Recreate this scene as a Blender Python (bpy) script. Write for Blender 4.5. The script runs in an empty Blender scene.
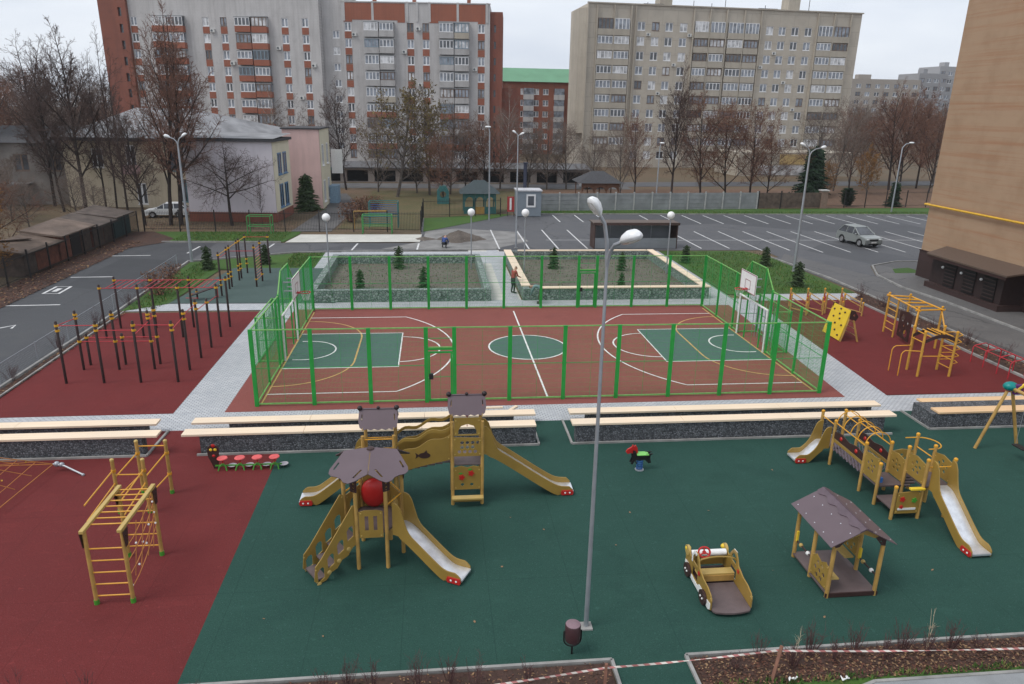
import bpy, bmesh, math, random
from mathutils import Vector, Matrix
from mathutils.geometry import tessellate_polygon
PI = math.pi
R = math.radians
SC = bpy.context.scene
COL = SC.collection
V = Vector
random.seed(7)

# ------------------------------------------------------------------ materials
MATS = {}
KIDS = {}
def nt_new(name):
    m = bpy.data.materials.new(name); m.use_nodes = True
    nt = m.node_tree
    b = nt.nodes['Principled BSDF']
    return m, nt, b
def N(nt, typ, **kw):
    n = nt.nodes.new(typ)
    for k, v in kw.items():
        if k in n.inputs.keys() if isinstance(k, str) else False: n.inputs[k].default_value = v
        else: setattr(n, k, v)
    return n
def noise(nt, vec, scale, detail=4, rough=.55):
    n = nt.nodes.new('ShaderNodeTexNoise'); n.inputs['Scale'].default_value = scale
    n.inputs['Detail'].default_value = detail; n.inputs['Roughness'].default_value = rough
    nt.links.new(vec, n.inputs['Vector']); return n.outputs['Fac']
def ramp(nt, fac, stops):
    r = nt.nodes.new('ShaderNodeValToRGB'); e = r.color_ramp.elements
    while len(e) < len(stops): e.new(.5)
    for i, (p, c) in enumerate(stops):
        e[i].position = p; e[i].color = (c, c, c, 1) if not hasattr(c, '__len__') else (*c, 1)
    nt.links.new(fac, r.inputs['Fac']); return r.outputs['Color']
def mix(nt, a, b, fac, mode='MIX'):
    m = nt.nodes.new('ShaderNodeMix'); m.data_type = 'RGBA'; m.blend_type = mode
    for s, i in ((fac, 0), (a, 6), (b, 7)):
        if isinstance(s, (int, float)): m.inputs[i].default_value = s
        elif isinstance(s, (tuple, list)): m.inputs[i].default_value = (*s, 1)
        else: nt.links.new(s, m.inputs[i])
    return m.outputs[2]
def coord(nt, world=False):
    if world: return nt.nodes.new('ShaderNodeNewGeometry').outputs['Position']
    return nt.nodes.new('ShaderNodeTexCoord').outputs['Object']
def bump(nt, b, h, strength, dist=.02):
    n = nt.nodes.new('ShaderNodeBump'); n.inputs['Strength'].default_value = strength; n.inputs['Distance'].default_value = dist
    nt.links.new(h, n.inputs['Height']); nt.links.new(n.outputs['Normal'], b.inputs['Normal'])
def mul(c, k): return tuple(min(1, x * k) for x in c)
def M(name, col, rough=.55, metal=0., var=.18, scale=6., bmp=0., world=False, spec=.4, fine=0.):
    """painted / plain surface with mottling"""
    if name in MATS: return MATS[name]
    m, nt, b = nt_new(name); c = coord(nt, world)
    f = noise(nt, c, scale, 5)
    out = mix(nt, mul(col, 1 - var), mul(col, 1 + var), ramp(nt, f, [(.3, 0), (.7, 1)]))
    if fine:
        g = noise(nt, c, 90, 2)
        out = mix(nt, out, mul(col, .35), ramp(nt, g, [(.52, 0), (.75, fine)]))
    nt.links.new(out, b.inputs['Base Color'])
    b.inputs['Roughness'].default_value = rough; b.inputs['Metallic'].default_value = metal
    b.inputs['Specular IOR Level'].default_value = spec
    if bmp: bump(nt, b, noise(nt, c, scale * 8, 3), bmp)
    MATS[name] = m; return m
def ground_mat(name, a, b2, stain, big=.25, fine=60, speck=None, rough=.85, seam=0, spec=.3, bmp=.25, crack=0, scuff=0):
    """large outdoor surface: broad patches, mid stains, grain"""
    m, nt, b = nt_new(name); c = coord(nt, True)
    f = noise(nt, c, big, 6, .6)
    o = mix(nt, a, b2, ramp(nt, f, [(.32, 0), (.68, 1)]))
    o = mix(nt, o, stain, ramp(nt, noise(nt, c, big * 4.3, 8, .65), [(.52, 0), (.78, .55)]))
    g = noise(nt, c, fine, 2)
    o = mix(nt, o, mul(a, .55), ramp(nt, g, [(.45, 0), (.7, .6)]))
    if speck: o = mix(nt, o, speck, ramp(nt, noise(nt, c, fine * .7, 1), [(.66, 0), (.72, .8)]))
    if scuff:
        mp = nt.nodes.new('ShaderNodeMapping'); nt.links.new(c, mp.inputs['Vector']); mp.inputs['Scale'].default_value = (1,2.6,1); mp.inputs['Rotation'].default_value = (0,0,.5)
        o = mix(nt, o, mul(b2, 1.35), ramp(nt, noise(nt, mp.outputs['Vector'], .9, 9, .7), [(.55,0),(.72,scuff)]))
        o = mix(nt, o, mul(a, .62), ramp(nt, noise(nt, c, .55, 7, .62), [(.56,0),(.7,scuff)]))
        o = mix(nt, o, mul(b2, 1.6), ramp(nt, noise(nt, c, 5.5, 2, .4), [(.70,0),(.74,scuff)]))
    if crack:
        d = nt.nodes.new('ShaderNodeMix'); d.data_type = 'VECTOR'; d.inputs[0].default_value = .35
        nz = nt.nodes.new('ShaderNodeTexNoise'); nz.inputs['Scale'].default_value = .9; nz.inputs['Detail'].default_value = 5; nt.links.new(c, nz.inputs['Vector'])
        nt.links.new(c, d.inputs[4]); nt.links.new(nz.outputs['Color'], d.inputs[5])
        ad = nt.nodes.new('ShaderNodeVectorMath'); ad.operation = 'MULTIPLY_ADD'; nt.links.new(nz.outputs['Color'], ad.inputs[0]); ad.inputs[1].default_value = (1.6,1.6,0); nt.links.new(c, ad.inputs[2])
        vo = nt.nodes.new('ShaderNodeTexVoronoi'); vo.feature = 'DISTANCE_TO_EDGE'; vo.inputs['Scale'].default_value = .11; nt.links.new(ad.outputs[0], vo.inputs['Vector'])
        o = mix(nt, o, mul(a, .35), ramp(nt, vo.outputs['Distance'], [(0,crack),(.006,0)]))
        vc = nt.nodes.new('ShaderNodeTexVoronoi'); vc.inputs['Scale'].default_value = .09; nt.links.new(c, vc.inputs['Vector']); sp = nt.nodes.new('ShaderNodeSeparateColor'); nt.links.new(vc.outputs['Color'], sp.inputs[0])
        o = mix(nt, o, mul(a, .78), ramp(nt, sp.outputs[0], [(.62,0),(.66,.8)]))
        o = mix(nt, o, mul(a, .5), ramp(nt, noise(nt, c, 1.3, 3), [(.66,0),(.74,.6)]))
    if seam:
        t = nt.nodes.new('ShaderNodeTexBrick'); nt.links.new(c, t.inputs['Vector'])
        t.inputs['Scale'].default_value = 1; t.inputs['Brick Width'].default_value = seam; t.inputs['Row Height'].default_value = seam * 1.9
        t.inputs['Mortar Size'].default_value = .012; t.offset = 0
        o = mix(nt, o, mul(a, .6), ramp(nt, t.outputs['Fac'], [(.4, 0), (1, .35)]))
    nt.links.new(o, b.inputs['Base Color'])
    b.inputs['Specular IOR Level'].default_value = spec
    rr = ramp(nt, f, [(.3, rough - .12), (.7, rough + .05)]); nt.links.new(rr, b.inputs['Roughness'])
    if bmp: bump(nt, b, g, bmp, .01)
    MATS[name] = m; return m
def brick_mat(name, a, b2, mortar, w, h, ms=.01, band=None, rot=None, sc=1., rough=.8):
    """brickwork / paving in object metres; rot swings the texture onto the face"""
    m, nt, b = nt_new(name); c = coord(nt)
    mp = nt.nodes.new('ShaderNodeMapping'); nt.links.new(c, mp.inputs['Vector'])
    if rot: mp.inputs['Rotation'].default_value = rot
    t = nt.nodes.new('ShaderNodeTexBrick'); nt.links.new(mp.outputs['Vector'], t.inputs['Vector'])
    t.inputs['Scale'].default_value = sc; t.inputs['Brick Width'].default_value = w; t.inputs['Row Height'].default_value = h
    t.inputs['Mortar Size'].default_value = ms; t.inputs['Color1'].default_value = (*a, 1); t.inputs['Color2'].default_value = (*b2, 1)
    t.inputs['Mortar'].default_value = (*mortar, 1); t.inputs['Bias'].default_value = 0
    o = t.outputs['Color']
    o = mix(nt, o, mul(a, .6), ramp(nt, noise(nt, c, .5, 6, .6), [(.45, 0), (.8, .45)]))
    if band:
        s = nt.nodes.new('ShaderNodeMapping'); nt.links.new(c, s.inputs['Vector']); s.inputs['Scale'].default_value = (.05, .05, 2.2)
        o = mix(nt, o, band, ramp(nt, noise(nt, s.outputs['Vector'], 1.4, 7, .7), [(.48, 0), (.66, .65)]))
    nt.links.new(o, b.inputs['Base Color']); b.inputs['Roughness'].default_value = rough
    bump(nt, b, t.outputs['Fac'], -.25, .01)
    MATS[name] = m; return m
def gabion_mat(name, a, b2, scale=11):
    m, nt, b = nt_new(name); c = coord(nt)
    v = nt.nodes.new('ShaderNodeTexVoronoi'); v.inputs['Scale'].default_value = scale; nt.links.new(c, v.inputs['Vector'])
    s = nt.nodes.new('ShaderNodeSeparateColor'); nt.links.new(v.outputs['Color'], s.inputs[0])
    o = mix(nt, a, b2, s.outputs[0])
    e = nt.nodes.new('ShaderNodeTexVoronoi'); e.feature = 'DISTANCE_TO_EDGE'; e.inputs['Scale'].default_value = scale; nt.links.new(c, e.inputs['Vector'])
    o = mix(nt, mul(a, .25), o, ramp(nt, e.outputs['Distance'], [(.0, 0), (.12, 1)]))
    nt.links.new(o, b.inputs['Base Color']); b.inputs['Roughness'].default_value = .8
    bump(nt, b, e.outputs['Distance'], 1., .06)
    MATS[name] = m; return m
def wood_mat(name, a, b2):
    m, nt, b = nt_new(name); c = coord(nt)
    mp = nt.nodes.new('ShaderNodeMapping'); nt.links.new(c, mp.inputs['Vector']); mp.inputs['Scale'].default_value = (.35, 14, 14)
    o = mix(nt, a, b2, ramp(nt, noise(nt, mp.outputs['Vector'], 1.6, 6, .6), [(.3, 0), (.75, 1)]))
    mp2 = nt.nodes.new('ShaderNodeMapping'); nt.links.new(c, mp2.inputs['Vector']); mp2.inputs['Scale'].default_value = (.4, .05, .05)
    o = mix(nt, o, mul(b2, .8), ramp(nt, noise(nt, mp2.outputs['Vector'], 1.1, 1), [(.45, 0), (.6, .5)]))
    nt.links.new(o, b.inputs['Base Color']); b.inputs['Roughness'].default_value = .6
    MATS[name] = m; return m
def glass_mat(name, col, rough=.08):
    m, nt, b = nt_new(name); c = coord(nt, True)
    o = mix(nt, mul(col, .55), mul(col, 1.5), ramp(nt, noise(nt, c, .9, 2), [(.35, 0), (.65, 1)]))
    nt.links.new(o, b.inputs['Base Color']); b.inputs['Roughness'].default_value = rough; b.inputs['Specular IOR Level'].default_value = .8
    MATS[name] = m; return m

RUBG = ground_mat('green rubber', (.022, .062, .050), (.029, .076, .061), (.018, .05, .043), .16, 45, speck=(.05, .11, .1), seam=2.0, rough=.85, scuff=.3, spec=.1)
RUBR = ground_mat('red rubber', (.13, .025, .025), (.155, .031, .031), (.105, .024, .025), .2, 45, speck=(.17, .055, .055), seam=2.0, rough=.85, scuff=.3, spec=.1)
RUBC = ground_mat('court red rubber', (.22, .068, .058), (.25, .082, .07), (.19, .07, .06), .3, 45, speck=(.24, .12, .11), rough=.8, scuff=.25, spec=.12)
RUBT = ground_mat('faded green rubber', (.055, .09, .083), (.068, .105, .097), (.055, .08, .075), .3, 45, rough=.85)
ASPH = ground_mat('asphalt', (.075, .077, .085), (.105, .105, .112), (.14, .135, .13), .12, 30, speck=(.17, .17, .17), rough=.72, spec=.35, crack=.8, scuff=.3)
ASPHD = ground_mat('new dark asphalt', (.05,.052,.058), (.066,.068,.074), (.09,.088,.086), .15, 30, speck=(.13,.13,.13), rough=.7, spec=.35, crack=.5, scuff=.25)
ROADM = ground_mat('old asphalt', (.10, .098, .1), (.14, .135, .132), (.19, .18, .17), .15, 30, speck=(.2, .2, .2), rough=.75, crack=.8, scuff=.35)
DIRT = ground_mat('bare soil', (.11, .092, .08), (.155, .132, .115), (.07, .055, .04), .4, 12, speck=(.24, .2, .16), rough=.95, bmp=.6)
YARD = ground_mat('dull autumn ground', (.10, .082, .05), (.155, .1, .065), (.075, .08, .032), .09, 6, speck=(.2, .13, .07), rough=.95, bmp=.5)
GRASS = ground_mat('wet grass', (.035, .085, .016), (.06, .125, .022), (.085, .085, .028), .35, 14, speck=(.11, .14, .03), rough=.95, bmp=.8)
LEAFY = ground_mat('soil under leaves', (.05, .03, .025), (.085, .045, .035), (.035, .035, .014), .9, 20, speck=(.2, .11, .06), rough=.95, bmp=.9)
CONC = M('concrete', (.46, .45, .43), .85, var=.2, scale=1.2, bmp=.1, fine=.25)
CONCD = M('grey concrete', (.25, .26, .27), .85, var=.2, scale=.9, bmp=.1, fine=.3)
KERB = M('kerb concrete', (.27, .265, .255), .85, var=.3, scale=1.6, fine=.4)
SLABM = M('screed', (.5, .49, .45), .85, var=.12, scale=.6, fine=.2)
PAVE = brick_mat('paving blocks', (.42, .44, .47), (.53, .54, .56), (.18, .18, .19), .2, .1, .012)
LINEW = M('white line paint', (.72, .72, .7), .7, var=.15, scale=4, world=True, fine=.3)
LINEP = M('parking line paint', (.6, .6, .6), .7, var=.2, scale=2, world=True, fine=.75)
LINEY = M('yellow line paint', (.5, .32, .11), .7, var=.15, scale=4, world=True)
GAB = gabion_mat('dark gabion stone', (.055, .06, .068), (.2, .21, .23), 16)
GABG = gabion_mat('pale gabion stone', (.13, .17, .16), (.3, .35, .33), 6)
PLANK = wood_mat('fresh pine plank', (.73, .56, .39), (.86, .71, .55))
PLANK2 = wood_mat('orange pine plank', (.68, .43, .23), (.76, .53, .32))
TIMB = M('lacquered timber', (.42, .255, .075), .42, var=.22, scale=3)
HPL = M('ochre panel', (.30, .19, .042), .42, var=.13, scale=1.6, fine=.12)
HPLE = M('ochre panel light', (.46, .32, .1), .42, var=.08, scale=2)
BROWN = M('dark brown panel', (.045, .022, .02), .45, var=.1)
DECK = M('brown deck', (.115, .085, .085), .6, var=.15, scale=3, fine=.2)
ROOFP = M('mauve grey roof panel', (.115, .083, .095), .42, var=.07, scale=1.5)
REDP = M('red plastic', (.45, .02, .018), .35, var=.08)
REDM = M('red painted steel', (.42, .028, .04), .4, var=.1)
YELM = M('yellow painted steel', (.62, .3, .025), .4, var=.1)
YELB = M('yellow board', (.72, .5, .035), .45, var=.06, scale=2)
STEEL = M('brushed steel', (.74, .76, .8), .38, metal=.7, var=.16, scale=5, fine=.15)
GALV = M('galvanised steel', (.36, .38, .41), .45, metal=.55, var=.12, scale=3)
WHITE = M('white paint', (.75, .75, .74), .45, var=.06)
DARK = M('black plastic', (.012, .011, .012), .5, var=.2)
GREENP = M('green plastic', (.06, .27, .03), .45, var=.1)
FENCE = M('green powder coat', (.018, .29, .045), .45, var=.12, scale=2)
FENCEL = M('light green wire', (.03, .3, .07), .5, var=.1)
RAIL = M('pale green rail', (.16, .4, .1), .5, var=.15)
TEALP = M('teal plastic', (.0, .2, .19), .4, var=.08)
PURP = M('purple plastic', (.1, .02, .12), .4)
BLUEP = M('blue plastic', (.02, .1, .3), .45)
IRON = M('black iron', (.022, .02, .02), .55, var=.2)
RUST = M('rusty sheet', (.22, .075, .045), .8, var=.4, scale=2.5, fine=.4)
SHEDW = M('weathered boards', (.11, .08, .065), .9, var=.4, scale=2, fine=.5)
ROPE = M('orange rope', (.4, .16, .04), .8, var=.2)
BARK = M('bark', (.04, .03, .027), .95, var=.35, scale=5, bmp=.4)
BARKG = M('grey bark', (.095, .08, .07), .95, var=.3, scale=5, bmp=.4)
TWIG = M('dark twigs', (.085, .056, .048), .95, var=.3, scale=.5)
TWIGR = M('reddish twigs', (.15, .078, .056), .95, var=.3, scale=.5)
TWIGG = M('grey twigs', (.155, .118, .098), .95, var=.25, scale=.5)
BIRCH = M('birch bark', (.5, .48, .45), .85, var=.3, scale=4, fine=.5)
LEAFO = M('olive leaves', (.15, .115, .035), .9, var=.35, scale=.8)
LEAFB = M('brown leaves', (.17, .085, .05), .9, var=.35, scale=.8)
LEAFY2 = M('orange leaves', (.36, .17, .035), .9, var=.3, scale=.8)
LEAFY3 = M('dull orange leaves', (.25, .125, .04), .9, var=.35, scale=.8)
NEEDLE = M('spruce needles', (.02, .045, .022), .9, var=.45, scale=2)
NEEDLE2 = M('young spruce needles', (.05, .08, .034), .9, var=.4, scale=3)
def streak_mat(name, col, dirt, k=.6, grain=.2):
    m, nt, b = nt_new(name); c = coord(nt); mp = nt.nodes.new('ShaderNodeMapping'); nt.links.new(c, mp.inputs['Vector']); mp.inputs['Scale'].default_value = (1.3,1.3,.09)
    o = mix(nt, mul(col,.9), mul(col,1.1), ramp(nt, noise(nt, c, .3, 6, .6), [(.3,0),(.7,1)]))
    o = mix(nt, o, dirt, ramp(nt, noise(nt, mp.outputs['Vector'], 1.2, 8, .7), [(.46,0),(.75,k)]))
    o = mix(nt, o, dirt, ramp(nt, noise(nt, c, .8, 7, .7), [(.55,0),(.75,k*.7)]))
    t = nt.nodes.new('ShaderNodeTexBrick'); mq = nt.nodes.new('ShaderNodeMapping'); mq.inputs['Rotation'].default_value = (PI/2,0,0); nt.links.new(c, mq.inputs['Vector']); nt.links.new(mq.outputs['Vector'], t.inputs['Vector'])
    t.inputs['Scale'].default_value = 1; t.inputs['Brick Width'].default_value = .5; t.inputs['Row Height'].default_value = .25; t.inputs['Mortar Size'].default_value = .02
    o = mix(nt, o, mul(dirt,.9), ramp(nt, t.outputs['Fac'], [(.3,0),(1,grain)]))
    nt.links.new(o, b.inputs['Base Color']); b.inputs['Roughness'].default_value = .9; MATS[name] = m; return m
GREYWALL = streak_mat('grey silicate brick', (.47,.455,.45), (.25,.235,.23))
GREYPAR = streak_mat('grey balcony parapet', (.4,.39,.385), (.2,.185,.18))
ORBRICK = streak_mat('orange red brick', (.29,.1,.06), (.17,.07,.05), .6, .3)
REDBRICK = streak_mat('dark red brick', (.22,.075,.05), (.12,.05,.04), .6, .3)
BEIGE = brick_mat('beige wall panels', (.415, .37, .31), (.445, .4, .335), (.33, .29, .24), 3.2, 2.7, .04, rot=(PI/2, 0, 0))
BEIGE2 = streak_mat('beige balcony panel', (.39,.35,.29), (.26,.225,.185), .6, 0)
TAN = brick_mat('tan face brick', (.29, .155, .075), (.45, .265, .135), (.35, .235, .15), .5, .11, .012, band=(.3, .14, .07), rot=(PI/2, 0, PI/2))
CHOC = brick_mat('brown plinth tile', (.04, .022, .02), (.05, .028, .026), (.025, .016, .015), .6, .3, .012, rot=(PI/2, 0, PI/2), rough=.5)
LILAC = streak_mat('lilac render', (.6,.56,.6), (.46,.43,.46), .35, 0)
CREAM = streak_mat('cream render', (.5,.43,.32), (.3,.25,.18), .6, 0)
CREAM2 = M('pale cream render', (.62, .57, .44), .9, var=.08, scale=.5)
PINK = streak_mat('pink render', (.62,.43,.4), (.42,.29,.27), .5, 0)
ROOFW = M('pale metal roof', (.235, .235, .245), .7, metal=.1, var=.35, scale=.5, fine=.3)
ROOFD = M('dark roofing felt', (.05, .05, .055), .8, var=.3)
ROOFG = M('green metal roof', (.12, .27, .16), .6, var=.1, scale=.3)
ROOFB = M('brown metal roof', (.10, .07, .055), .5, var=.1)
G1 = glass_mat('dark window glass', (.06, .066, .078))
G2 = glass_mat('grey window glass', (.19, .21, .245))
G3 = glass_mat('curtained window glass', (.46, .46, .47), .2)
WINW = M('white window frame', (.72, .72, .73), .5, var=.05)
WINB = M('brown window frame', (.16, .11, .085), .7, var=.25)
SKIN = M('skin', (.42, .24, .17), .5)
CLOTHB = M('blue work jacket', (.03, .06, .2), .85)
CLOTHT = M('grey teal jacket', (.15, .235, .245), .85)
CLOTHR = M('red vest', (.28, .045, .045), .85)
CLOTHD = M('dark trousers', (.03, .032, .035), .9)
CLOTHO = M('olive trousers', (.07, .075, .04), .9)
CARP = M('silver green car paint', (.3, .32, .31), .28, metal=.4, var=.03, spec=.6)
CARW = M('white car paint', (.62, .64, .65), .3, var=.03, spec=.6)
TYRE = M('tyre rubber', (.012, .012, .012), .85)
GLOBE = M('opal globe', (.8, .8, .8), .25, var=.02)
KIOSK = M('blue grey cladding', (.2, .235, .27), .6, var=.06)
SHEETG = M('grey sheet metal', (.22, .24, .26), .55, metal=.3, var=.12, scale=.8)

# ------------------------------------------------------------------ mesh helper
class MB:
    def __init__(s): s.v = []; s.f = []; s.mi = []; s.k = 0
    def add(s, vs, fs, k=None):
        n = len(s.v); s.v.extend(tuple(x) for x in vs)
        for f in fs: s.f.append([i + n for i in f]); s.mi.append(s.k if k is None else k)
        return s
    def box(s, x0, x1, y0, y1, z0, z1, k=None):
        return s.add([(x0,y0,z0),(x1,y0,z0),(x1,y1,z0),(x0,y1,z0),(x0,y0,z1),(x1,y0,z1),(x1,y1,z1),(x0,y1,z1)],
            [(0,3,2,1),(4,5,6,7),(0,1,5,4),(1,2,6,5),(2,3,7,6),(3,0,4,7)], k)
    def beam(s, p0, p1, w, h, up=(0,0,1), k=None):
        p0, p1 = V(p0), V(p1); d = (p1 - p0).normalized(); a = d.cross(V(up))
        if a.length < 1e-4: a = d.cross(V((1,0,0)))
        a.normalize(); b = a.cross(d); a *= w / 2; b *= h / 2
        return s.add([p0-a-b, p0+a-b, p0+a+b, p0-a+b, p1-a-b, p1+a-b, p1+a+b, p1-a+b],
            [(0,1,2,3),(7,6,5,4),(0,4,5,1),(1,5,6,2),(2,6,7,3),(3,7,4,0)], k)
    def tube(s, pts, r, n=8, k=None, cap=True, closed=False):
        pts = [V(p) for p in pts]; m = len(pts)
        rs = r if hasattr(r, '__len__') else [r] * m
        vs, fs = [], []; a = None
        for i, p in enumerate(pts):
            if closed: d = pts[(i+1) % m] - pts[i-1]
            else: d = pts[min(i+1, m-1)] - pts[max(i-1, 0)]
            d.normalize()
            if a is None: a = d.orthogonal().normalized()
            else:
                a = a - d * a.dot(d)
                a = a.normalized() if a.length > 1e-6 else d.orthogonal().normalized()
            b = d.cross(a)
            for j in range(n):
                t = 2 * PI * j / n; vs.append(p + (a * math.cos(t) + b * math.sin(t)) * rs[i])
        for i in range(m if closed else m - 1):
            for j in range(n):
                q = (i + 1) % m
                fs.append((i*n+j, i*n+(j+1)%n, q*n+(j+1)%n, q*n+j))
        if cap and not closed: fs.append(tuple(range(n-1, -1, -1))); fs.append(tuple(range((m-1)*n, m*n)))
        return s.add(vs, fs, k)
    def panel(s, outer, t, o=(0,0,0), u=(1,0,0), v=(0,0,1), holes=(), k=None):
        """flat sheet of thickness t cut to an outline (with holes), in the plane o + a*u + b*v"""
        o, u, v = V(o), V(u), V(v); n = u.cross(v).normalized() * (t / 2)
        loops = [list(outer)] + [list(h) for h in holes]
        flat = [p for l in loops for p in l]
        tris = tessellate_polygon([[V((p[0], p[1], 0)) for p in l] for l in loops])
        P = [o + u * p[0] + v * p[1] for p in flat]; m = len(P)
        vs = [p + n for p in P] + [p - n for p in P]; fs = []
        for a, b, c in tris:
            ar = (flat[b][0]-flat[a][0])*(flat[c][1]-flat[a][1]) - (flat[b][1]-flat[a][1])*(flat[c][0]-flat[a][0])
            if ar < 0: b, c = c, b
            fs.append((a, b, c)); fs.append((m+c, m+b, m+a))
        i = 0
        for li, l in enumerate(loops):
            q = len(l); ar = sum(l[j-1][0]*l[j][1] - l[j][0]*l[j-1][1] for j in range(q))
            fl = (ar > 0) == (li == 0)
            for j in range(q):
                a, b = i + j, i + (j + 1) % q
                fs.append((a, m+a, m+b, b) if fl else (a, b, m+b, m+a))
            i += q
        return s.add(vs, fs, k)
    def lathe(s, prof, c=(0,0,0), n=16, k=None, axis=(0,0,1), cap=True):
        c, ax = V(c), V(axis).normalized(); a = ax.orthogonal().normalized(); b = ax.cross(a); vs, fs = [], []; m = len(prof)
        for r, h in prof:
            for j in range(n):
                t = 2*PI*j/n; vs.append(c + ax*h + (a*math.cos(t) + b*math.sin(t)) * r)
        for i in range(m-1):
            for j in range(n): fs.append((i*n+j, i*n+(j+1)%n, (i+1)*n+(j+1)%n, (i+1)*n+j))
        if cap: fs.append(tuple(range(n-1,-1,-1))); fs.append(tuple(range((m-1)*n, m*n)))
        return s.add(vs, fs, k)
    def ball(s, c, r, sz=(1,1,1), n=14, m=8, k=None):
        prof = [(max(1e-4, math.sin(PI*i/m)), -math.cos(PI*i/m)) for i in range(m+1)]
        t = MB(); t.lathe(prof, n=n, cap=False)
        return s.add([(c[0]+x*r*sz[0], c[1]+y*r*sz[1], c[2]+z*r*sz[2]) for x,y,z in t.v], t.f, k)
    def quad(s, a, b, c, d, k=None): return s.add([a,b,c,d], [(0,1,2,3)], k)
    def build(s, name, mats, parent=None, smooth=False, bevel=0., loc=None, grand=None):
        me = bpy.data.meshes.new(name)
        off = V((0,0,0))
        p = parent
        if p is not None and p.get('_w') is not None: off = V(p['_w'])
        if loc is not None: off = V(loc)
        me.from_pydata([(x-off.x, y-off.y, z-off.z) for x,y,z in s.v], [], s.f)
        ml = mats if isinstance(mats, (list, tuple)) else [mats]
        for m in ml: me.materials.append(m)
        if len(ml) > 1: me.polygons.foreach_set('material_index', s.mi)
        if smooth: me.polygons.foreach_set('use_smooth', [True]*len(me.polygons))
        me.update()
        ob = bpy.data.objects.new(name, me); COL.objects.link(ob)
        if parent is not None: ob.parent = parent; KIDS.setdefault(parent.name, []).append(ob)
        elif loc is not None: ob.location = off
        ob['_w'] = tuple(off)
        if smooth:
            try: me.set_sharp_from_angle(angle=R(40))
            except Exception: pass
        if bevel:
            md = ob.modifiers.new('bevel', 'BEVEL'); md.width = bevel; md.segments = 2; md.limit_method = 'ANGLE'; md.angle_limit = R(40)
        return ob

def thing(name, label, cat, loc=(0,0,0), group=None):
    o = bpy.data.objects.new(name, None); COL.objects.link(o); o.location = loc; o.empty_display_size = .2
    o['label'] = label; o['category'] = cat; o['_w'] = tuple(loc)
    if group: o['group'] = group
    return o
def tag(o, label, cat, group=None):
    o['label'] = label; o['category'] = cat
    if group: o['group'] = group
    return o
def struct(name, mb, m, **k):
    o = mb.build(name, m, **k); o['kind'] = 'structure'; return o
def copy_tree(o, parent=None):
    c = o.copy(); COL.objects.link(c)
    if parent is not None: c.parent = parent; KIDS.setdefault(parent.name, []).append(c)
    for ch in list(KIDS.get(o.name, [])): copy_tree(ch, c)
    return c
def circ(cx, cy, r, n=12, ry=None, a0=0):
    return [(cx + r*math.cos(a0+2*PI*i/n), cy + (ry or r)*math.sin(a0+2*PI*i/n)) for i in range(n)]
def rect(x0, y0, x1, y1): return [(x0,y0),(x1,y0),(x1,y1),(x0,y1)]
def sheet(name, poly, z, m):
    b = MB(); b.add([(x,y,z) for x,y in poly], [tuple(range(len(poly)))]); return struct(name, b, m)
def line_strip(mb, pts, w, z, closed=False):
    n = len(pts); L = []
    for i in range(n):
        a = V(pts[i-1]) if (i or closed) else V(pts[i]); b = V(pts[(i+1)%n]) if (i < n-1 or closed) else V(pts[i])
        d = (b - a).normalized(); q = V((-d.y, d.x)) * w/2; p = V(pts[i]); L.append((p-q, p+q))
    for i in range(n if closed else n-1):
        (a,b),(c,d) = L[i], L[(i+1)%n]
        mb.quad((a.x,a.y,z),(c.x,c.y,z),(d.x,d.y,z),(b.x,b.y,z))
def arc(cx, cy, r, a0, a1, n=24): return [(cx+r*math.cos(R(a0+(a1-a0)*i/n)), cy+r*math.sin(R(a0+(a1-a0)*i/n))) for i in range(n+1)]

# ------------------------------------------------------------------ ground and surfaces
b = MB(); b.add([(-900,-60,-.03),(900,-60,-.03),(900,1500,-.03),(-900,1500,-.03)], [(0,1,2,3)])
struct('ground', b, YARD)
sheet('asphalt_lot', [(-17.2,-12),(-10.6,-12),(-11,28),(-4,31),(5.6,31.6),(34.4,31.6),(34.4,28.6),(33.6,28.3),(34.4,15.7),(34.4,-30),(38.3,-30),(38.3,14),(37.9,18),(38.4,21.7),(40,25),(43,26.5),(90,27),(90,53.2),(18.2,52.9),(5.6,49.5),(5.6,41),(5.6,35.2),(-10,35.4),(-15.5,35.6),(-17.3,33)], -.004, ASPH)
sheet('west_lot', [(-17.15,-12),(-10.6,-12),(-10.75,14),(-11.0,28),(-11.1,35.3),(-15.4,35.5),(-17.2,32.8)], 0, ASPHD)
sheet('right_road', [(34.42,-30),(38.28,-30),(38.28,14),(37.9,18),(38.2,21),(35.5,30),(34.0,27.5),(34.42,15.7)], 0, ROADM)
sheet('sidewalk', [(38.42,-30),(41.4,-30),(41.4,21.5),(45,21.5),(90,22),(90,26.9),(43,26.3),(40.2,24.8),(38.6,21.6),(38.1,18),(38.42,14)], .06, ROADM)
sheet('worn_asphalt', [(2.5,32.5),(11.5,32.2),(15,36),(14.5,41),(9,43),(6,41.5),(5.8,36)], .0025, M('dusty asphalt',(.2,.195,.19),.85,var=.3,scale=.7,world=True,fine=.3))
sheet('lawn_patch', [(40.2,22.2),(42.6,22.2),(42.4,24.0),(40.9,23.6)], .07, GRASS)
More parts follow.
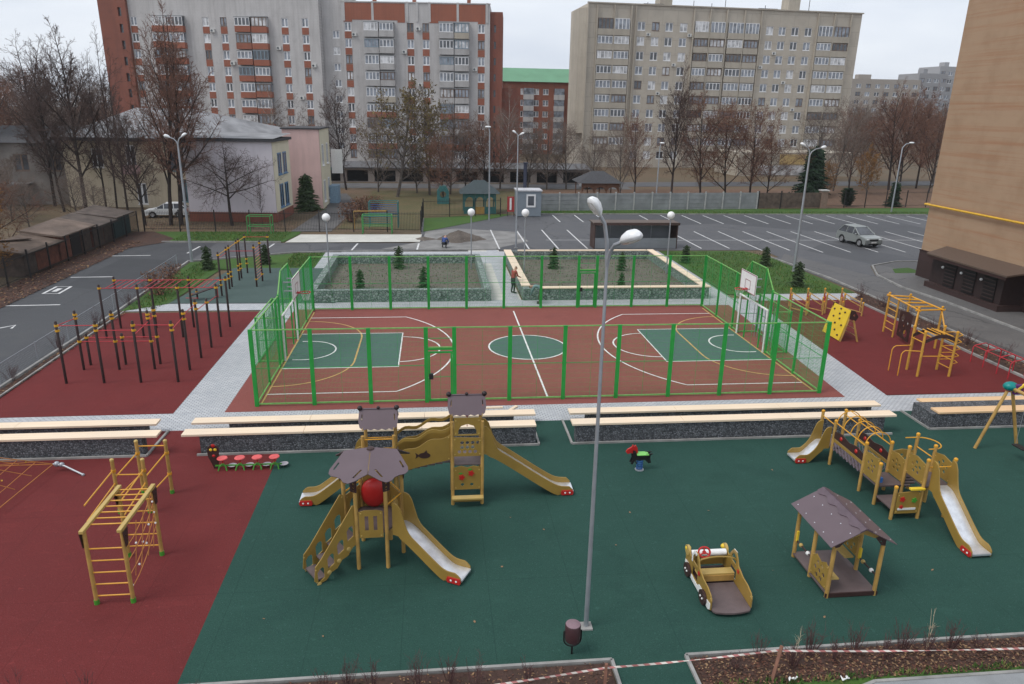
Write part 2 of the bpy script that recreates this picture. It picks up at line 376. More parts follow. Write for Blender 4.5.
for nm, pts in (('road_kerb', [(38.35,-30),(38.35,14),(38.0,18),(38.5,21.65),(40.1,24.9),(43,26.4),(90,26.95)]),
                ('lawn_kerb', [(33.55,28.3),(34.42,21),(34.42,-12)]),
                ('garden_kerb', [(32.75,-3),(32.75,15.2)]),
                ('lot_kerb', [(-10.5,-12),(-10.55,14.2),(-11.0,27.6),(-4,30.9),(0,31.4),(11.6,31.9),(12,32)]),
                ('verge_kerb', [(18.3,53),(90,53.3)]),
                ('west_kerb', [(-15.6,35.75),(-6,35.6)])):
    k = MB()
    for p, q in zip(pts, pts[1:]): k.beam((*p,.02),(*q,.02), .12, .16)
    struct(nm, k, KERB)
sheet('grass_verge', [(18.3,53.1),(90,53.4),(90,60.5),(45.4,58),(18.3,55.8)], .02, GRASS)
sheet('west_grass', [(-15,35.9),(-5.8,35.7),(-5.2,39.4),(-5.2,41),(-19.3,41)], .02, GRASS)
sheet('east_lawn', [(25.25,16.6),(33.9,16.6),(33.6,28.1),(32.5,31.2),(25.25,31.2)], .02, GRASS)
sheet('gym_grass', [(-10.4,14.0),(-8.4,15.6),(-8.0,24.8),(-1.7,25.2),(-1.7,31.0),(-4,30.7),(-10.8,27.4)], .02, GRASS)
sheet('yard_grass', [(5.8,41),(13.6,50.4),(15.2,52.6),(14,52.8),(5.8,49.8)], .02, GRASS)
sheet('planting_strip', [(-10.45,-12),(-10.1,-12),(-9.95,1.4),(-10.15,13.9),(-10.4,14)], .02, LEAFY)
sheet('hedge_strip', [(32.82,-3.2),(34.35,-3.2),(34.35,16.5),(32.82,15.1)], .02, LEAFY)
sheet('leaf_strip', [(-19.6,-12),(-17.1,-12),(-17.1,20),(-17.2,33),(-15.2,35.7),(-15.2,37.5),(-18,41),(-19.6,41)], .026, LEAFY)
sheet('path_yard', [(-6.2,41.2),(-2.6,41.2),(-1.8,60),(-4.6,72),(-7.6,72),(-5.2,58)], .01, ROADM)
sheet('yard_road', [(-22,79),(36,79.5),(36,86),(-22,86)], .005, ROADM)
PARK = ground_mat('leaf strewn ground', (.13,.075,.05), (.17,.105,.07), (.09,.075,.035), .2, 5, speck=(.25,.13,.07), rough=.95, bmp=.6)
sheet('park_ground', [(45.6,58.5),(95,61),(130,88),(22,78),(22,57.5)], 0, PARK)
sheet('yard_ground', [(-2.2,43),(5.4,42),(5.4,51),(13,52),(15,56),(20,60),(20,76),(-1.5,76),(-1.6,60)], 0, ground_mat('yard turf', (.085,.085,.035), (.14,.105,.055), (.13,.085,.05), .35, 6, speck=(.2,.13,.07), rough=.95, bmp=.6))
sheet('street', [(24,82),(120,92),(120,99),(24,89)], .006, ASPH)
sheet('concrete_slab', [(-5.6,35.3),(5.58,35.5),(5.7,39.3),(-5.0,39.3)], .05, SLABM)
sheet('red_gym_floor', [(-9.95,-.5),(-2.92,-.5),(-2.92,13.7),(-10.1,13.7)], .004, RUBR)
sheet('teal_gym_floor', [(-8.4,15.6),(1.0,15.4),(1.0,25.0),(-7.2,25.3)], .03, RUBT)
sheet('court_floor', [(-1.08,-.5),(23.45,-.5),(24.35,14.05),(-1.08,14.05)], .004, RUBC)
sheet('red_climbing_floor', [(25.3,-.4),(32.7,-.4),(32.7,15.0),(26.3,15.0)], .004, RUBR)
sheet('green_play_floor', [(1.62,-14.28),(1.62,-2.05),(42,-2.05),(42,-14.28),(12,-14.28),(12,-30),(10.4,-30),(10.4,-14.28)], .004, RUBG)
sheet('red_play_floor', [(-16,-14.28),(1.62,-14.28),(1.62,-2.05),(-16,-2.05)], .004, RUBR)
for nm, x0, x1, y0, y1 in (('front_paving',-10,33,-3.6,-.45),('west_path',-2.92,-1.08,-.45,15.3),('back_paving',-10.2,25.2,14.05,15.75),
                           ('court_apron',11.0,11.9,15.75,32),('east_paving',26.3,33.9,15.0,16.6),('planter_side_paving',-1.7,-.5,15.7,31.1),('planter_side_paving',23.65,25.2,15.7,31.4),('planter_back_paving',-.5,25.2,26.6,31.3)):
    sheet(nm, rect(x0,y0,x1,y1), {'front_paving':0,'west_path':.002,'back_paving':.001,'planter_back_paving':.0055,'court_apron':.0075}.get(nm,.0035), PAVE)
sheet('east_path', [(23.45,-.45),(25.3,-.45),(26.3,15.0),(25.2,15.75),(24.35,14.05)], .0015, PAVE)
sheet('planter_gap_paving', [(10.2,15.75),(12.0,15.75),(12.0,32),(9.5,32)], .002, SLABM)
# green and red rubber return between the bench rows, paving under the benches is what shows at their ends
for nm, x0, x1, m in (('green_gap_floor',10.25,11.5,RUBG),('green_gap_floor',23.3,24.9,RUBG),('red_gap_floor',-2.6,-1.0,RUBR)):
    sheet(nm, rect(x0,-3.7,x1,-2.05), .006, m)
# front beds and kerbs
sheet('flower_bed', rect(-16,-24,10.32,-14.42), .03, LEAFY)
sheet('flower_bed', rect(12.08,-15.3,42,-14.42), .03, LEAFY)
sheet('bed_grass', [(12.5,-15.6),(42,-15.35),(42,-15.2),(12.08,-15.28)], .035, GRASS)
sheet('building_path', [(12.08,-30),(42,-30),(42,-15.42),(15.6,-15.42),(13.5,-16.2),(12.08,-17)], .05, CONCD)
for nm, pts in (('bed_kerb', [(-16,-14.34),(10.4,-14.34),(10.36,-24)]), ('bed_kerb', [(12.0,-24),(12.0,-14.34),(42,-14.34)]),
                ('bed_kerb', [(13.4,-16.1),(15.6,-15.4),(42,-15.4)]),
                ('wall_kerb', [(-10,-4.05),(-2.6,-4.02),(-2.55,-2.1)]), ('wall_kerb', [(-1.0,-4.07),(10.3,-4.07),(10.3,-2.1)]),
                ('wall_kerb', [(11.45,-2.1),(11.45,-4.07),(23.2,-4.07)]), ('wall_kerb', [(24.85,-2.1),(24.85,-3.78),(33,-3.78)]),
                ('gym_kerb', [(-10.02,-.5),(-10.02,1.4),(-10.2,13.9)])):
    k = MB()
    for p, q in zip(pts, pts[1:]): k.beam((*p,.02),(*q,.02), .07, .1)
    struct(nm, k, KERB)

# court markings
b = MB()
for s in (0, 1):
    X = (lambda x: x) if s == 0 else (lambda x: 22.57 - x)
    b.add([(X(.12),4.18,.008),(X(5.15),4.18,.008),(X(5.15),9.27,.008),(X(.12),9.27,.008)], [(0,1,2,3) if s == 0 else (3,2,1,0)])
b.add([(*p,.008) for p in circ(11.24,6.7,1.87,40)], [tuple(range(40))])
struct('court_key_zones', b, ground_mat('worn court green', (.058,.115,.096), (.07,.132,.11), (.06,.1,.09), .3, 45, speck=(.1,.16,.15), rough=.75))
b = MB(); y2 = MB(); w = .075
for s in (0, 1):
    X = (lambda p: p) if s == 0 else (lambda p: (22.57 - p[0], p[1]))
    for pts in ([(.12,4.18),(5.15,4.18),(5.15,9.27),(.12,9.27)],
                arc(5.15,6.72,1.87,-90,90), [(.12,1.2)]+arc(.3,6.72,7.38,-48.3,48.3,36)+[(.12,12.23)], [(.35,5.35)]+arc(.75,6.7,1.36,-90,90)+[(.35,8.06)]):
        line_strip(b, [X(p) for p in pts], w, .013)
    line_strip(y2, [X(p) for p in [(.12,2.05)]+arc(.1,5.1,3.05,-88,0)+arc(.1,8.5,3.05,0,88)+[(.12,11.55)]], w, .012)
    line_strip(y2, [X((.1,.3)), X((.1,13.4))], w, .0115)
line_strip(b, [(11.25,.2),(11.25,13.2)], w, .0135); line_strip(b, circ(11.24,6.7,1.87,40), w, .013, True)
struct('court_markings', b, LINEW); struct('court_yellow_markings', y2, LINEY)
# parking lines
b = MB()
for i in range(19):
    x = 12.13 + i * 2.455
    if x > 21 and x < 27 : continue
    line_strip(b, [(x,32.4 if x < 34 else 31.4 if x < 38 else 30.5),(x,42.2 if x < 27 else 41.3)], .12, .004)
for x in (16.9,20.0): pass
line_strip(b, [(16.6,36.6),(27,36.45),(60,36.3)], .09, .0045)
for i in range(22):
    x = 19.7 + i * 2.43
    if 25 < x < 28: continue
    line_strip(b, [(x,47.3 if x < 30 else 46.2),(x,52.4)], .12, .004)
for p, q in (((-17.49,29.9),(-14.5,30.1)),((-16.9,22.7),(-14.3,22.8)),((-17.5,15.5),(-14.3,15.65)),((-17.5,8.5),(-14.3,8.6)),((-12.1,30.9),(-12.0,33.8)),((-6.6,31.4),(-6.4,35)),((.2,31.8),(.4,35)),((5.4,32),(5.5,35))):
    line_strip(b, [p,q], .14, .004)
# painted parking symbol: a frame with a small mark inside
fr = [(-16.5,18.3),(-15.6,18.3),(-15.7,20.1),(-16.55,20.1)]
line_strip(b, fr, .16, .004, True); line_strip(b, [(-16.1,18.8),(-16.12,19.6)], .3, .004)
line_strip(b, [(-15.1,11.1),(-14.6,11.6),(-14.5,11.0)], .12, .004)
struct('parking_lines', b, LINEP)

# ------------------------------------------------------------------ stepped stone benches
PLACE = 'stone benches with plank seats in front of the court'
def bench(x0, x1, y0, y1, h, gx0, gx1, lab, m=PLANK, gy=None, n=3):
    t = thing('stone_bench', lab, 'bench', ((x0+x1)/2, (y0+y1)/2, 0), PLACE)
    g = MB(); g.box(gx0, gx1, y0+.05, (gy or y1)-.05, 0, h-.08); g.build('stone_base', GAB, t)
    L = (x1-x0)/n
    for i in range(n):
        p = MB(); p.box(x0+i*L+.004, x0+(i+1)*L-.004, y0, y1, h-.075, h); p.build('seat_plank', m, t, bevel=.008)
bench(-12,-2.8,-2.42,-1.96,.45,-12,-3.2,'back stone bench with pale plank seat at the far left, beside the red gym floor', n=2)
bench(-12,-2.2,-4.02,-3.56,.74,-12,-2.7,'front stone bench with pale plank seat at the far left, above the rope net', n=2)
bench(-1.65,10.4,-2.42,-1.96,.45,-.4,9.6,'back stone bench with long pale plank seat behind the three towered play complex')
bench(-1.45,10.2,-4.02,-3.56,.74,-.9,10.2,'front stone bench with long pale plank seat behind the caterpillar stools and slide towers')
bench(11.65,23.75,-2.42,-1.96,.45,12.3,23.4,'back stone bench with long plank seat to the right of the tall middle lamp post')
bench(11.45,23.3,-4.02,-3.56,.74,11.6,22.9,'front stone bench with long plank seat behind the spring rider')
bench(25.55,33.5,-2.3,-1.86,.45,25.8,33.5,'back stone bench with orange plank seat behind the swing at the right edge', PLANK2, n=2)
bench(25.15,33.5,-3.72,-3.24,.66,24.95,33.5,'front stone bench with orange plank seat beside the swing legs', PLANK2, gy=-2.5, n=2)
# offcut boards lying on the paving
for (x,y,a,L,lab) in ((8.9,-.75,.03,.9,'longer offcut board lying on the paving by the court fence'),(9.75,-.85,.9,.5,'short offcut board lying askew on the paving by the court fence')):
    o = MB(); d = V((math.cos(a),math.sin(a),0))*L/2; c = V((x,y,.03)); o.beam(c-d,c+d,.12,.05)
    tag(o.build('loose_board', PLANK, loc=(x,y,0)), lab, 'board', 'loose boards')

# ------------------------------------------------------------------ planters behind the court
def planter(lab, rects, m, planks, soil):
    t = thing('stone_planter', lab, 'planter', (sum(r[0] for r in rects)/len(rects), rects[0][2], 0), 'stone planters behind the court')
    for x0,x1,y0,y1,h in rects:
        g = MB(); g.box(x0,x1,y0,y1,0,h); g.build('stone_wall', m, t)
    for x0,x1,y0,y1,h in planks:
        p = MB(); p.box(x0,x1,y0,y1,h,h+.07); p.build('seat_plank', PLANK, t, bevel=.008)
    s = MB(); s.box(*soil, 0, .1); s.build('soil', DIRT, t)
planter('left stone planter of pale wire caged stones without plank seats, three small spruces in it',
    [(-.5,10.15,15.55,15.95,.72),(-.5,-.1,15.95,26.2,.72),(9.75,10.15,15.95,26.2,.72),(-.5,10.15,26.2,26.6,.72)], GABG, [], (-.1,9.75,15.95,26.2))
planter('right stone planter with pale plank seats on its walls, small spruces in it',
    [(12.1,23.65,15.6,16.0,.72),(12.1,12.5,16.0,27.5,.72),(23.25,23.65,16.0,27.5,.72),(12.1,23.65,27.5,27.9,.72)], GABG,
    [(13.1,23.75,15.55,15.98,.72),(12.05,12.6,16.2,27.9,.72),(23.2,23.7,15.99,27.9,.72),(13.1,23.1,27.55,27.85,.72)], (12.5,23.25,16.0,27.5))

# ------------------------------------------------------------------ court fence
P = 2.15; CW = 10.5 * P; CD = 13.82; FH = 3.05
ft = thing('court_fence', 'green wire mesh fence with broad green posts enclosing the ball court', 'fence', (CW/2, 0, 0))
def wire(mb, p, q, r): mb.tube([p, q], r, n=3, cap=False)
def mesh_panel(p, q, z0, z1, parent=ft, name='mesh_panel', top=None, step=.05):
    """welded wire panel between two ground points; top(t) lifts the upper edge"""
    p, q = V((*p,0)), V((*q,0)); L = (q-p).length; d = (q-p)/L; m = MB(); n = max(2, round(L/step))
    zt = (lambda t: z1) if top is None else top
    for i in range(n+1):
        a = p + d*(L*i/n); wire(m, (a.x,a.y,z0), (a.x,a.y,zt(i/n)), .0026)
    for j in range(int((z1-z0)/.2)+1):
        z = z0 + j*.2; wire(m, (p.x,p.y,z), (q.x,q.y,z), .003)
    for t in (.5,):                                           # seam where two sheets meet
        a = p + d*(L*t); m.beam((a.x,a.y,z0),(a.x,a.y,zt(t)), .012,.012)
    zm = (z0+z1)/2 - .03
    m.beam((p.x,p.y,zm),(q.x,q.y,zm), .02,.022)
    o = m.build(name, FENCEL, parent)
    r = MB()
    if top is None: r.beam((p.x,p.y,z1),(q.x,q.y,z1), .045,.04)
    else:
        K = 16
        for i in range(K):
            a, c = p + d*(L*i/K), p + d*(L*(i+1)/K); r.beam((a.x,a.y,zt(i/K)),(c.x,c.y,zt((i+1)/K)), .045,.04)
    r.build('top_rail', RAIL, o)
    r = MB(); r.beam((p.x,p.y,z0),(q.x,q.y,z0), .05,.05); r.build('bottom_rail', RAIL, o)
def fpost(x, y, h=FH, w=.15, d=.08, parent=ft):
    m = MB(); m.box(x-w/2,x+w/2,y-d/2,y+d/2,0,h+.02); m.build('post', FENCE, parent)
fx = [0,1,2,3,3.5,4.5,5.5,6.5,7.5,8.5,9.5,10.5]; bx_ = [0,1,2,3,4,5,6,7,7.5,8.5,9.5,10.5]
def gate(x0, x1, y):
    g = MB(); g.box(x0+.08,x0+.15,y-.03,y+.03,.06,2.1); g.box(x1-.15,x1-.08,y-.03,y+.03,.06,2.1); g.box(x0+.15,x1-.15,y-.03,y+.03,2.03,2.1); g.box(x0+.15,x1-.15,y-.03,y+.03,.06,.13)
    g.box(x0+.075,x1-.075,y-.028,y+.028,2.16,2.24)
    o = g.build('gate', FENCE, ft)
    h = MB(); h.box(x0+.1,x0+.26,y-.07,y+.07,.98,1.2); h.build('lock_box', DARK, o)
for xs, y, g in ((fx,0,3),(bx_,CD,7)):
    for i, k in enumerate(xs):
        fpost(k*P, y)
        if i < len(xs)-1:
            a, c = k*P+.08, xs[i+1]*P-.08
            if xs[i+1]-k < .6: gate(k*P, xs[i+1]*P, y); mesh_panel((a+.06,y),(c-.06,y),.12,2.05); mesh_panel((a,y),(c,y),2.26,FH)
            else: mesh_panel((a,y),(c,y),.1,FH)
GY0, GY1 = 5.12, 8.55
for s, X in ((-1,0.),(1,CW)):
    ys = [0,2.3,4.45,GY0,GY1,9.25,11.5,CD]
    for i in range(len(ys)-1):
        if i == 3: continue
        mesh_panel((X,ys[i]+.05),(X,ys[i+1]-.05),.1,FH)
    for y in ys[1:-1]: fpost(X, y, FH if y not in (GY0,GY1) else 3.1, .08, .1)
    # raised screen over the goal with sloping shoulders
    mesh_panel((X,GY0),(X,GY1),2.1,FH,top=lambda t: 3.1+.87*min(1,t/.25,(1-t)/.25), name='raised_screen', step=.045)
    for y in (GY0+.86,GY1-.86): fpost(X,y,3.97,.06,.06)
    # goal niche behind the frame
    D = X + s*1.05
    mesh_panel((X,GY0),(D,GY0),.06,2.05,name='niche_screen'); mesh_panel((X,GY1),(D,GY1),.06,2.05,name='niche_screen'); mesh_panel((D,GY0),(D,GY1),.06,2.05,name='niche_screen')
    for y in (GY0,GY1): fpost(D,y,2.07,.07,.07)
    g = thing('ball_goal', 'white goal frame with basketball board above it at the %s end of the court' % ('left' if s < 0 else 'right'), 'goal', (X,(GY0+GY1)/2,0), 'goal frames with basket boards')
    x = X - s*.08
    m = MB(); m.tube([(x,GY0+.12,0),(x,GY0+.12,2.1)],.045); m.build('goal_post', WHITE, g, True)
    m = MB(); m.tube([(x,GY1-.12,0),(x,GY1-.12,2.1)],.045); m.build('goal_post', WHITE, g, True)
    m = MB(); m.tube([(x,GY0+.075,2.1),(x,GY1-.075,2.1)],.045); m.build('crossbar', WHITE, g, True)
    for i in range(9):
        yy = GY0+.42+i*.16*2; m = MB()
        if yy < GY1-.2: m.tube([(X+s*.6,yy,.02),(X+s*.6,yy,2.03)],.018,n=5); m.build('goal_bar', GALV, g, True)
    X2 = X - s*.48; yc = (GY0+GY1)/2
    m = MB(); m.box(X2-.015,X2+.015,yc-.9,yc+.9,2.62,3.6,k=0)
    f = X2 - s*.02
    for (ya,yb,za,zb) in ((-.9,.9,3.56,3.6),(-.9,.9,2.62,2.66),(-.9,-.86,2.66,3.56),(.86,.9,2.66,3.56),(-.3,.3,3.2,3.23),(-.3,.3,2.78,2.81),(-.3,-.27,2.81,3.2),(.27,.3,2.81,3.2)):
        m.box(f-.004,f+.004,yc+ya,yc+yb,za,zb,k=1)
    bb = m.build('backboard', [WHITE, M('board line paint',(.25,.1,.12),.5)], g)
    m = MB(); rc = X2 - s*.4; m.tube([(rc+.23*math.cos(a*PI/8),yc+.23*math.sin(a*PI/8),2.78) for a in range(16)],.02,n=6,closed=True); m.box(min(X2,X2-s*.18),max(X2,X2-s*.18),yc-.07,yc+.07,2.74,2.8)
    hp = m.build('hoop', REDP, g, True)
    m = MB()
    for a in range(12):
        t, t2 = a*PI/6, (a+.5)*PI/6
        for q in (1,-1): m.tube([(rc+.22*math.cos(t),yc+.22*math.sin(t),2.77),(rc+.17*math.cos(t+q*.26),yc+.17*math.sin(t+q*.26),2.6),(rc+.12*math.cos(t+q*.5),yc+.12*math.sin(t+q*.5),2.42)],.004,n=3,cap=False)
    m.build('net', WHITE, hp)
    m = MB()
    for yy in (-.4,.4): m.beam((X,yc+yy,2.95),(X2,yc+yy,2.95),.05,.05); m.beam((X,yc+yy,3.35),(X2,yc+yy,3.35),.05,.05)
    m.build('board_bracket', GALV, g)

# ------------------------------------------------------------------ helpers for play equipment
def posts(t, pts, m=TIMB, r=.05, cap=None, sq=False, foot=None):
    for x, y, h in pts:
        p = MB()
        p.lathe([(r,0),(r,h)], (x,y,0), 10)
        o = p.build('post', m, t, True)
        if cap: c = MB(); c.lathe([(r*1.12,0),(r*1.12,.05),(r*.6,.075),(.001,.08)], (x,y,h), 10); c.build('cap', cap, o, True)
        if foot: f = MB(); f.lathe([(r*1.25,0),(r*1.25,.12)], (x,y,0), 10); f.build('foot_sleeve', foot, o, True)
def rail(t, p, q, r=.018, m=YELM, name='rail'):
    b = MB(); b.tube([p,q], r, n=7); return b.build(name, m, t, True)
def bent(t, pts, r=.018, m=YELM, name='rail'):
    b = MB(); b.tube(pts, r, n=7); return b.build(name, m, t, True)
def plate(t, outer, o, u, v, th=.022, holes=(), m=HPL, name='panel', bevel=0):
    b = MB(); b.panel(outer, th, o, u, v, holes)
    if m is HPL and 'panel' in name or name in ('bridge_wall','stair_wall'):          # bolt heads along the edges
        xs, ys = [p[0] for p in outer], [p[1] for p in outer]; U, W_ = V(u), V(v); nn = U.cross(W_).normalized()
        for px_ in (min(xs)+.05, max(xs)-.05):
            near = [p[1] for p in outer if abs(p[0]-px_) < .12] or ys
            for pz_ in (min(near)+.06, max(near)-.08):
                for s_ in (1,-1): b.lathe([(.02,0),(.016,.01)], V(o)+U*px_+W_*pz_+nn*s_*th/2, 7, axis=nn*s_, k=1)
        return b.build(name, [m, HPLE], t, bevel=bevel)
    return b.build(name, m, t, bevel=bevel)
def deck(t, x0, x1, y0, y1, z, name='platform', m=DECK):
    b = MB(); b.box(x0,x1,y0,y1,z-.05,z); return b.build(name, m, t, bevel=.006)
def slide(t, s, d, z0, L, w=.52, hump=.62):
    """chute from s (centre of its upper edge) along the unit direction d"""
    d = V((*d,0)).normalized(); u = V((-d.y,d.x,0)); s = V((*s,0)); up = V((0,0,1))
    K = 24; bed = []
    for i in range(K+1):
        a = i/K*L
        if a < .2: z = z0
        elif a > L-.42: z = .13
        else:
            q = (a-.2)/(L-.62); z = z0 + (.13-z0)*(q*.86 + .14*(3*q*q-2*q**3))
        bed.append((a, z))
    # round the run-out
    zz = [p[1] for p in bed]
    for _ in range(2): zz = [zz[0]] + [(zz[i-1]+zz[i]*2+zz[i+1])/4 for i in range(1,K)] + [zz[-1]]
    bed = [(bed[i][0], zz[i]) for i in range(K+1)]
    def topz(a, z):
        g = z + .17
        if a < .5: g += hump * (1 - 1/(1+math.exp(-(a-.3)/.05)))
        if a > L-.12: g -= (a-L+.12)/.12*.12
        return g
    b = MB()
    for i in range(K):
        (a0,za),(a1,zb) = bed[i], bed[i+1]
        for dz in (0,):
            p = [s+d*a0-u*(w/2)+up*za, s+d*a0+u*(w/2)+up*za, s+d*a1+u*(w/2)+up*zb, s+d*a1-u*(w/2)+up*zb]
            b.quad(p[3],p[2],p[1],p[0]); q = [x - up*.02 for x in p]; b.quad(q[0],q[1],q[2],q[3])
    e = s+d*L
    b.beam(e-u*(w/2)+up*.1, e+u*(w/2)+up*.1, .05,.05)
    b.build('slide_bed', STEEL, t, True)
    for sg in (-1,1):
        top = [(a, topz(a,z)) for a,z in bed]; bot = [(a, max(.02, z-.1-(.06 if .2<a<L-.4 else 0))) for a,z in bed]
        plate(t, top + bot[::-1], s + u*sg*(w/2+.018), d, up, .032, m=HPL, name='side_wall', bevel=.006)
    sg = 1 if (s+d*L+u).y < (s+d*L-u).y else -1
    for q in (sg,):
        o = s + d*(L-.17) + u*q*(w/2+.052)
        b = MB(); b.panel([(-.17,.03),(.16,.03),(.19,.1),(.16,.18),(-.17,.18),(-.2,.1)], .036, o, d, up); f = b.build('foot_cover', REDP, t, bevel=.005)
        for a in (-.07,.07):
            c = MB(); c.lathe([(.028,0),(.02,.012)], o + d*a + up*.105 + u*q*.018, 10, axis=u*q); c.build('bolt_cap', WHITE, f, True)
    return bed
def flower(cx, cy, r, n=6):
    return [(cx+r*(1+.22*math.cos(n*a))*math.cos(a), cy+r*(1+.22*math.cos(n*a))*math.sin(a)) for a in [2*PI*i/36 for i in range(36)]]
def holes_ring(cx, cy, R_, r, n=5, a0=0): return [circ(cx+R_*math.cos(a0+2*PI*i/n), cy+R_*math.sin(a0+2*PI*i/n), r, 8) for i in range(n)]

# ------------------------------------------------------------------ three towered play complex
pc = thing('play_complex', 'largest ochre play complex with three mauve roofed towers and three slides', 'play complex', (6.2,-8.6,0))
hc = V((5.2,-10.05,0)); hr = .72
hx = [(hc.x+hr*math.cos(R(60*i)), hc.y+hr*math.sin(R(60*i))) for i in range(6)]
posts(pc, [(x,y,2.72 if y < -10.5 else 2.5) for x,y in hx])
b = MB(); b.panel([(x-hc.x,y-hc.y) for x,y in hx], .05, hc+V((0,0,1.02)), (1,0,0),(0,1,0)); b.build('platform', DECK, pc)
# roof of broad notched leaves: two shallow ones over the front, two steeper ones behind
lp = [(.006,0),(.006,.95),(.1,1.0),(.28,1.12),(.44,1.17),(.56,1.1),(.62,.98),(.72,.9),(.86,.84),(.93,.74),(.92,.6),(.64,.0)]
lslit = [[(.14,.78),(.18,.76),(.36,1.0),(.31,1.01)],[(.7,.42),(.74,.4),(.84,.62),(.8,.64)]]
for sx_ in (-1,1):
    plate(pc, lp, (5.2,-10.06,3.03), V((sx_,0,-.12)), V((0,-1,-.25)), .018, lslit, ROOFP, 'roof_leaf')
    plate(pc, [(x_,y_*.85) for x_,y_ in lp], (5.2,-10.045,3.025), V((sx_,0,-.12)), V((0,.83,-.56)), .018, (), ROOFP, 'roof_leaf')
b = MB(); b.lathe([(.1,0),(.09,.03),(.03,.05)], V((5.2,-10.1,3.01)), 12); b.build('roof_cap', BROWN, pc, True)
for i in (4,5,3,0):
    x, y = hx[i]; o = V((x,y,2.3)); d = (o-hc); d.z = 0; d.normalize()
    plate(pc, [(-.09,-.12),(.09,-.12),(.1,.2),(.03,.3),(-.03,.3),(-.1,.2)], o+d*.06, V((-d.y,d.x,0)), V((0,0,1)), .02, [circ(0,.1,.03,8),circ(0,-.01,.025,8),circ(0,-.08,.02,8)], BROWN, 'roof_bracket')
# front low panel with two slots between the two front posts
plate(pc, [(.06,.9),(.64,.9),(.64,1.62),(.5,1.66),(.2,1.66),(.06,1.62)], (hx[4][0],hx[4][1]-.03,0), (1,0,0),(0,0,1), .022, [rect(.2,1.1,.29,1.5), rect(.41,1.1,.5,1.5)])
# bubble panel of red acrylic at the back
plate(pc, [(.06,1.02),(.66,1.02),(.66,2.05),(.06,2.05)], (hx[2][0],hx[2][1],0),(1,0,0),(0,0,1), .022, [circ(.33,1.47,.32,18,.4)])
b = MB()
for i in range(5):
    pass
b.ball((5.17,-9.5,1.47),.33,(1,.5,1.25),20,12); b.build('bubble_window', REDP, pc, True)
# tunnel of arched side walls from the first tower to the second
b = MB(); b.tube([(5.2,-9.4,1.48),(5.2,-7.85,1.48)], .42, n=20, cap=False); b.build('tunnel', HPL, pc, True)
deck(pc, 4.95,5.45,-9.43,-7.78,1.05,'tunnel_floor')
# stairs on the left front side
s0 = V((4.66,-10.36,0)); e0 = V((3.84,-10.9,0)); dd = (e0-s0); SL = dd.length; dd.normalize(); uu = V((-dd.y,dd.x,0))
for sg in (-1,1):
    o = s0 + uu*sg*.33
    prof = [(0,.72),(0,1.75),(.1,1.8),(SL,.66),(SL+.16,.5),(SL+.2,.12),(SL+.05,.02),(SL-.1,.04)]
    n_ = 6; low = [(SL-.1-(SL-.1)*i/n_, .04+.68*i/n_ + (.05 if i%2 else -.02)) for i in range(1,n_)]
    hs = []
    for i in range(4):
        a = .2+i*.27; zc = .72+.55 - (a/SL)*1.02*.98
        hs.append([(a-.09,zc-.1),(a+.08,zc-.2),(a+.09,zc+.08),(a+.03,zc+.17),(a-.05,zc+.2),(a-.09,zc+.14)])
    w_ = plate(pc, prof+low, o, dd, V((0,0,1)), .025, hs, name='stair_wall')
    for i in range(4):
        a = .26+i*.27; c = MB(); c.lathe([(.06,0),(.05,.02),(.015,.03)], o+dd*a+V((0,0,.86-(a/SL)*.78))+uu*sg*.0125*1, 10, axis=uu*sg); c.build('rosette', HPLE, w_, True)
for i in range(4):
    a = .1+i*.3; z = .82-i*.235
    b = MB(); c = s0+dd*a; b.beam(c-uu*.31+V((0,0,z)), c+uu*.31+V((0,0,z)), .26,.04); b.build('step', DECK, pc)
# slide to the right front
d1 = V((7.46-5.98,-11.2+10.42,0)).normalized()
slide(pc, (5.84,-10.44), (d1.x,d1.y), 1.05, 1.84)
rail(pc, (hx[5][0],hx[5][1],1.75),(hx[0][0],hx[0][1],1.75)); rail(pc, (hx[3][0],hx[3][1],1.8),(hx[2][0],hx[2][1],1.8)); rail(pc, (hx[0][0],hx[0][1],1.75),(hx[1][0],hx[1][1],1.75))
plate(pc, [(.06,.95),(.66,.95),(.66,1.7),(.06,1.7)], (hx[1][0],hx[1][1],0), V((hx[0][0]-hx[1][0],hx[0][1]-hx[1][1],0)).normalized(),(0,0,1), .022, [circ(.36,1.35,.14,12)])
plate(pc, [(.06,.95),(.66,.95),(.66,1.7),(.06,1.7)], (hx[2][0],hx[2][1],0), V((hx[3][0]-hx[2][0],hx[3][1]-hx[2][1],0)).normalized(),(0,0,1), .022, [circ(.36,1.35,.14,12)])
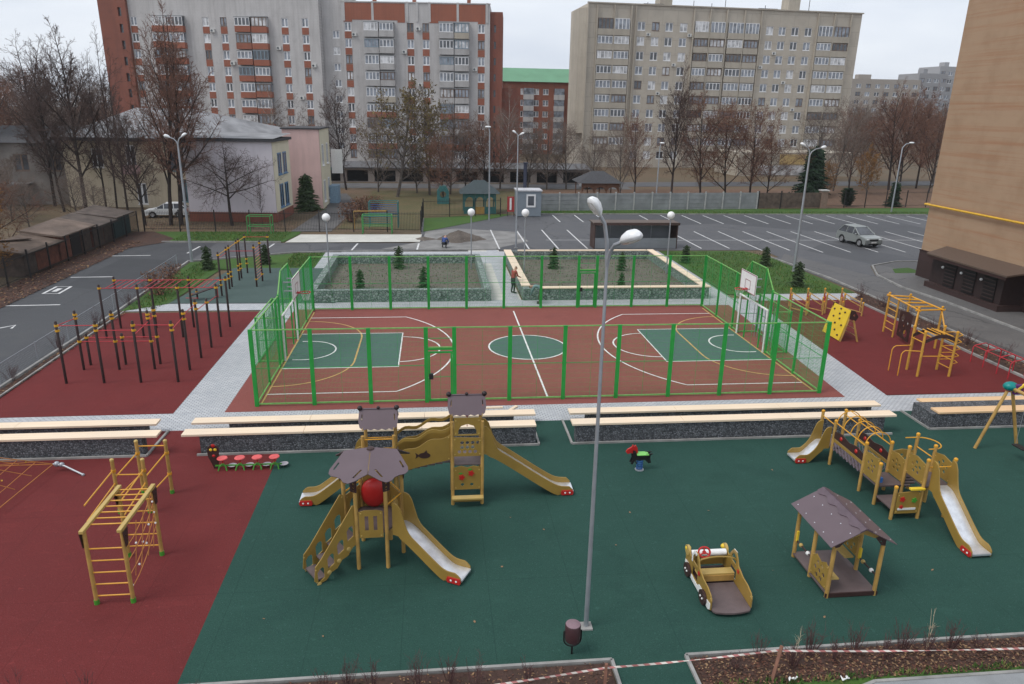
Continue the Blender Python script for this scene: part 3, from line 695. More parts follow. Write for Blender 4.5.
# second and third tower, square, with gabled roof leaves
def tower(x0, x1, y0, y1, h, zp):
    posts(pc, [(x0,y0,h-.24),(x1,y0,h-.24),(x0,y1,h-.24),(x1,y1,h-.24)])
    deck(pc, x0,x1,y0,y1,zp)
    xc, yc = (x0+x1)/2, (y0+y1)/2; W = x1-x0+.2
    up = [(-W/2,.0),(-W/2+.06,.06),(W/2-.06,.06),(W/2,.0),(W/2+.02,-.32),(W/2-.02,-.5),(W/2-.12,-.58)]
    sc = [(W/2-.12-(W-.24)*i/8, -.58+(.035 if i%2 else -.0)) for i in range(1,8)]
    for sg in (-1,1):
        v = V((0,-sg*.62,.785)).normalized()
        plate(pc, up+sc+[(-W/2+.12,-.58),(-W/2+.02,-.5),(-W/2-.02,-.32)], (xc,yc+sg*.015,h+.36),(1,0,0),v,.018,
            [[(-W/2+.07,-.12),(-W/2+.1,-.12),(-W/2+.09,-.3),(-W/2+.06,-.3)],[(W/2-.1,-.12),(W/2-.07,-.12),(W/2-.06,-.3),(W/2-.09,-.3)]], ROOFP, 'roof_leaf')
    for q in (-1,0,1):
        k = MB(); k.ball((xc+q*(W/2-.02),yc,h+.42),.075 if q else .05); k.build('roof_knob', M('dark knob',(.02,.011,.012),.45), pc, True)
    for xx in (x0,x1):
        k = MB(); k.panel([(-.4,0),(.4,0),(0,.42)], .02, (xx,yc,h-.1),(0,1,0),(0,0,1),[circ(0,.15,.08,10)]); k.build('gable', HPL, pc)
tower(4.76,5.62,-7.76,-6.9,2.5,1.05)
rail(pc,(4.76,-7.76,2.15),(5.62,-7.76,2.15)); rail(pc,(4.76,-6.9,1.8),(5.62,-6.9,1.8)); rail(pc,(4.76,-6.9,1.45),(5.62,-6.9,1.45))
slide(pc, (4.72,-7.25), (-1,0), 1.05, 1.85)
tower(7.25,8.1,-7.76,-6.9,2.86,1.3)
slide(pc, (8.12,-7.2), (1,0), 1.55, 2.72)
# bridge between them: humped decks and waved side walls
L = 7.2-5.68
def hump(q): return .28*math.sin(PI*q*.5) 
for yy in (-7.74,-6.92):
    n_ = 14; top = [(L*i/n_, 1.62+.6*(i/n_)**.8 + .05*math.sin(4*PI*i/n_)) for i in range(n_+1)]; bot = [(L*i/n_, 1.02+.42*(i/n_)**.7) for i in range(n_+1)]
    fish = [(.62+.17*math.cos(t)*1.0, 1.68+.1*math.sin(t)) for t in [2*PI*i/14 for i in range(14)]]
    w_ = plate(pc, top+bot[::-1], (5.68,yy,0),(1,0,0),(0,0,1), .025, name='bridge_wall')
    f = MB(); yq = yy - .016
    f.panel([(.78+.17*math.cos(t), 1.6+.09*math.sin(t)) for t in [2*PI*i/14 for i in range(14)]]  , .006, (5.68,yq,0),(1,0,0),(0,0,1)); f.panel([(.64,1.6),(.52,1.7),(.55,1.6),(.52,1.5)], .006, (5.68,yq,0),(1,0,0),(0,0,1)); f.panel([(.74,1.66),(.84,1.77),(.87,1.66)], .006, (5.68,yq-.004,0),(1,0,0),(0,0,1))
    if yy < -7.5: f.build('fish_cutout', BROWN, w_)
    top2 = [(L*i/n_, 1.98+.5*(i/n_)**.8 + .06*math.sin(4*PI*i/n_)) for i in range(n_+1)]
    plate(pc, top2+[(a,z-.09) for a,z in top2[::-1]], (5.68,yy,0),(1,0,0),(0,0,1), .025, name='handrail')
for i in range(7):
    q = (i+.5)/7; z = 1.06+.3*q**.8; b = MB(); b.beam((5.68+L*q,-7.7,z),(5.68+L*q,-6.96,z),L/7-.02,.035); b.build('bridge_board', DECK, pc)
# third tower front: arch, flower lattice panel, dark gap, climbing panel with flowers, step
ox = (7.25,-7.79,0)
plate(pc, [(.05,2.2),(.8,2.2),(.8,2.74),(.05,2.74)], ox,(1,0,0),(0,0,1), .022, [[(.17,2.24),(.68,2.24),(.68,2.36),(.6,2.5),(.425,2.56),(.25,2.5),(.17,2.36)]], name='arch_panel')
plate(pc, [(.02,1.56),(.83,1.56),(.83,2.12),(.02,2.16)], ox,(1,0,0),(0,0,1), .022, [circ(.2+.15*i+(.075 if j else 0),1.7+.14*j,.055,8) for j in range(3) for i in range(4) if not (j%2 and i==3)], name='lattice_panel')
cp = plate(pc, [(.04,.5),(.81,.5),(.81,1.2),(.6,1.25),(.425,1.2),(.25,1.25),(.04,1.2)], ox,(1,0,0),(0,0,1), .022, [circ(.28,.66,.05,8),circ(.55,.66,.05,8)], name='climbing_panel')
for a,z in ((.26,.9),(.53,1.02)):
    f = MB(); f.panel(flower(a,z,.075,5), .03, V(ox)+V((0,-.027,0)),(1,0,0),(0,0,1)); f.build('flower', REDP, cp)
    f = MB(); f.panel(circ(a-.03,z+.12,.06,8,.025), .012, V(ox)+V((0,-.018,0)),(1,0,0),(0,0,1)); f.build('leaf', GREENP, cp)
b = MB(); b.box(7.22,8.13,-8.0,-7.8,.26,.31); b.build('step', HPLE, pc, bevel=.005)
b = MB(); b.box(7.27,8.08,-7.77,-7.73,.08,.24); b.build('step_riser', HPL, pc)
for z in (1.0,.62): rail(pc,(8.1,-7.7,z),(8.1,-6.95,z))
k = MB(); k.tube([(7.68,-7.5,2.75),(7.68,-7.5,2.35)],.012,n=5); k.ball((7.68,-7.5,2.7),.05); k.build('toy_bell', REDP, pc, True)

# ------------------------------------------------------------------ long low play complex at the right
lc = thing('play_complex', 'long low ochre play complex with arched tunnel bridge and two slides at the right', 'play complex', (20.2,-7.6,0))
xl, xr = 19.68, 20.49
posts(lc, [(xl,-6.14,1.53),(xl,-5.32,1.53),(xr,-6.14,1.53),(xr,-5.32,1.53),(xl,-7.88,1.58),(xr,-7.88,1.58),(xl,-8.68,1.3),(xl,-9.51,1.0),(xr,-8.66,1.81),(xr,-9.51,1.81),(21.3,-8.66,1.81),(21.3,-9.51,1.81),(21.3,-7.85,1.81)], cap=YELM)
deck(lc, xl,xr,-6.14,-5.32,.6); deck(lc, xl,xr,-8.68,-7.88,.62); deck(lc, xl,xr,-9.51,-8.7,.32,'low_platform'); deck(lc, xr+.02,21.3,-9.51,-8.66,1.02)
slide(lc, (19.66,-5.73), (-1,0.0), .62, 1.1, .5, .5)
slide(lc, (20.92,-9.54), (.01,-1), 1.05, 1.95, .52)
# arched bridge
b = MB(); b.box(xl+.08,xr-.08,-7.86,-6.16,.52,.56); b.build('bridge_floor', DECK, lc)
for xx in (xl,xr):
    w_ = plate(lc, [(.04,.98),(1.7,.98),(1.7,1.2),(1.3,1.28),(.87,1.2),(.44,1.28),(.04,1.2)], (xx,-7.88,0),(0,1,0),(0,0,1), .022, m=BROWN, name='bridge_panel')
    for a in (.44,1.3):
        c = MB(); c.lathe([(.07,0),(.05,.025),(.001,.03)], (xx-.012,-7.88+a,1.12), 12, axis=(-1,0,0)); c.build('dot', REDP, w_, True)
    plate(lc, [(.04,.86),(1.7,.86),(1.7,.96),(.04,.96)], (xx,-7.88,0),(0,1,0),(0,0,1), .024, name='bridge_rail')
    rail(lc, (xx,-7.88,1.5),(xx,-6.14,1.5))
    m = MB()
    for i in range(9):
        for sg in (1,-1):
            y0 = -7.86+i*.2; m.tube([(xx,y0 if sg>0 else y0+.2,.56),(xx,y0+.1,.71),(xx,y0+.2 if sg>0 else y0,.86)],.011,n=4,cap=False)
    m.build('rope_net', M('mauve rope',(.2,.16,.2),.8), lc)
for i in range(5):
    y = -6.2-i*.4; bent(lc, [(xl+(xr-xl)*.5-(xr-xl)*.5*math.cos(PI*k/14), y, 1.5+.42*math.sin(PI*k/14)) for k in range(15)], .016, name='arch')
rail(lc, ((xl+xr)/2,-6.2,1.92),((xl+xr)/2,-7.8,1.92),.014)
dot5 = lambda cx,cz: holes_ring(cx,cz,.16,.052,5,.3)+[circ(cx,cz,.045,8)]
plate(lc, [(.04,.66),(.74,.66),(.74,1.36),(.5,1.42),(.3,1.4),(.04,1.45)], (xl,-8.66,0),(0,1,0),(0,0,1), .024, dot5(.4,1.05))
plate(lc, [(.04,.66),(.74,.66),(.74,1.36),(.4,1.42),(.04,1.36)], (xr,-8.64,0),(0,1,0),(0,0,1), .024, dot5(.4,1.05))
plate(lc, [(.04,.66),(.78,.66),(.78,1.4),(.04,1.4)], (xl,-7.86,0),(1,0,0),(0,0,1), .024, dot5(.4,1.05)) if False else None
plate(lc, [(.04,.68),(.77,.68),(.77,1.3),(.4,1.36),(.04,1.3)], (xr,-7.84,0),(1,0,0),(0,0,1), .024, dot5(.4,1.0))
plate(lc, [(.04,1.05),(.8,1.05),(.8,1.66),(.45,1.74),(.04,1.66)], (xr,-9.49,0),(0,1,0),(0,0,1), .024, dot5(.42,1.4))
plate(lc, [(.04,1.05),(.8,1.05),(.8,1.66),(.45,1.74),(.04,1.66)], (21.3,-9.49,0),(0,1,0),(0,0,1), .024, dot5(.42,1.4))
fp = plate(lc, [(.05,.2),(.76,.2),(.76,.86),(.6,.9),(.05,.86)], (xl,-9.54,0),(1,0,0),(0,0,1), .024, name='play_panel')
for (a,z,r,m) in ((.22,.66,.07,REDP),(.58,.62,.07,GREENP),(.22,.42,.05,REDP)):
    c = MB(); c.panel(flower(a,z,r,5), .03, (xl,-9.565,0),(1,0,0),(0,0,1)); c.build('toy', m, fp)
c = MB(); c.box(xl+.12,xl+.66,-9.57,-9.553,.32,.38); c.build('slider', WHITE, fp)
b = MB(); b.box(xl+.4,xr+.02,-9.6,-9.48,.94,1.0); b.build('yellow_rail', YELB, lc, bevel=.01)
b = MB(); b.box(xl+.03,xl+.1,-8.75,-8.6,.75,.9); b.build('bolt', BLUEP, lc)
plate(lc, [(.05,.1),(.76,.1),(.76,.3),(.05,.3)], (xl,-8.72,0),(1,0,0),(0,0,1), .03, m=BROWN, name='riser')
bent(lc, [(20.9,-7.86,1.74),(21.1,-7.86,1.74)]+[(21.28+.4*math.cos(a),-8.26+.4*math.sin(a),1.74) for a in [R(90-i*18) for i in range(11)]]+[(21.1,-8.66,1.74)], .018, name='ring')
rail(lc, (21.3,-7.85,1.45),(21.3,-8.66,1.45)); rail(lc,(xr,-9.51,1.62),(21.3,-9.51,1.62)); rail(lc,(xl,-6.14,1.4),(xl,-5.34,1.4)); rail(lc,(xr,-6.14,1.4),(xr,-5.34,1.4))
for i in range(4): b = MB(); b.box(20.58,21.22,-8.6+.18*i,-8.46+.18*i,.78-.2*i,.82-.2*i); b.build('step', DECK, lc)

# ------------------------------------------------------------------ play house
ph = thing('play_house', 'open wooden play house with mauve gabled roof and brown floor', 'play house', (16.6,-11.8,0))
posts(ph, [(16.02,-11.04,1.42),(16.02,-11.88,1.42),(16.02,-12.7,1.42),(17.22,-11.04,1.42),(17.22,-11.88,1.42),(17.22,-12.7,1.42)], r=.05)
deck(ph, 15.98,17.26,-12.72,-11.02,.14)
b = MB(); b.box(15.96,17.28,-12.745,-12.72,.02,.13); b.build('floor_edge', BROWN, ph)
for sg in (-1,1):
    v = V((sg*-.86,0,.46)).normalized(); n_ = 9
    plate(ph, [(-.98,0),(.98,0),(.98,-.92),(-.98,-.92)], (16.62,-11.9,1.93),(0,1,0),v,.018, m=ROOFP, name='roof_leaf')
    nn = V((sg*.46,0,.86)).normalized(); o_ = V((16.62,-11.9,1.93)) + nn*.011
    wv = [( -.98+1.96*i/24, -.17+.045*math.sin(i*1.05)) for i in range(25)]
    plate(ph, [(-.98,-.0)]+wv+[(.98,-.0)], o_+nn*.006,(0,1,0),v,.026, m=M('darker mauve trim',(.1,.07,.085),.45), name='ridge_trim')
    s_ = MB()
    for i in range(5):
        for j in (-.35,-.8): p = V((16.62,-11.9,1.93))+V((0,-.85+i*.42,0))+v*j+nn*.009; s_.lathe([(.016,0),(.012,.008)], p, 6, axis=nn)
    s_.build('roof_screws', STEEL, ph)
    for yy in (-12.74,-11.02):
        plate(ph, [(0,-.02),(.62*sg,-.36),(.62*sg,-.52),(.52*sg,-.5),(.3*sg,-.24),(0,-.14)] , (16.62,yy,1.91),(1,0,0),(0,0,1), .02, [circ(.5*sg,-.4,.025,6)], HPLE if False else BROWN, 'gable_bracket')
plate(ph, [(-.4,-.24),(0,-.03),(.4,-.24),(.3,-.28),(0,-.16),(-.3,-.28)], (16.62,-12.76,1.91),(1,0,0),(0,0,1), .02, m=HPL, name='gable_trim')
plate(ph, [(.04,.18),(.78,.18),(.78,.62),(.62,.8),(.4,.72),(.2,.84),(.04,.72)], (16.0,-12.7,0),(0,1,0),(0,0,1), .024, holes_ring(.41,.46,.19,.06,6)+[circ(.41,.46,.06,8)])
plate(ph, [(.04,.45),(.78,.45),(.78,.95),(.5,1.05),(.2,.98),(.04,1.05)], (17.24,-11.86,0),(0,1,0),(0,0,1), .024, holes_ring(.41,.7,.17,.05,6))
b = MB(); b.box(16.07,16.32,-12.62,-11.95,.42,.46); b.build('bench_seat', HPLE, ph, bevel=.004)
b = MB(); b.box(16.93,17.17,-11.8,-11.1,.42,.46); b.build('bench_seat', HPLE, ph, bevel=.004)
for (x,y0,y1) in ((16.02,-11.86,-11.06),(17.22,-12.66,-11.92)):
    rail(ph,(x,y0,.52),(x,y1,.52),.02,BROWN,'bead_bar')
    for i in range(2): c = MB(); c.ball((x,y0+.2+i*.35,.52),.055,n=10,m=6); c.build('bead', WHITE if i!=1 else HPLE, ph, True)
    c = MB(); c.box(x-.03,x+.03,y1-.06,y1+.02,.5,.8); c.build('clasp', YELB, ph, bevel=.01)

# ------------------------------------------------------------------ toy car
tc = thing('toy_car', 'low open wooden play car with red steering wheel, white bonnet and brown loading floor', 'toy car', (13.5,-12.2,0))
for sg, X in ((-1,13.02),(1,13.98)):
    # y runs from the tail (0) to the nose (1.85)
    body = [(0,.12),(.12,.06),(1.75,.06),(1.86,.2),(1.88,.5),(1.84,.66),(1.74,.74),(1.62,.7),(1.5,.66),(1.4,.86),(1.28,1.02),(1.1,1.05),(.98,.9),(.9,.74),(.6,.62),(.3,.6),(.08,.52),(0,.4)]
    hs = [[(1.04,.66),(1.36,.66),(1.32,.84),(1.22,.94),(1.12,.92),(1.06,.8)], rect(.98,.2,1.36,.52)]
    plate(tc, body, (X,-13.06,0),(0,1,0),(0,0,1), .03, hs, name='side_panel', bevel=.004)
    plate(tc, [(.02,.13),(.12,.06),(1.74,.06),(1.84,.2),(1.85,.34),(1.62,.38),(1.42,.2),(.92,.18),(.8,.3),(.5,.3),(.3,.26),(.03,.3)], (X+sg*.022,-13.06,0),(0,1,0),(0,0,1), .012, m=WHITE, name='sill')
    plate(tc, [(1.36,.62),(1.42,.62),(1.42,.8),(1.3,1.02),(1.1,1.04),(1.12,.97),(1.26,.95),(1.36,.8)], (X+sg*.022,-13.06,0),(0,1,0),(0,0,1), .012, m=WHITE, name='window_frame')
    for a in (.42,1.56):
        w = MB(); w.lathe([(.2,-.03),(.2,.03)], (X+sg*.06,-13.06+a,.2), 20, axis=(1,0,0)); wo = w.build('wheel', BROWN, tc, True)
        for k in range(2): c = MB(); c.lathe([(.03,0),(.02,.02)], (X+sg*.09,-13.06+a-.06+.12*k,.2), 8, axis=(sg,0,0)); c.build('bolt_cap', WHITE, wo, True)
    h = MB(); h.lathe([(.15,-.03),(.15,.03)], (X-sg*.0,-11.27,.68), 18, axis=(1,0,0)); ho = h.build('headlight', HPLE, tc, True)
    c = MB(); c.ball((X-.02*sg,-11.2,.7),.075); c.build('lamp', YELB, ho, True)
    fl = MB(); fl.panel(flower(.86,.6,.055,5), .014, (X-sg*.024,-13.06,0),(0,1,0),(0,0,1)); fl.panel(flower(.86,.6,.055,5), .014, (X+sg*.036,-13.06,0),(0,1,0),(0,0,1)); fl.build('flower', REDP, tc)
b = MB(); b.tube([(13.06,-11.4,.66),(13.94,-11.4,.66)], .09, n=14); b.build('bonnet', WHITE, tc, True)
b = MB(); b.box(13.05,13.95,-11.32,-11.28,.2,.6); b.build('grille', HPL, tc)
b = MB(); b.box(13.04,13.96,-12.02,-11.78,.38,.43); b.build('bench_seat', HPLE, tc, bevel=.005)
b = MB(); b.box(13.05,13.95,-12.05,-12.02,.2,.38); b.build('bench_back', TIMB, tc)
b = MB(); b.box(13.04,13.96,-13.1,-12.05,.1,.15); b.panel(circ(13.5,0,.46,24,.0001), .001) if False else None; b.build('loading_floor', DECK, tc, bevel=.005)
b = MB(); b.panel([(-.46,0),(.46,0),(.4,-.08),(.2,-.13),(0,-.145),(-.2,-.13),(-.4,-.08)], .05, (13.5,-13.1,.125),(1,0,0),(0,1,0)); b.build('tail_lip', DECK, tc)
b = MB(); b.box(13.04,13.96,-12.0,-11.3,.1,.14); b.build('front_floor', BROWN, tc)
bent(tc, [(13.03,-12.0,.82),(13.1,-12.0,.9),(13.3,-12.0,.95),(13.5,-12.0,.965),(13.7,-12.0,.95),(13.9,-12.0,.9),(13.97,-12.0,.82)], .025, HPL, 'roll_bar')
b = MB(); b.tube([(13.3+.145*math.cos(a*PI/9),-11.62+.06*math.sin(a*PI/9),.84+.13*math.sin(a*PI/9)) for a in range(18)],.026,n=6,closed=True)
for a in (0,120,240): b.tube([(13.3,-11.62,.84),(13.3+.145*math.cos(R(a+90)),-11.62+.06*math.sin(R(a+90)),.84+.13*math.sin(R(a+90)))],.02,n=5)
b.lathe([(.05,-.02),(.05,.02)], (13.3,-11.62,.84), 10, axis=(0,-1,.4)); b.tube([(13.3,-11.62,.84),(13.32,-11.35,.55)],.02)
b.build('steering_wheel', REDP, tc, True)
c = MB(); c.tube([(14.02,-12.82+.07*math.cos(a*PI/6),.36+.09*math.sin(a*PI/6)) for a in range(12)],.012,n=5,closed=True); c.build('tail_ring', DARK, tc)
tc.scale = (1,.94,.86); tc.location.y = -12.25

# ------------------------------------------------------------------ yellow climbing frame with rope net (left front)
cf = thing('monkey_bars', 'yellow monkey bar frame with ladder end, rope net side and green feet', 'climbing frame', (-.6,-9.5,0))
sq = [(-1.0,-11.55),(-.2,-11.55),(-1.0,-9.69),(-.2,-9.69)]
posts(cf, [(x,y,1.92) for x,y in sq], r=.048, foot=GREENP)
for x in (-1.0,-.2):
    b = MB(); b.beam((x,-11.68,1.95),(x,-9.58,1.95),.1,.075); b.build('top_beam', PLANK2 if False else HPLE, cf, bevel=.01)
    for y in (-11.55,-9.69):
        plate(cf, [(-.04,1.5),(.06,1.5),(.16,1.9),(-.1,1.9)] if y < -10 else [(.04,1.5),(-.06,1.5),(-.16,1.9),(.1,1.9)], (x+(.06 if x > -.5 else -.06),y,0),(0,1,0),(0,0,1),.018,[circ(.01,1.62,.02,6),circ(.0,1.76,.02,6)],BROWN,'bracket')
for i in range(7): rail(cf,(-1.0,-11.3+i*.26,1.93),(-.2,-11.3+i*.26,1.93),.017,YELM,'rung')
for i in range(5):
    rail(cf,(-1.0,-11.55,.22+i*.31),(-.2,-11.55,.22+i*.31),.017,YELM,'rung'); rail(cf,(-1.0,-9.69,.3+i*.33),(-.2,-9.69,.3+i*.33),.017,YELM,'rung')
nm = MB()
A_ = lambda q, z: (-.2, -11.5+1.76*q, z)
for i in range(4):
    for a, c in (((0,.35+.35*i),(1,.95+.3*i)),):
        p0, p1 = V(A_(a[0],min(a[1],1.9))), V(A_(c[0],min(c[1],1.9))); md = (p0+p1)/2 - V((0,0,.12)); nm.tube([p0,(p0+md)/2-V((0,0,.04)),md,(p1+md)/2-V((0,0,.03)),p1],.011,n=4)
for q0,q1 in ((.15,.4),(.35,.65),(.6,.9),(.8,1)): nm.tube([A_(q0,.5),A_((q0+q1)/2,1.05),A_(q1,1.7)],.01,n=4)
nm.build('rope_net', ROPE, cf)
nk = MB()
for q,z in ((.02,.4),(.3,.62),(.5,1.0),(.75,1.2),(.97,1.0),(.97,1.3),(.6,.85),(.3,1.2),(.97,1.6)): nk.ball(A_(q,z),.028,n=6,m=4)
nk.build('rope_joints', WHITE, cf)
pb = thing('parallel_bars', 'yellow timber posts with sloping bars behind the monkey bar frame', 'climbing frame', (-1.5,-7,0))
posts(pb, [(-.99,-6.5,1.67),(-1.8,-6.48,1.67),(-1.24,-7.56,1.62),(-2.05,-7.53,1.62)], r=.05, cap=HPLE, foot=GREENP)
rail(pb,(-.99,-6.5,1.55),(-1.8,-6.48,1.55)); rail(pb,(-1.24,-7.56,1.2),(-2.05,-7.53,1.2))
for x0,x1 in ((-.99,-1.24),(-1.8,-2.05)):
    rail(pb,(x0,-6.5,1.35),(x1,-7.55,1.1),.02); rail(pb,(x0,-6.5,.65),(x1,-7.55,.5),.02)
    rail(pb,(x1,-7.55,1.35),(x1+.15,-9.6,1.45),.02); rail(pb,(x1,-7.55,.95),(x1+.15,-9.6,1.0),.02)
for x,y in ((-.99,-6.5),(-1.24,-7.56),(-2.05,-7.53),(-1.8,-6.48)):
    for z in (.65,1.32): b = MB(); b.lathe([(.064,0),(.064,.07)], (x,y,z-.03), 10); b.build('clamp', YELM, pb, True)
# rope pyramid reaching in from the left edge
rn = thing('rope_net', 'orange rope climbing net held by a steel ground anchor at the left edge', 'rope net', (-8.6,-7.6,0))
b = MB(); b.lathe([(.07,0),(.05,3.4),(.02,3.45)], (-8.9,-7.6,0), 10); b.build('mast', GALV, rn, True)
top = V((-8.9,-7.6,2.6)); anc = [V((-5.05,-4.85,.25)), V((-5.7,-11.2,.1)), V((-12.2,-10.6,.1)), V((-12,-4.6,.1))]
for k in range(4):
    a, c = anc[k], anc[(k+1)%4]; m = MB()
    m.tube([top,a],.013,n=4)
    for i in range(1,11):
        q = i/11; p0 = top.lerp(a,q); p1 = top.lerp(c,q); md = (p0+p1)/2 - V((0,0,.08)); m.tube([p0,(p0+md)/2-V((0,0,.03)),md,(p1+md)/2-V((0,0,.03)),p1],.011,n=4)
    for i in range(1,8):
        e = a.lerp(c,i/8); m.tube([top.lerp(e,.25),top.lerp(e,.97)],.011,n=4)
    m.tube([a,c],.014,n=4)
    m.build('net_face', ROPE, rn)
    j = MB()
    for i in range(1,7):
        for q in range(6): j.ball(top.lerp(a.lerp(c,q/5),i/7)-V((0,0,.05)),.026,n=5,m=4)
    j.build('rope_joints', YELB, rn)
b = MB(); b.tube([anc[0],(-4.7,-4.9,.2),(-4.05,-5.2,.03)],.03,n=7); b.ball((-4.95,-4.83,.24),.09); b.ball((-4.8,-4.85,.22),.08); b.ball((-4.05,-5.2,.03),.05); b.build('ground_anchor', GALV, rn, True)

# ------------------------------------------------------------------ caterpillar stools
st = thing('caterpillar_seats', 'row of four red disc stools with a dark caterpillar head board', 'stools', (.8,-5.1,0))
for i in range(4):
    x = .1+i*.53
    b = MB(); b.lathe([(.15,0),(.165,.015),(.15,.035)], (x,-5.1,.38), 18); so = b.build('seat', REDP if False else M('coral red seat',(.62,.09,.09),.4), st, True)
    b = MB(); b.tube([(x,-5.1,.38),(x,-5.1,.2)],.025); b.build('stem', REDP, so, True)
    for q in (-1,1):
        b = MB(); b.tube([(x,-5.1,.22),(x+q*.1,-5.16,.12),(x+q*.13,-5.2,.0)],.022,n=6); b.build('leg', GREENP, so, True)
    if True: b = MB(); b.lathe([(.13,0),(.14,.012),(.12,.02)], (x+.26,-5.02,.1), 14); b.build('foot_rest', M('grey plate',(.45,.42,.45),.5), st, True)
plate(st, [(-.06,0),(.06,.02),(.1,.25),(.12,.5),(.14,.68),(.08,.8),(-.06,.84),(-.18,.76),(-.22,.6),(-.2,.4),(-.12,.2)], (-.14,-5.0,0),(1,0,0),(0,0,1),.06,m=BROWN,name='head_board')
for a,z,r,m in ((-.1,.66,.05,YELB),(.03,.66,.05,YELB),(-.03,.45,.05,REDP),(-.02,.8,.06,REDP)):
    b = MB(); b.lathe([(r,0),(r*.5,.02)], (-.14+a,-5.03,z), 12, axis=(0,-1,0)); b.build('face_mark', m, st, True)
b = MB(); b.beam((-.14,-5.08,.13),(1.9,-5.08,.13),.04,.04); b.build('base_bar', GREENP, st)

# ------------------------------------------------------------------ spring rider
sr = thing('spring_rider', 'small donkey spring rider with red head and black body on a blue spring', 'spring rider', (13.28,-6.05,0))
b = MB(); b.tube([(13.28+.11*math.cos(i*.6),-6.05+.11*math.sin(i*.6),.03+i*.0068) for i in range(58)],.022,n=6); b.build('spring', BLUEP, sr, True)
b = MB(); b.lathe([(.17,0),(.17,.03),(.08,.05)], (13.28,-6.05,0), 14); b.build('base', GALV, sr, True)
for yy in (-.09,.09):
    plate(sr, [(-.38,.3),(-.3,.28),(-.2,.45),(.16,.45),(.3,.3),(.4,.32),(.36,.5),(.36,.62),(.46,.7),(.3,.7),(-.16,.62),(-.2,.8),(-.3,.86),(-.32,.6),(-.3,.5)], (13.28,-6.05+yy,0),(1,0,0),(0,0,1),.03,m=DARK,name='body_panel')
plate(sr, [(-.1,.74),(-.14,.92),(-.2,1.02),(-.26,.96),(-.3,1.04),(-.36,.94),(-.5,.86),(-.56,.76),(-.5,.68),(-.36,.72),(-.26,.66),(-.18,.66)], (13.28,-6.05,0),(1,0,0),(0,0,1),.07,m=REDP,name='head')
b = MB(); b.box(13.12,13.58,-6.2,-5.9,.64,.68); b.build('seat', M('light green seat',(.2,.55,.12),.4), sr, bevel=.015)
sr.scale = (.86,.86,.86)
rail(sr,(13.02,-6.25,.8),(13.02,-5.85,.8),.018,DARK,'handle'); rail(sr,(13.1,-6.25,.36),(13.1,-5.85,.36),.02,DARK,'foot_bar')

# ------------------------------------------------------------------ swing at the right edge
sw = thing('swing', 'timber swing with slanting legs and teal plastic head at the right edge', 'swing', (26.3,-6.5,0))
for y in (-5.35,-8.35):
    for x in (25.46,27.04): b = MB(); b.tube([(x,y,0),(26.27+(.1 if x>26 else -.1),y,2.12)],.055,n=10); b.build('leg', TIMB, sw, True)
    b = MB(); b.ball((26.25,y,2.3),.2,(1.25,1,.8)); b.build('corner_head', TEALP, sw, True)
    b = MB(); b.box(26.28,26.58,y-.2,y-.08,2.05,2.42); b.build('corner_clip', PURP, sw, bevel=.03)
    b = MB(); b.beam((26.28,y-.16,2.16),(26.62,y-.21,2.46),.08,.09); b.build('corner_clip', YELB, sw, bevel=.02)
b = MB(); b.tube([(26.27,-5.35,2.25),(26.27,-8.35,2.25)],.06,n=10); b.build('cross_beam', TIMB, sw, True)
for y in (-6.3,-7.4):
    for q in (-.2,.2): rail(sw,(26.27,y+q,2.2),(26.27,y+q,.5),.007,GALV,'chain')
    b = MB(); b.box(26.15,26.39,y-.24,y+.24,.46,.5); b.build('seat', DARK, sw, bevel=.01)

# ------------------------------------------------------------------ outdoor gym, left
GP = M('dark gym post', (.028, .014, .014), .45, var=.15)
CLAMP = M('yellow clamp', (.62, .33, .02), .45)
def gposts(t, pts, clamps=()):
    for x, y, h in pts:
        p = MB(); p.lathe([(.054,0),(.054,h),(.03,h+.03),(.001,h+.035)], (x,y,0), 10); o = p.build('post', GP, t, True)
        zs = [h-.16] + [z for z in clamps if z < h-.2]
        for z in zs: c = MB(); c.lathe([(.075,0),(.075,.085)], (x,y,z-.04), 10); c.box(x+.05,x+.1,y-.03,y+.03,z-.03,z+.03); c.build('clamp', CLAMP, o)
def bars(t, segs, m=REDM, r=.019, name='bar'):
    for p, q in segs: rail(t, p, q, r, m, name)
t = thing('pull_up_bars', 'dark gym posts in two rows with red bars, nearest the left benches', 'exercise bars', (-6,3.7,0))
r1 = [(-8.21,2.93),(-6.73,2.9),(-5.28,2.87),(-3.8,2.84)]; r2 = [(-8.23,4.55),(-6.76,4.5),(-5.29,4.47)]; r3 = [(-8.21,5.16),(-6.74,5.15)]
gposts(t, [(*p,2.62) for p in r1], (2.25,)); gposts(t, [(*p,2.62) for p in r2], (2.3,1.28)); gposts(t, [(*p,1.42) for p in r3]); gposts(t, [(-5.29,5.15,2.62)], (1.26,2.2))
bars(t, [((*r1[0],2.46),(*r2[0],2.3)),((*r1[0],2.46),(*r1[1],2.46)),((*r1[1],2.25),(*r1[2],2.25)),((*r1[2],2.46),(*r1[3],2.46)),
  ((*r2[0],1.28),(*r2[1],1.28)),((*r2[1],1.28),(*r2[2],1.28)),((*r3[0],1.26),(*r3[1],1.26)),((*r3[1],1.26),(-5.29,5.15,1.26)),((*r1[2],2.05),(-5.29,5.15,2.2)),((*r1[3],2.25),(-3.77,4.27,2.4))])
t = thing('horizontal_bar_row', 'row of dark posts with stepped red bars along the paved path by the court', 'exercise bars', (-3.76,7,0))
gposts(t, [(-3.77,4.27,2.7),(-3.77,5.89,2.72),(-3.74,7.4,2.36)], (2.3,))
bars(t, [((-3.77,4.27,2.5),(-3.77,5.89,2.5)),((-3.77,5.89,2.2),(-3.74,7.4,2.2)),((-3.74,7.4,2.15),(-3.74,8.95,2.1))])
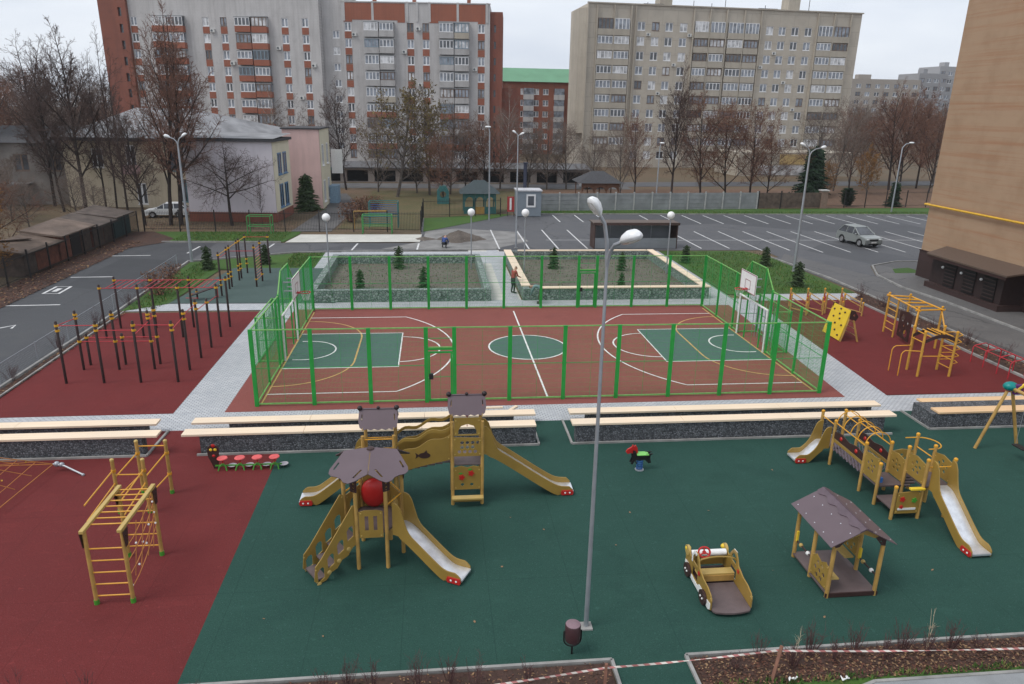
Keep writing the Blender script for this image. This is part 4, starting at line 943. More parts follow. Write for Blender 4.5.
t = thing('overhead_ladder', 'long red overhead ladder on dark posts at the back of the red gym floor', 'monkey bars', (-6.4,10,0))
lx = [-9.14,-7.41,-5.56,-3.76]
gposts(t, [(x,9.1,2.66) for x in lx]+[(x,10.8,2.66) for x in lx], ())
for x0, x1 in zip(lx, lx[1:]):
    bars(t, [((x0,9.1,2.5),(x1,9.1,2.5)),((x0,10.8,2.5),(x1,10.8,2.5))])
    bars(t, [((x0+(x1-x0)*i/6,9.1,2.5),(x0+(x1-x0)*i/6,10.8,2.5)) for i in range(1,6)], name='rung')
t = thing('sit_up_board', 'low dark red sloping sit up board on the faded green floor', 'exercise bench', (-6.4,16.4,0))
b = MB(); b.beam((-7.3,16.2,.35),(-5.9,17.0,.75),.3,.05); b.build('board', GP, t, bevel=.01)
gposts(t, [(-7.35,16.2,.55),(-7.1,16.6,.6)])
bars(t, [((-7.35,16.2,.4),(-7.1,16.6,.4)),((-6.0,16.9,.0),(-6.0,16.9,.7)),((-7.6,16.15,.2),(-6.9,16.1,.2))])
t = thing('pull_up_bars', 'tall dark gym posts in a line with yellow bars on the faded green floor', 'exercise bars', (-5.9,20.5,0))
c6 = [17.27,19.0,19.58,21.41,21.97,23.6]
gposts(t, [(-5.88,y,2.66) for y in c6], (1.0,.7)); gposts(t, [(-4.38,y,2.66) for y in (23.6,)], ())
bars(t, [((-5.88,a,2.5),(-5.88,c,2.5)) for a,c in zip(c6,c6[1:])], YELM); bars(t, [((-5.88,23.6,2.5),(-4.38,23.6,2.5)),((-5.88,19.58,2.3),(-4.4,19.61,2.3)),((-5.88,17.27,2.3),(-5.88,19,2.3))])
t = thing('wall_bars', 'pale red gymnastic wall bars between two dark posts on the faded green floor', 'wall bars', (-4.37,20.4,0))
gposts(t, [(-4.38,19.61,2.68),(-4.36,21.15,2.68)], (.5,))
for i in range(11): rail(t,(-4.38,19.61,.45+.19*i),(-4.36,21.15,.45+.19*i),.02,M('faded red bar',(.42,.13,.11),.5),'rung')

# ------------------------------------------------------------------ right red floor: climbers
t = thing('climbing_wall', 'yellow tilted climbing board with black holds on a timber trestle', 'climbing wall', (27.6,7.5,0))
o = V((27.24,8.4,.05)); u = V((-.02,-1,0)).normalized(); v = V((.42,.0,1.62)).normalized()
plate(t, rect(0,0,1.68,1.62), o, u, v, .035, m=YELB, name='climbing_board')
h = MB(); n_ = u.cross(v); n_ = n_ if n_.x < 0 else -n_
rr = random.Random(3)
for a, z in ((.3,1.35),(.9,1.25),(1.3,1.42),(.45,1.0),(1.05,1.02),(.25,.6),(.8,.72),(1.4,.75),(.5,.3),(1.0,.4),(1.4,.22),(.85,1.5)):
    c = MB(); c.ball(tuple(o+u*a+v*z+n_*.03), .055, (1,1.2,.9), 8, 5); c.build('hold', BROWN, t, True)
for y in (6.72,8.4):
    rail(t,(28.15,y-.1,0),(27.66,y,1.62),.05,TIMB,'leg'); rail(t,(27.28,y,0),(27.7,y,1.66),.05,TIMB,'leg')
    plate(t, [(-.05,1.2),(.3,1.1),(.42,1.3),(.2,1.62),(-.02,1.66)], (27.6,y-.06,0),(1,0,0),(0,0,1),.03,[circ(.18,1.4,.06,8)],BROWN,'bracket')
for i in range(4): rail(t,(28.06-.12*i,6.65,.3+.36*i),(28.06-.12*i,8.32,.3+.36*i),.02,TIMB,'rung')
for k, (x0,y0,x1,y1) in enumerate(((27.18,12.03,28.3,11.5),(28.24,11.99,29.35,11.6),(29.28,11.96,30.45,11.5),(30.34,11.92,31.5,11.2))):
    t = thing('step_trail', ['leftmost yellow step frame with knobbed post behind the climbing board','second yellow step frame from the court fence, behind the climbing board','third yellow step frame from the court fence, behind the climbing board','rightmost yellow step frame with red mesh, nearest the yellow climbing gym'][k], 'exercise bars', (x0,y0+.6,0), 'yellow step frames in a row')
    posts(t, [(x0,y0,1.1),(x0+.75,y0+1.6,1.05)], r=.05, cap=YELM); posts(t, [(x1-.35,y1+.1,.75),(x1+.2,y1+1.2,.7)], r=.045, cap=YELM)
    rail(t,(x0,y0,.95),(x1-.35,y1+.1,.5),.03,TIMB); rail(t,(x0,y0,.35),(x1-.35,y1+.1,.2),.03,TIMB); rail(t,(x0+.75,y0+1.6,.9),(x1+.2,y1+1.2,.5),.03,TIMB)
    m = MB()
    for i in range(7): q = i/6; m.tube([(x0+.05+.65*q,y0+.1+1.4*q,.15),(x0+.05+.65*q,y0+.1+1.4*q,.85)],.012,n=4,cap=False)
    for i in range(4): m.tube([(x0,y0,.2+.2*i),(x0+.75,y0+1.6,.2+.2*i)],.012,n=4,cap=False)
    m.build('mesh_side', REDM, t)
t = thing('climbing_gym', 'yellow climbing gym of timber posts with ladders, brown hole panel and arched ladder', 'climbing frame', (29.8,5,0))
TM = M('yellow timber', (.5, .27, .045), .45, var=.15)
A = [(30.76,8.58),(31.75,8.5),(30.5,5.55),(31.66,6.09)]
posts(t, [(30.6,8.3,2.1),(31.5,7.9,2.1),(30.2,5.3,2.1),(31.5,5.4,2.1)], m=TM, cap=YELM, r=.055)
for p, q in (((30.6,8.45,2.02),(30.15,5.1,2.02)),((31.55,8.05,2.02),(31.45,5.2,2.02)),((30.45,8.3,2.0),(31.65,7.9,2.0)),((30.05,5.3,2.0),(31.65,5.4,2.0)),((30.4,6.8,2.0),(31.5,6.65,2.0)),((30.5,7.5,2.0),(31.5,7.3,2.0)),((30.3,6.0,2.0),(31.5,6.0,2.0))): rail(t,p,q,.04,YELM)
for i in range(5): rail(t,(30.6,8.3,.3+.35*i),(30.5,7.35,.3+.35*i),.022,YELM,'rung')
posts(t, [(30.48,7.3,2.0)], m=TM, r=.045)
plate(t, [(.05,.25),(1.25,.2),(1.3,1.6),(.9,1.68),(.05,1.55)], (30.45,7.0,0), V((-.15,-1,0)).normalized(), (0,0,1), .03, [circ(.4,1.25,.17,14),circ(.85,.55,.2,14),circ(.3,.55,.08,8),circ(.95,1.1,.08,8),circ(.6,.9,.07,8)], BROWN, 'hole_panel')
posts(t, [(28.12,2.52,2.03),(28.02,1.62,2.03),(29.52,2.44,2.03),(29.46,1.53,2.03)], m=TM, cap=YELM, r=.055)
for x, y0, y1 in ((28.07,2.52,1.62),(29.5,2.44,1.53)):
    for i in range(4): rail(t,(x,y0,.35+.4*i),(x,y1,.35+.4*i),.022,YELM,'rung') if x > 29 or i == 3 else None
for yy in (2.48,1.58):
    plate(t, [(1.45*i/10, 1.72+.22*math.sin(PI*i/10)) for i in range(11)]+[(1.45*i/10, 1.56+.22*math.sin(PI*i/10)) for i in range(10,-1,-1)], (28.08,yy,0),(1,0,0),(0,0,1),.03,m=BROWN,name='arch_beam')
for i in range(1,7): rail(t,(28.08+1.45*i/7,2.48,1.75+.22*math.sin(PI*i/7)),(28.08+1.45*i/7,1.58,1.75+.22*math.sin(PI*i/7)),.024,YELM,'rung')
for yy,y2 in ((2.5,2.46),(1.62,1.78)):
    bent(t,[(28.1,yy,1.17),(27.35,y2,1.17),(27.25,y2,1.1),(27.2,y2,1.0),(27.2,y2,0)],.022)
rail(t,(28.05,1.62,.95),(29.46,1.53,.95),.02); rail(t,(28.1,2.5,1.95),(30.2,5.3,1.95),.04); rail(t,(29.5,2.4,1.9),(31.5,5.4,1.9),.035)
for i in range(5): bent(t,[(29.5,2.3,.55+.32*i),(29.85,2.25,.57+.32*i),(30.0,2.05,.57+.32*i),(29.95,1.8,.55+.32*i),(29.5,1.6,.55+.32*i)],.02,name='ring_rung')
t = thing('bike_rack', 'row of red tubular hoops along the hedge at the right edge of the red floor', 'red hoops', (32.2,2.3,0))
for y in (3.39,2.59,1.73,1.05): bent(t,[(31.9,y,0),(31.9,y,.72),(32.0,y,.82),(32.55,y+.05,.9),(32.7,y+.05,.8),(32.72,y+.05,0)],.024,REDM,'hoop')
for z,x in ((.8,31.93),(.86,32.68)): rail(t,(x,3.39,z),(x,1.05,z),.02,REDM)

# ------------------------------------------------------------------ street lamps
LG = M('lamp glass', (.6, .6, .58), .2); LW = M('lamp head white', (.72, .73, .74), .35)
def twin_lamp(lab, x, y, h, dirs, r0=.11, slim=1.):
    t = thing('street_lamp', lab, 'street lamp', (x,y,0), 'tall twin headed lamps')
    b = MB(); b.tube([(x,y,0),(x,y,h*.5),(x,y,h)], [r0,r0*.75,r0*.55], n=10); b.build('pole', GALV, t, True)
    b = MB(); b.box(x-.13,x+.13,y-.13,y+.13,0,.04); b.build('base_plate', KERB, t)
    for dx, dy, rise, L, *hk in dirs:
        hk = hk[0] if hk else .8
        d = V((dx,dy,0)).normalized(); o = V((x,y,h-.05))
        pts = [o, o+V((0,0,rise*.5))+d*L*.15, o+V((0,0,rise*.85))+d*L*.5, o+V((0,0,rise))+d*L]
        b = MB(); b.tube(pts, .038, n=8); arm = b.build('arm', GALV, t, True)
        e = pts[-1]; ax = (pts[-1]-pts[-2]).normalized()
        hd = MB()
        prof = [(.04,-.02),(.1,.06),(.19,.2),(.24,.4),(.22,.58),(.13,.7),(.001,.74)]
        tm = MB(); tm.lathe(prof, n=16, cap=False)
        u = V((0,0,1)); s_ = ax.cross(u).normalized(); u = s_.cross(ax)
        up_, lo_ = MB(), MB()
        vs = [e + (ax*z + s_*xx + u*(yy*(.95 if yy > 0 else .4)))*hk for xx,yy,z in [(p[0],p[1],p[2]) for p in tm.v]]
        # tm axis is z; its own x,y are the section
        up_.add(vs, tm.f); ho = up_.build('lamp_head', LW, t, True)
        lo_.add([e + (ax*(.12+.5*q) + s_*xx - u*.085)*hk for q,xx in ((0,-.12),(0,.12),(.5,.2),(1,.12),(1,-.12),(.5,-.2))], [(0,1,2,3,4,5)]); lo_.build('lens', LG, ho)
    return t
def sgl_lamp(lab, x, y, h, dx):
    t = thing('street_lamp', lab, 'street lamp', (x,y,0), 'tall lamps beyond the lot')
    b = MB(); b.tube([(x,y,0),(x,y,h-.4),(x+dx*.4,y,h),(x+dx*.9,y,h+.1)], [.09,.06,.045,.04], n=8); b.build('pole', GALV, t, True)
    b = MB(); b.ball((x+dx*1.15,y,h+.14),.26,(1.2,.7,.4)); b.build('lamp_head', LW, t, True)
twin_lamp('tallest grey lamp post with two white heads on the green floor', 10.07,-13.25,8.25, [(-1,-.45,.95,.22,.58),(.5,-1,.5,.36,.72)], .055)
twin_lamp('twin headed lamp post left of the court, beside the faded green gym floor', -10.73,27.55,8.2, [(-1,0,.55,.45,.6),(1,.1,.6,.28,.6)])
twin_lamp('twin headed lamp post on the lawn near the silver car', 32.95,23.2,8.3, [(-1,.2,.6,.35,.6),(1,.3,.5,.95,.6)])
twin_lamp('twin headed lamp post beside the grey kiosk at the parking lot', 13.54,32.8,8.9, [(-1,.2,.3,.15,.5),(1,-.2,.2,.15,.5)], .08)
sgl_lamp('thin lamp post on the verge left of the grey kiosk', 12.46,48.5,9.1,-.15)
sgl_lamp('thin lamp post behind the concrete panel fence', 33.55,60.0,7.3,.2)
sgl_lamp('lamp post at the far end of the lot, nearest the tan brick building', 60.8,55.0,7.9,.9)
for x,y,h,lab in ((.02,20.56,4.25,'globe lamp standing in the left planter'),(9.4,24.31,4.1,'globe lamp at the right wall inside the left planter'),(23.06,22.31,4.2,'globe lamp in the right planter'),(12.85,21.5,4.45,'globe lamp beside the left plank of the right planter')):
    t = thing('globe_lamp', 'white '+lab, 'street lamp', (x,y,0), 'white globe lamps on thin posts')
    b = MB(); b.tube([(x,y,0),(x,y,h-.25)],[.05,.04],n=8); b.build('pole', GALV, t, True)
    b = MB(); b.ball((x,y,h),.26,n=18,m=12); b.build('globe', GLOBE, t, True)
    b = MB(); b.lathe([(.08,0),(.1,.1)], (x,y,h-.33), 10); b.build('collar', GALV, t, True)

# ------------------------------------------------------------------ litter bin, tape and stakes, leaves, front bed plants
t = thing('litter_bin', 'dark brown drum litter bin hung in a fork bracket beside the middle lamp post', 'litter bin', (9.6,-14.05,0))
b = MB(); b.lathe([(.155,.36),(.165,.4),(.165,.74),(.15,.76),(.145,.765)], (9.6,-14.05,0), 20); b.build('drum', M('maroon drum',(.05,.022,.025),.4), t, True)
b = MB(); b.lathe([(.155,0),(.12,.012),(.001,.02)], (9.6,-14.05,.762), 20); b.build('lid', M('mauve lid',(.2,.13,.15),.5), t, True)
b = MB(); b.tube([(9.6,-14.05,0),(9.6,-14.05,.2)],.022); b.build('post', DARK, t, True)
b = MB(); b.tube([(9.6-.185,-14.05,.6),(9.6-.185,-14.05,.38)]+[(9.6-.185*math.cos(a*PI/8),-14.05,.38-.18*math.sin(a*PI/8)) for a in range(1,8)]+[(9.6+.185,-14.05,.38),(9.6+.185,-14.05,.6)],.016,n=7); b.build('fork_bracket', DARK, t, True)
STK = M('stake wood', (.2,.095,.065), .8)
t = thing('stake', 'short reddish wooden stake holding the tape in the left bed', 'stake', (10.1,-15.05,0), 'wooden stakes in the beds'); b = MB(); b.beam((10.07,-15.1,0),(10.1,-15.0,.55),.06,.06); b.build('stake_wood', STK, t)
t = thing('stake', 'leaning reddish wooden stake holding the tape in the right bed', 'stake', (13.5,-15.1,0), 'wooden stakes in the beds'); b = MB(); b.beam((13.5,-15.2,0),(13.72,-15.0,.72),.06,.06); b.build('stake_wood', STK, t)
def tape_mat():
    m, nt, b = nt_new('striped tape'); c = coord(nt); w = nt.nodes.new('ShaderNodeTexWave'); w.wave_type='BANDS'; w.bands_direction='DIAGONAL'; w.inputs['Scale'].default_value = 2.6
    nt.links.new(c, w.inputs['Vector']); o = mix(nt, (.6,.55,.5), (.42,.16,.15), ramp(nt, w.outputs['Fac'], [(.48,0),(.52,1)])); nt.links.new(o, b.inputs['Base Color']); return m
TP = tape_mat()
def tape(name, p, q, lab, sag):
    p, q = V(p), V(q); b = MB(); K = 24; L = []
    for i in range(K+1):
        f = i/K; a = p.lerp(q,f) - V((0,0,sag*4*f*(1-f))); tw = .5+.9*math.sin(f*9); n = V((0,math.cos(tw),math.sin(tw)))*.02; L.append((a-n,a+n))
    for i in range(K): b.quad(L[i][0],L[i+1][0],L[i+1][1],L[i][1])
    tag(b.build(name, TP, loc=p), lab, 'tape', 'red and white barrier tape')
tape('barrier_tape',(10.1,-15.0,.45),(13.7,-15.0,.62),'red and white tape across the gap between the two beds',.03)
tape('barrier_tape',(13.7,-15.0,.6),(20.5,-15.0,.22),'red and white tape running right from the leaning stake',.05)
tape('barrier_tape',(10.1,-15.0,.45),(3.5,-15.4,.2),'red and white tape running left from the short stake',.04)
rl = random.Random(11)
def leaf_quads(mb, n, x0, x1, y0, y1, z, s):
    for _ in range(n):
        x, y = rl.uniform(x0,x1), rl.uniform(y0,y1); a = rl.uniform(0,6.3); k = s*rl.uniform(.6,1.3)
        c = V((x,y,z+rl.uniform(0,.03))); u = V((math.cos(a),math.sin(a),rl.uniform(-.4,.4)))*k; v = V((-math.sin(a),math.cos(a),rl.uniform(-.4,.4)))*k*.6
        mb.add([c-u,c+v,c+u,c-v],[(0,1,2,3)],rl.choice((0,0,1,1,2)))
LM = [M('leaf rust',(.12,.052,.034),.9), M('leaf brown',(.07,.04,.03),.9), M('leaf tan',(.26,.16,.085),.9)]
b = MB(); leaf_quads(b, 5200, 12.1, 24, -15.3, -14.42, .04, .032); leaf_quads(b, 1500, -3, 10.3, -15.9, -14.42, .04, .032)
o = b.build('fallen_leaves', LM); o['kind'] = 'stuff'; o['label'] = 'brown fallen leaves covering the flower beds'
b = MB(); leaf_quads(b, 4200, -19.5, -17.0, -4, 36, .04, .07); leaf_quads(b, 1500, 32.85, 34.3, -3, 16, .04, .05); leaf_quads(b, 700, -10.4,-9.95,-4,14,.04,.05); leaf_quads(b, 900, -22,-6,42,50,.02,.09)
o = b.build('fallen_leaves', LM); o['kind'] = 'stuff'; o['label'] = 'brown leaves along the verges'
for k,(x,y) in enumerate(((8.85,-8.6),(9.7,-9.3),(7.6,-12.9),(12.3,-8.6),(14.6,-8.7),(11.5,-10.2),(17.6,-6.4),(13.5,-5.4),(13.7,-5.2),(4.3,-13.1),(19.3,-11.9),(15.2,-11.6),(22.6,-8.4),(2.9,-12.4),(15.6,-13.4),(8.4,-10.9))):
    b = MB(); leaf_quads(b, 1, x,x,y,y,.012,.045); tag(b.build('fallen_leaf', [LM[2]]*3, loc=(x,y,0)), 'single pale dry leaf lying on the green rubber floor', 'leaf', 'single leaves on the green floor')
STEM = M('red stems', (.075,.036,.036), .9); DRY = M('dry stalks', (.3,.2,.13), .9); CREAMST = M('pale dry stalk',(.45,.37,.26),.9)
def shrub(lab, x, y, h, n, m, spread, name='bare_shrub', z=0, leafm=None, cat='shrub', grp='bare shrubs'):
    t = thing(name, lab, cat, (x,y,z), grp); b = MB(); rs = random.Random(int(x*97+y*31))
    for _ in range(n):
        a = rs.uniform(0,6.28); s = rs.uniform(.1,1)*spread; hh = h*rs.uniform(.5,1)
        p0 = V((x+math.cos(a)*s*.25,y+math.sin(a)*s*.25,z)); p2 = V((x+math.cos(a)*s,y+math.sin(a)*s,z+hh)); md = (p0+p2)/2+V((rs.uniform(-.05,.05),rs.uniform(-.05,.05),.06))*h
        b.tube([p0,md,p2],[.007*max(1,h),.005*max(1,h),.002*max(1,h)],n=3,cap=False)
        for _k in range(5):
            f = rs.uniform(.35,.95); q = p0.lerp(p2,f); e = q+V((rs.uniform(-.2,.2),rs.uniform(-.2,.2),rs.uniform(.1,.28)))*h*.7; b.tube([q,e],[.004*max(1,h),.0015*max(1,h)],n=3,cap=False)
    b.build('stems', m, t)
    if leafm:
        l = MB()
        for _ in range(n*14):
            a = rs.uniform(0,6.28); s = spread*math.sqrt(rs.random()); zz = z+h*rs.uniform(.1,1); k = .035*max(1,h)
            c = V((x+math.cos(a)*s,y+math.sin(a)*s,zz)); u = V((rs.uniform(-1,1),rs.uniform(-1,1),rs.uniform(-1,1)))*k; v = V((rs.uniform(-1,1),rs.uniform(-1,1),rs.uniform(-1,1)))*k
            l.add([c-u,c+v,c+u,c-v],[(0,1,2,3)])
        l.build('leaves', leafm, t)
    return t
k = 0
pos = ['by the right end of the left bed','in the left bed behind the tape','in the left bed below the double slide','at the left end of the bed','in front of the red floor','in the right bed by the leaning stake','in the right bed below the toy car','in the right bed below the play house','in the right bed near the picture edge']
for x,y,h,n,lab in ((-.9,-14.75,1.0,7,'tall sparse red stemmed shrub left of centre in front of the red floor'),(.1,-14.8,1.05,8,'sparse red stemmed shrub in front of the red floor near the green edge'),(2.1,-14.8,.6,6,'low red shrub where red floor meets green'),
    (4.6,-14.9,.8,12,'red stemmed shrub at the left part of the near bed'),(5.5,-14.85,.95,14,'red stemmed shrub with upright twigs below the stairs'),(6.4,-14.85,1.0,14,'dense red stemmed shrub below the near slide'),(7.5,-14.85,.8,12,'red stemmed shrub right of the near slide'),(8.6,-14.8,.6,9,'small red shrub left of the litter bin'),
    (12.9,-14.8,.5,8,'small red shrub at the corner of the right bed'),(14.1,-14.85,.75,16,'dense red shrub right of the leaning stake'),(15.1,-14.75,.7,14,'red stemmed shrub below the toy car'),(16.2,-14.8,.75,16,'red stemmed shrub below the play house'),(17.2,-14.75,.8,14,'red shrub with tall twigs right of the play house'),(18.4,-14.8,.6,12,'low red shrub below the right slide'),(19.7,-14.75,.6,12,'low red shrub at the right end of the near bed'),
    (13.5,-14.6,.7,14,'red shrub behind the leaning stake'),(14.6,-14.6,.95,20,'tallest dense red shrub below the toy car tail'),(15.6,-14.6,.8,18,'dense red shrub between the toy car and the play house'),(16.7,-14.6,.85,20,'dense red shrub under the play house front'),(17.8,-14.6,.75,18,'dense red shrub right of the tall pale stalk'),(5.0,-14.65,.8,14,'upright red shrub below the play complex stairs'),(7.0,-14.65,.8,14,'upright red shrub below the near slide foot')):
    shrub(lab, x, y, h, n, STEM, .28, grp='red stemmed shrubs in the near beds')
for x,y,h,lab in ((14.3,-14.6,.95,'tall pale dry stalk behind the leaning stake'),(17.3,-14.6,1.1,'tall pale dry stalk below the play house')): shrub(lab, x, y, h, 2, CREAMST, .1, 'dry_stalk', cat='plant', grp='pale dry stalks')
for x,y,lab in ((2.6,-14.55,'crumpled white plastic strip at the left end of the bed kerb'),(13.9,-15.28,'white crumpled litter at the foot of the leaning stake'),(15.0,-15.33,'white crumpled litter on the grass edge of the right bed')):
    b = MB(); rs = random.Random(int(x*10)); b.tube([(x-.1+.2*i/7,y+rs.uniform(-.05,.05),.07+rs.uniform(0,.1)) for i in range(8)],[.008+.018*abs(math.sin(i)) for i in range(8)],n=5); tag(b.build('litter', WHITE, loc=(x,y,0)), lab, 'litter', 'white litter')
for i in range(7):
    y = 15.5-i*2.4; shrub(['far end','sixth','fifth','middle','third','second','near end'][i]+' bare shrub of the hedge strip beside the right road', 33.6, y, .9, 26, STEM, .6, grp='bare hedge shrubs by the right road')
for i in range(6): shrub(['nearest','second','third','fourth','fifth','farthest'][i]+' bare shrub of the strip along the left lot fence', -10.55+.0*i, 3.4+i*4.0, .8, 22, STEM, .5, grp='bare shrubs along the left lot')
shrub('dense brown shrub behind the overhead ladder at the left lot', -9.6, 17.6, 1.5, 40, STEM, .9, leafm=LEAFB, grp='bare shrubs along the left lot')
shrub('dense brown shrub in front of the left lamp post', -9.9, 20.5, 1.3, 36, STEM, .8, leafm=LEAFB, grp='bare shrubs along the left lot')

# low wire fence by the left lot
t = thing('wire_fence', 'low grey wire fence between the left lot and the red gym floor', 'fence', (-10.75,5,0))
ws = [(-10.72,-6),(-10.72,-3),(-10.74,0),(-10.76,3),(-10.8,6),(-10.85,9),(-10.9,12),(-10.95,14.5),(-11.1,20),(-11.25,26)]
for x,y in ws: b = MB(); b.lathe([(.025,0),(.025,.85)],(x,y,0),6); b.build('post', GALV, t, True)
b = MB()
for (p,q) in zip(ws,ws[1:]):
    n_ = int((V(q)-V(p)).length/.1)
    for i in range(n_): a = V(p).lerp(V(q),i/n_); b.tube([(a.x,a.y,.05),(a.x,a.y,.8)],.002,n=3,cap=False)
    for j in range(9): b.tube([(*p,.05+.094*j),(*q,.05+.094*j)],.002,n=3,cap=False)
    b.tube([(*p,.82),(*q,.82)],.014,n=5,cap=False)
b.build('mesh', GALV, t)

# ------------------------------------------------------------------ young spruces
def spruce(name, lab, x, y, h, r, n, grp, m=NEEDLE2, z=0., round_=False):
    t = thing(name, lab, 'tree', (x,y,z), grp); rs = random.Random(int(x*13+y*7)); b = MB()
    b.tube([(x,y,z),(x,y,z+h*.97)],[h*.018+.008,.006],n=6); b.build('trunk', BARK, t, True)
    c = MB()
    for i in range(n):
        f = i/n; zz = z+h*(.06+.92*f) if not round_ else z+h*(.1+.85*f)
        rr = r*((1-f)**.85+.04) if not round_ else r*math.sin(PI*min(.97,.12+.85*f))**.6
        rr *= rs.uniform(.5,1.25); a = i*2.4+rs.uniform(-.3,.3)
        d = V((math.cos(a),math.sin(a),-.28 if not round_ else .25)); s_ = V((-math.sin(a),math.cos(a),0)); o = V((x,y,zz))
        K = 7
        for j in range(1,K+1):
            q = j/K; p = o+d*rr*q; w = h*.055*(1.25-q*.8)*rs.uniform(.7,1.3)+.02
            for sg in (-1,1):
                e = p+s_*sg*w*2.0+d*w*1.2-V((0,0,w*.5)); c.add([p-d*w*.5,p+d*w*.5,e+V((0,0,w*.1)),e-V((0,0,w*.35))],[(0,1,2,3)])
            if j == K: c.add([p-s_*w*.5,p+s_*w*.5,p+d*w*2.2],[(0,1,2)])
            c.add([p-s_*w*.4+V((0,0,w*.7)),p+s_*w*.4-V((0,0,w*.2)),p+d*w*1.6-V((0,0,w*.7)),p-V((0,0,w))],[(0,1,2,3)])
    c.build('crown', m, t)
    return t
for x,y,h,lab in ((4.3,24.6,1.65,'small spruce at the back of the left planter'),(2.15,18.5,1.3,'small spruce at the front of the left planter'),(6.1,18.55,1.45,'small spruce at the front right of the left planter, behind a green post'),
    (15.3,24.2,1.6,'thin young spruce at the left of the right planter'),(20.1,23.4,1.4,'young spruce in the middle of the right planter'),(18.9,18.7,.95,'smallest spruce at the front of the right planter'),
    (31.66,25.2,1.5,'small spruce at the back of the lawn beside the raised court screen'),(30.84,18.45,1.75,'spruce on the lawn nearest the step frames'),(25.9,26.5,1.4,'slim spruce at the corner of the right planter on the lawn'),(-8.82,24.8,1.7,'bushy young spruce by the left lamp post'),(-5.3,26.6,1.5,'dark young spruce behind the wall bars')):
    spruce('young_spruce', lab, x, y, h, h*(.3 if 0<x<25 else .33), 30 if 0<x<25 else 44, 'young spruces round the court', z=.1 if 0<x<24 else .02)
spruce('spruce','tall dark green spruce behind the iron fence right of the parking lot',58.95,70.9,6.9,2.5,150,'spruces beyond the lots',NEEDLE)
spruce('spruce','dark spruce standing between the lilac and pink buildings',-7.0,55.4,4.0,1.7,90,'spruces beyond the lots',NEEDLE2)
spruce('spruce','small narrow spruce by the iron fence near the tan building',64.8,60.9,3.2,1.1,70,'spruces beyond the lots',NEEDLE)
spruce('thuja','small round dark thuja at the iron fence right of the tall spruce',58.4,60.6,2.4,.95,80,'thujas',NEEDLE,round_=True)

b = MB(); rq = random.Random(9)
for x0,x1,y0,y1 in ((0,9.65,16.05,26.1),(12.6,23.15,16.1,27.4)):
    for _ in range(900):
        x, y, r_ = rq.uniform(x0,x1), rq.uniform(y0,y1), rq.uniform(.02,.075)
        b.add([(x-r_,y,.09),(x,y-r_*.8,.09),(x+r_*.9,y,.09),(x,y+r_,.09),(x+r_*.1,y,.1+r_*.9)],[(0,1,4),(1,2,4),(2,3,4),(3,0,4)],rq.choice((0,0,1,2)))
o = b.build('soil_clods', [DIRT, M('dark clod',(.06,.045,.035),.95), M('pale clod',(.24,.2,.15),.95)]); o['kind'] = 'stuff'; o['label'] = 'clods and stones on the soil of the stone planters'
b = MB()
for x0,x1,y0,y1,n_ in ((0,9.6,16.05,26.1,700),(12.6,23.1,16.1,27.4,900),(25.5,33.3,16.8,30.5,5200),(-10.2,-8.6,14.2,27,1500),(-4,-1.8,25.3,30.6,1500),(-15,-6,36,40.8,3000),(18.5,70,53.5,55.4,6000),(12.3,30,-15.32,-15.16,900)):
    for _ in range(n_):
        x, y = rq.uniform(x0,x1), rq.uniform(y0,y1); a = rq.uniform(0,6.3); w_, h_ = rq.uniform(.012,.03), rq.uniform(.06,.17); dx, dy = math.cos(a), math.sin(a)
        b.add([(x-dx*w_,y-dy*w_,.03),(x+dx*w_,y+dy*w_,.03),(x+rq.uniform(-.06,.06),y+rq.uniform(-.06,.06),.03+h_+(.1 if y0 in (16.05,16.1) else 0))],[(0,1,2)],rq.choice((0,0,0,1,2)))
o = b.build('grass_blades', [M('grass blade',(.06,.13,.022),.9), M('yellow blade',(.17,.16,.05),.9), M('dark blade',(.03,.07,.015),.9)]); o['kind'] = 'stuff'; o['label'] = 'short wet grass with yellow blades on the lawns'

# ------------------------------------------------------------------ soil heap, shed, kiosk
def heap(name, lab, x, y, rx, ry, h, m):
    b = MB(); rs = random.Random(5); n, k = 26, 8; vs = []; fs = []
    for j in range(k+1):
        f = j/k
        for i in range(n):
            a = 2*PI*i/n; w = 1+.22*math.sin(3*a+1)+.12*math.sin(7*a)+rs.uniform(-.05,.05); vs.append((x+rx*(1-f)*w*math.cos(a), y+ry*(1-f)*w*math.sin(a), h*(f**.8)*(1+rs.uniform(-.08,.08)) if j else 0))
    for j in range(k):
        for i in range(n): fs.append((j*n+i,j*n+(i+1)%n,(j+1)*n+(i+1)%n,(j+1)*n+i))
    fs.append(tuple(range(k*n,k*n+n))); b.add(vs,fs)
    tag(b.build(name, m, smooth=True, loc=(x,y,0)), lab, 'heap', 'heaps of soil')
heap('soil_heap','heap of grey brown soil on the asphalt behind the left planter',8.9,36.6,1.9,1.2,.85,DIRT)
heap('soil_heap','small low heap of soil left of the large one',5.9,36.9,.9,.5,.25,DIRT)
t = thing('waste_shelter', 'long open grey sheet metal shelter with dark flat roof beside the right planter', 'shelter', (23.5,33.2,0))
b = MB(); b.box(20.0,27.1,34.0,34.08,0,2.0); b.build('back_wall', SHEETG, t)
for x0,x1 in ((20.0,20.07),(27.03,27.1)): b = MB(); b.box(x0,x1,32.3,34.0,0,2.05); b.build('side_wall', M('dark brown sheet',(.06,.035,.03),.6), t)
b = MB(); b.box(19.9,27.2,32.2,34.15,2.08,2.16); b.build('roof', ROOFB, t)
b = MB(); b.box(19.9,27.2,32.17,32.2,1.98,2.2); b.build('fascia', M('dark brown sheet',(.06,.035,.03),.6), t)
for x in (21.7,23.5,25.3): b = MB(); b.box(x-.03,x+.03,33.93,34.0,0,2.0); b.build('stud', GALV, t)
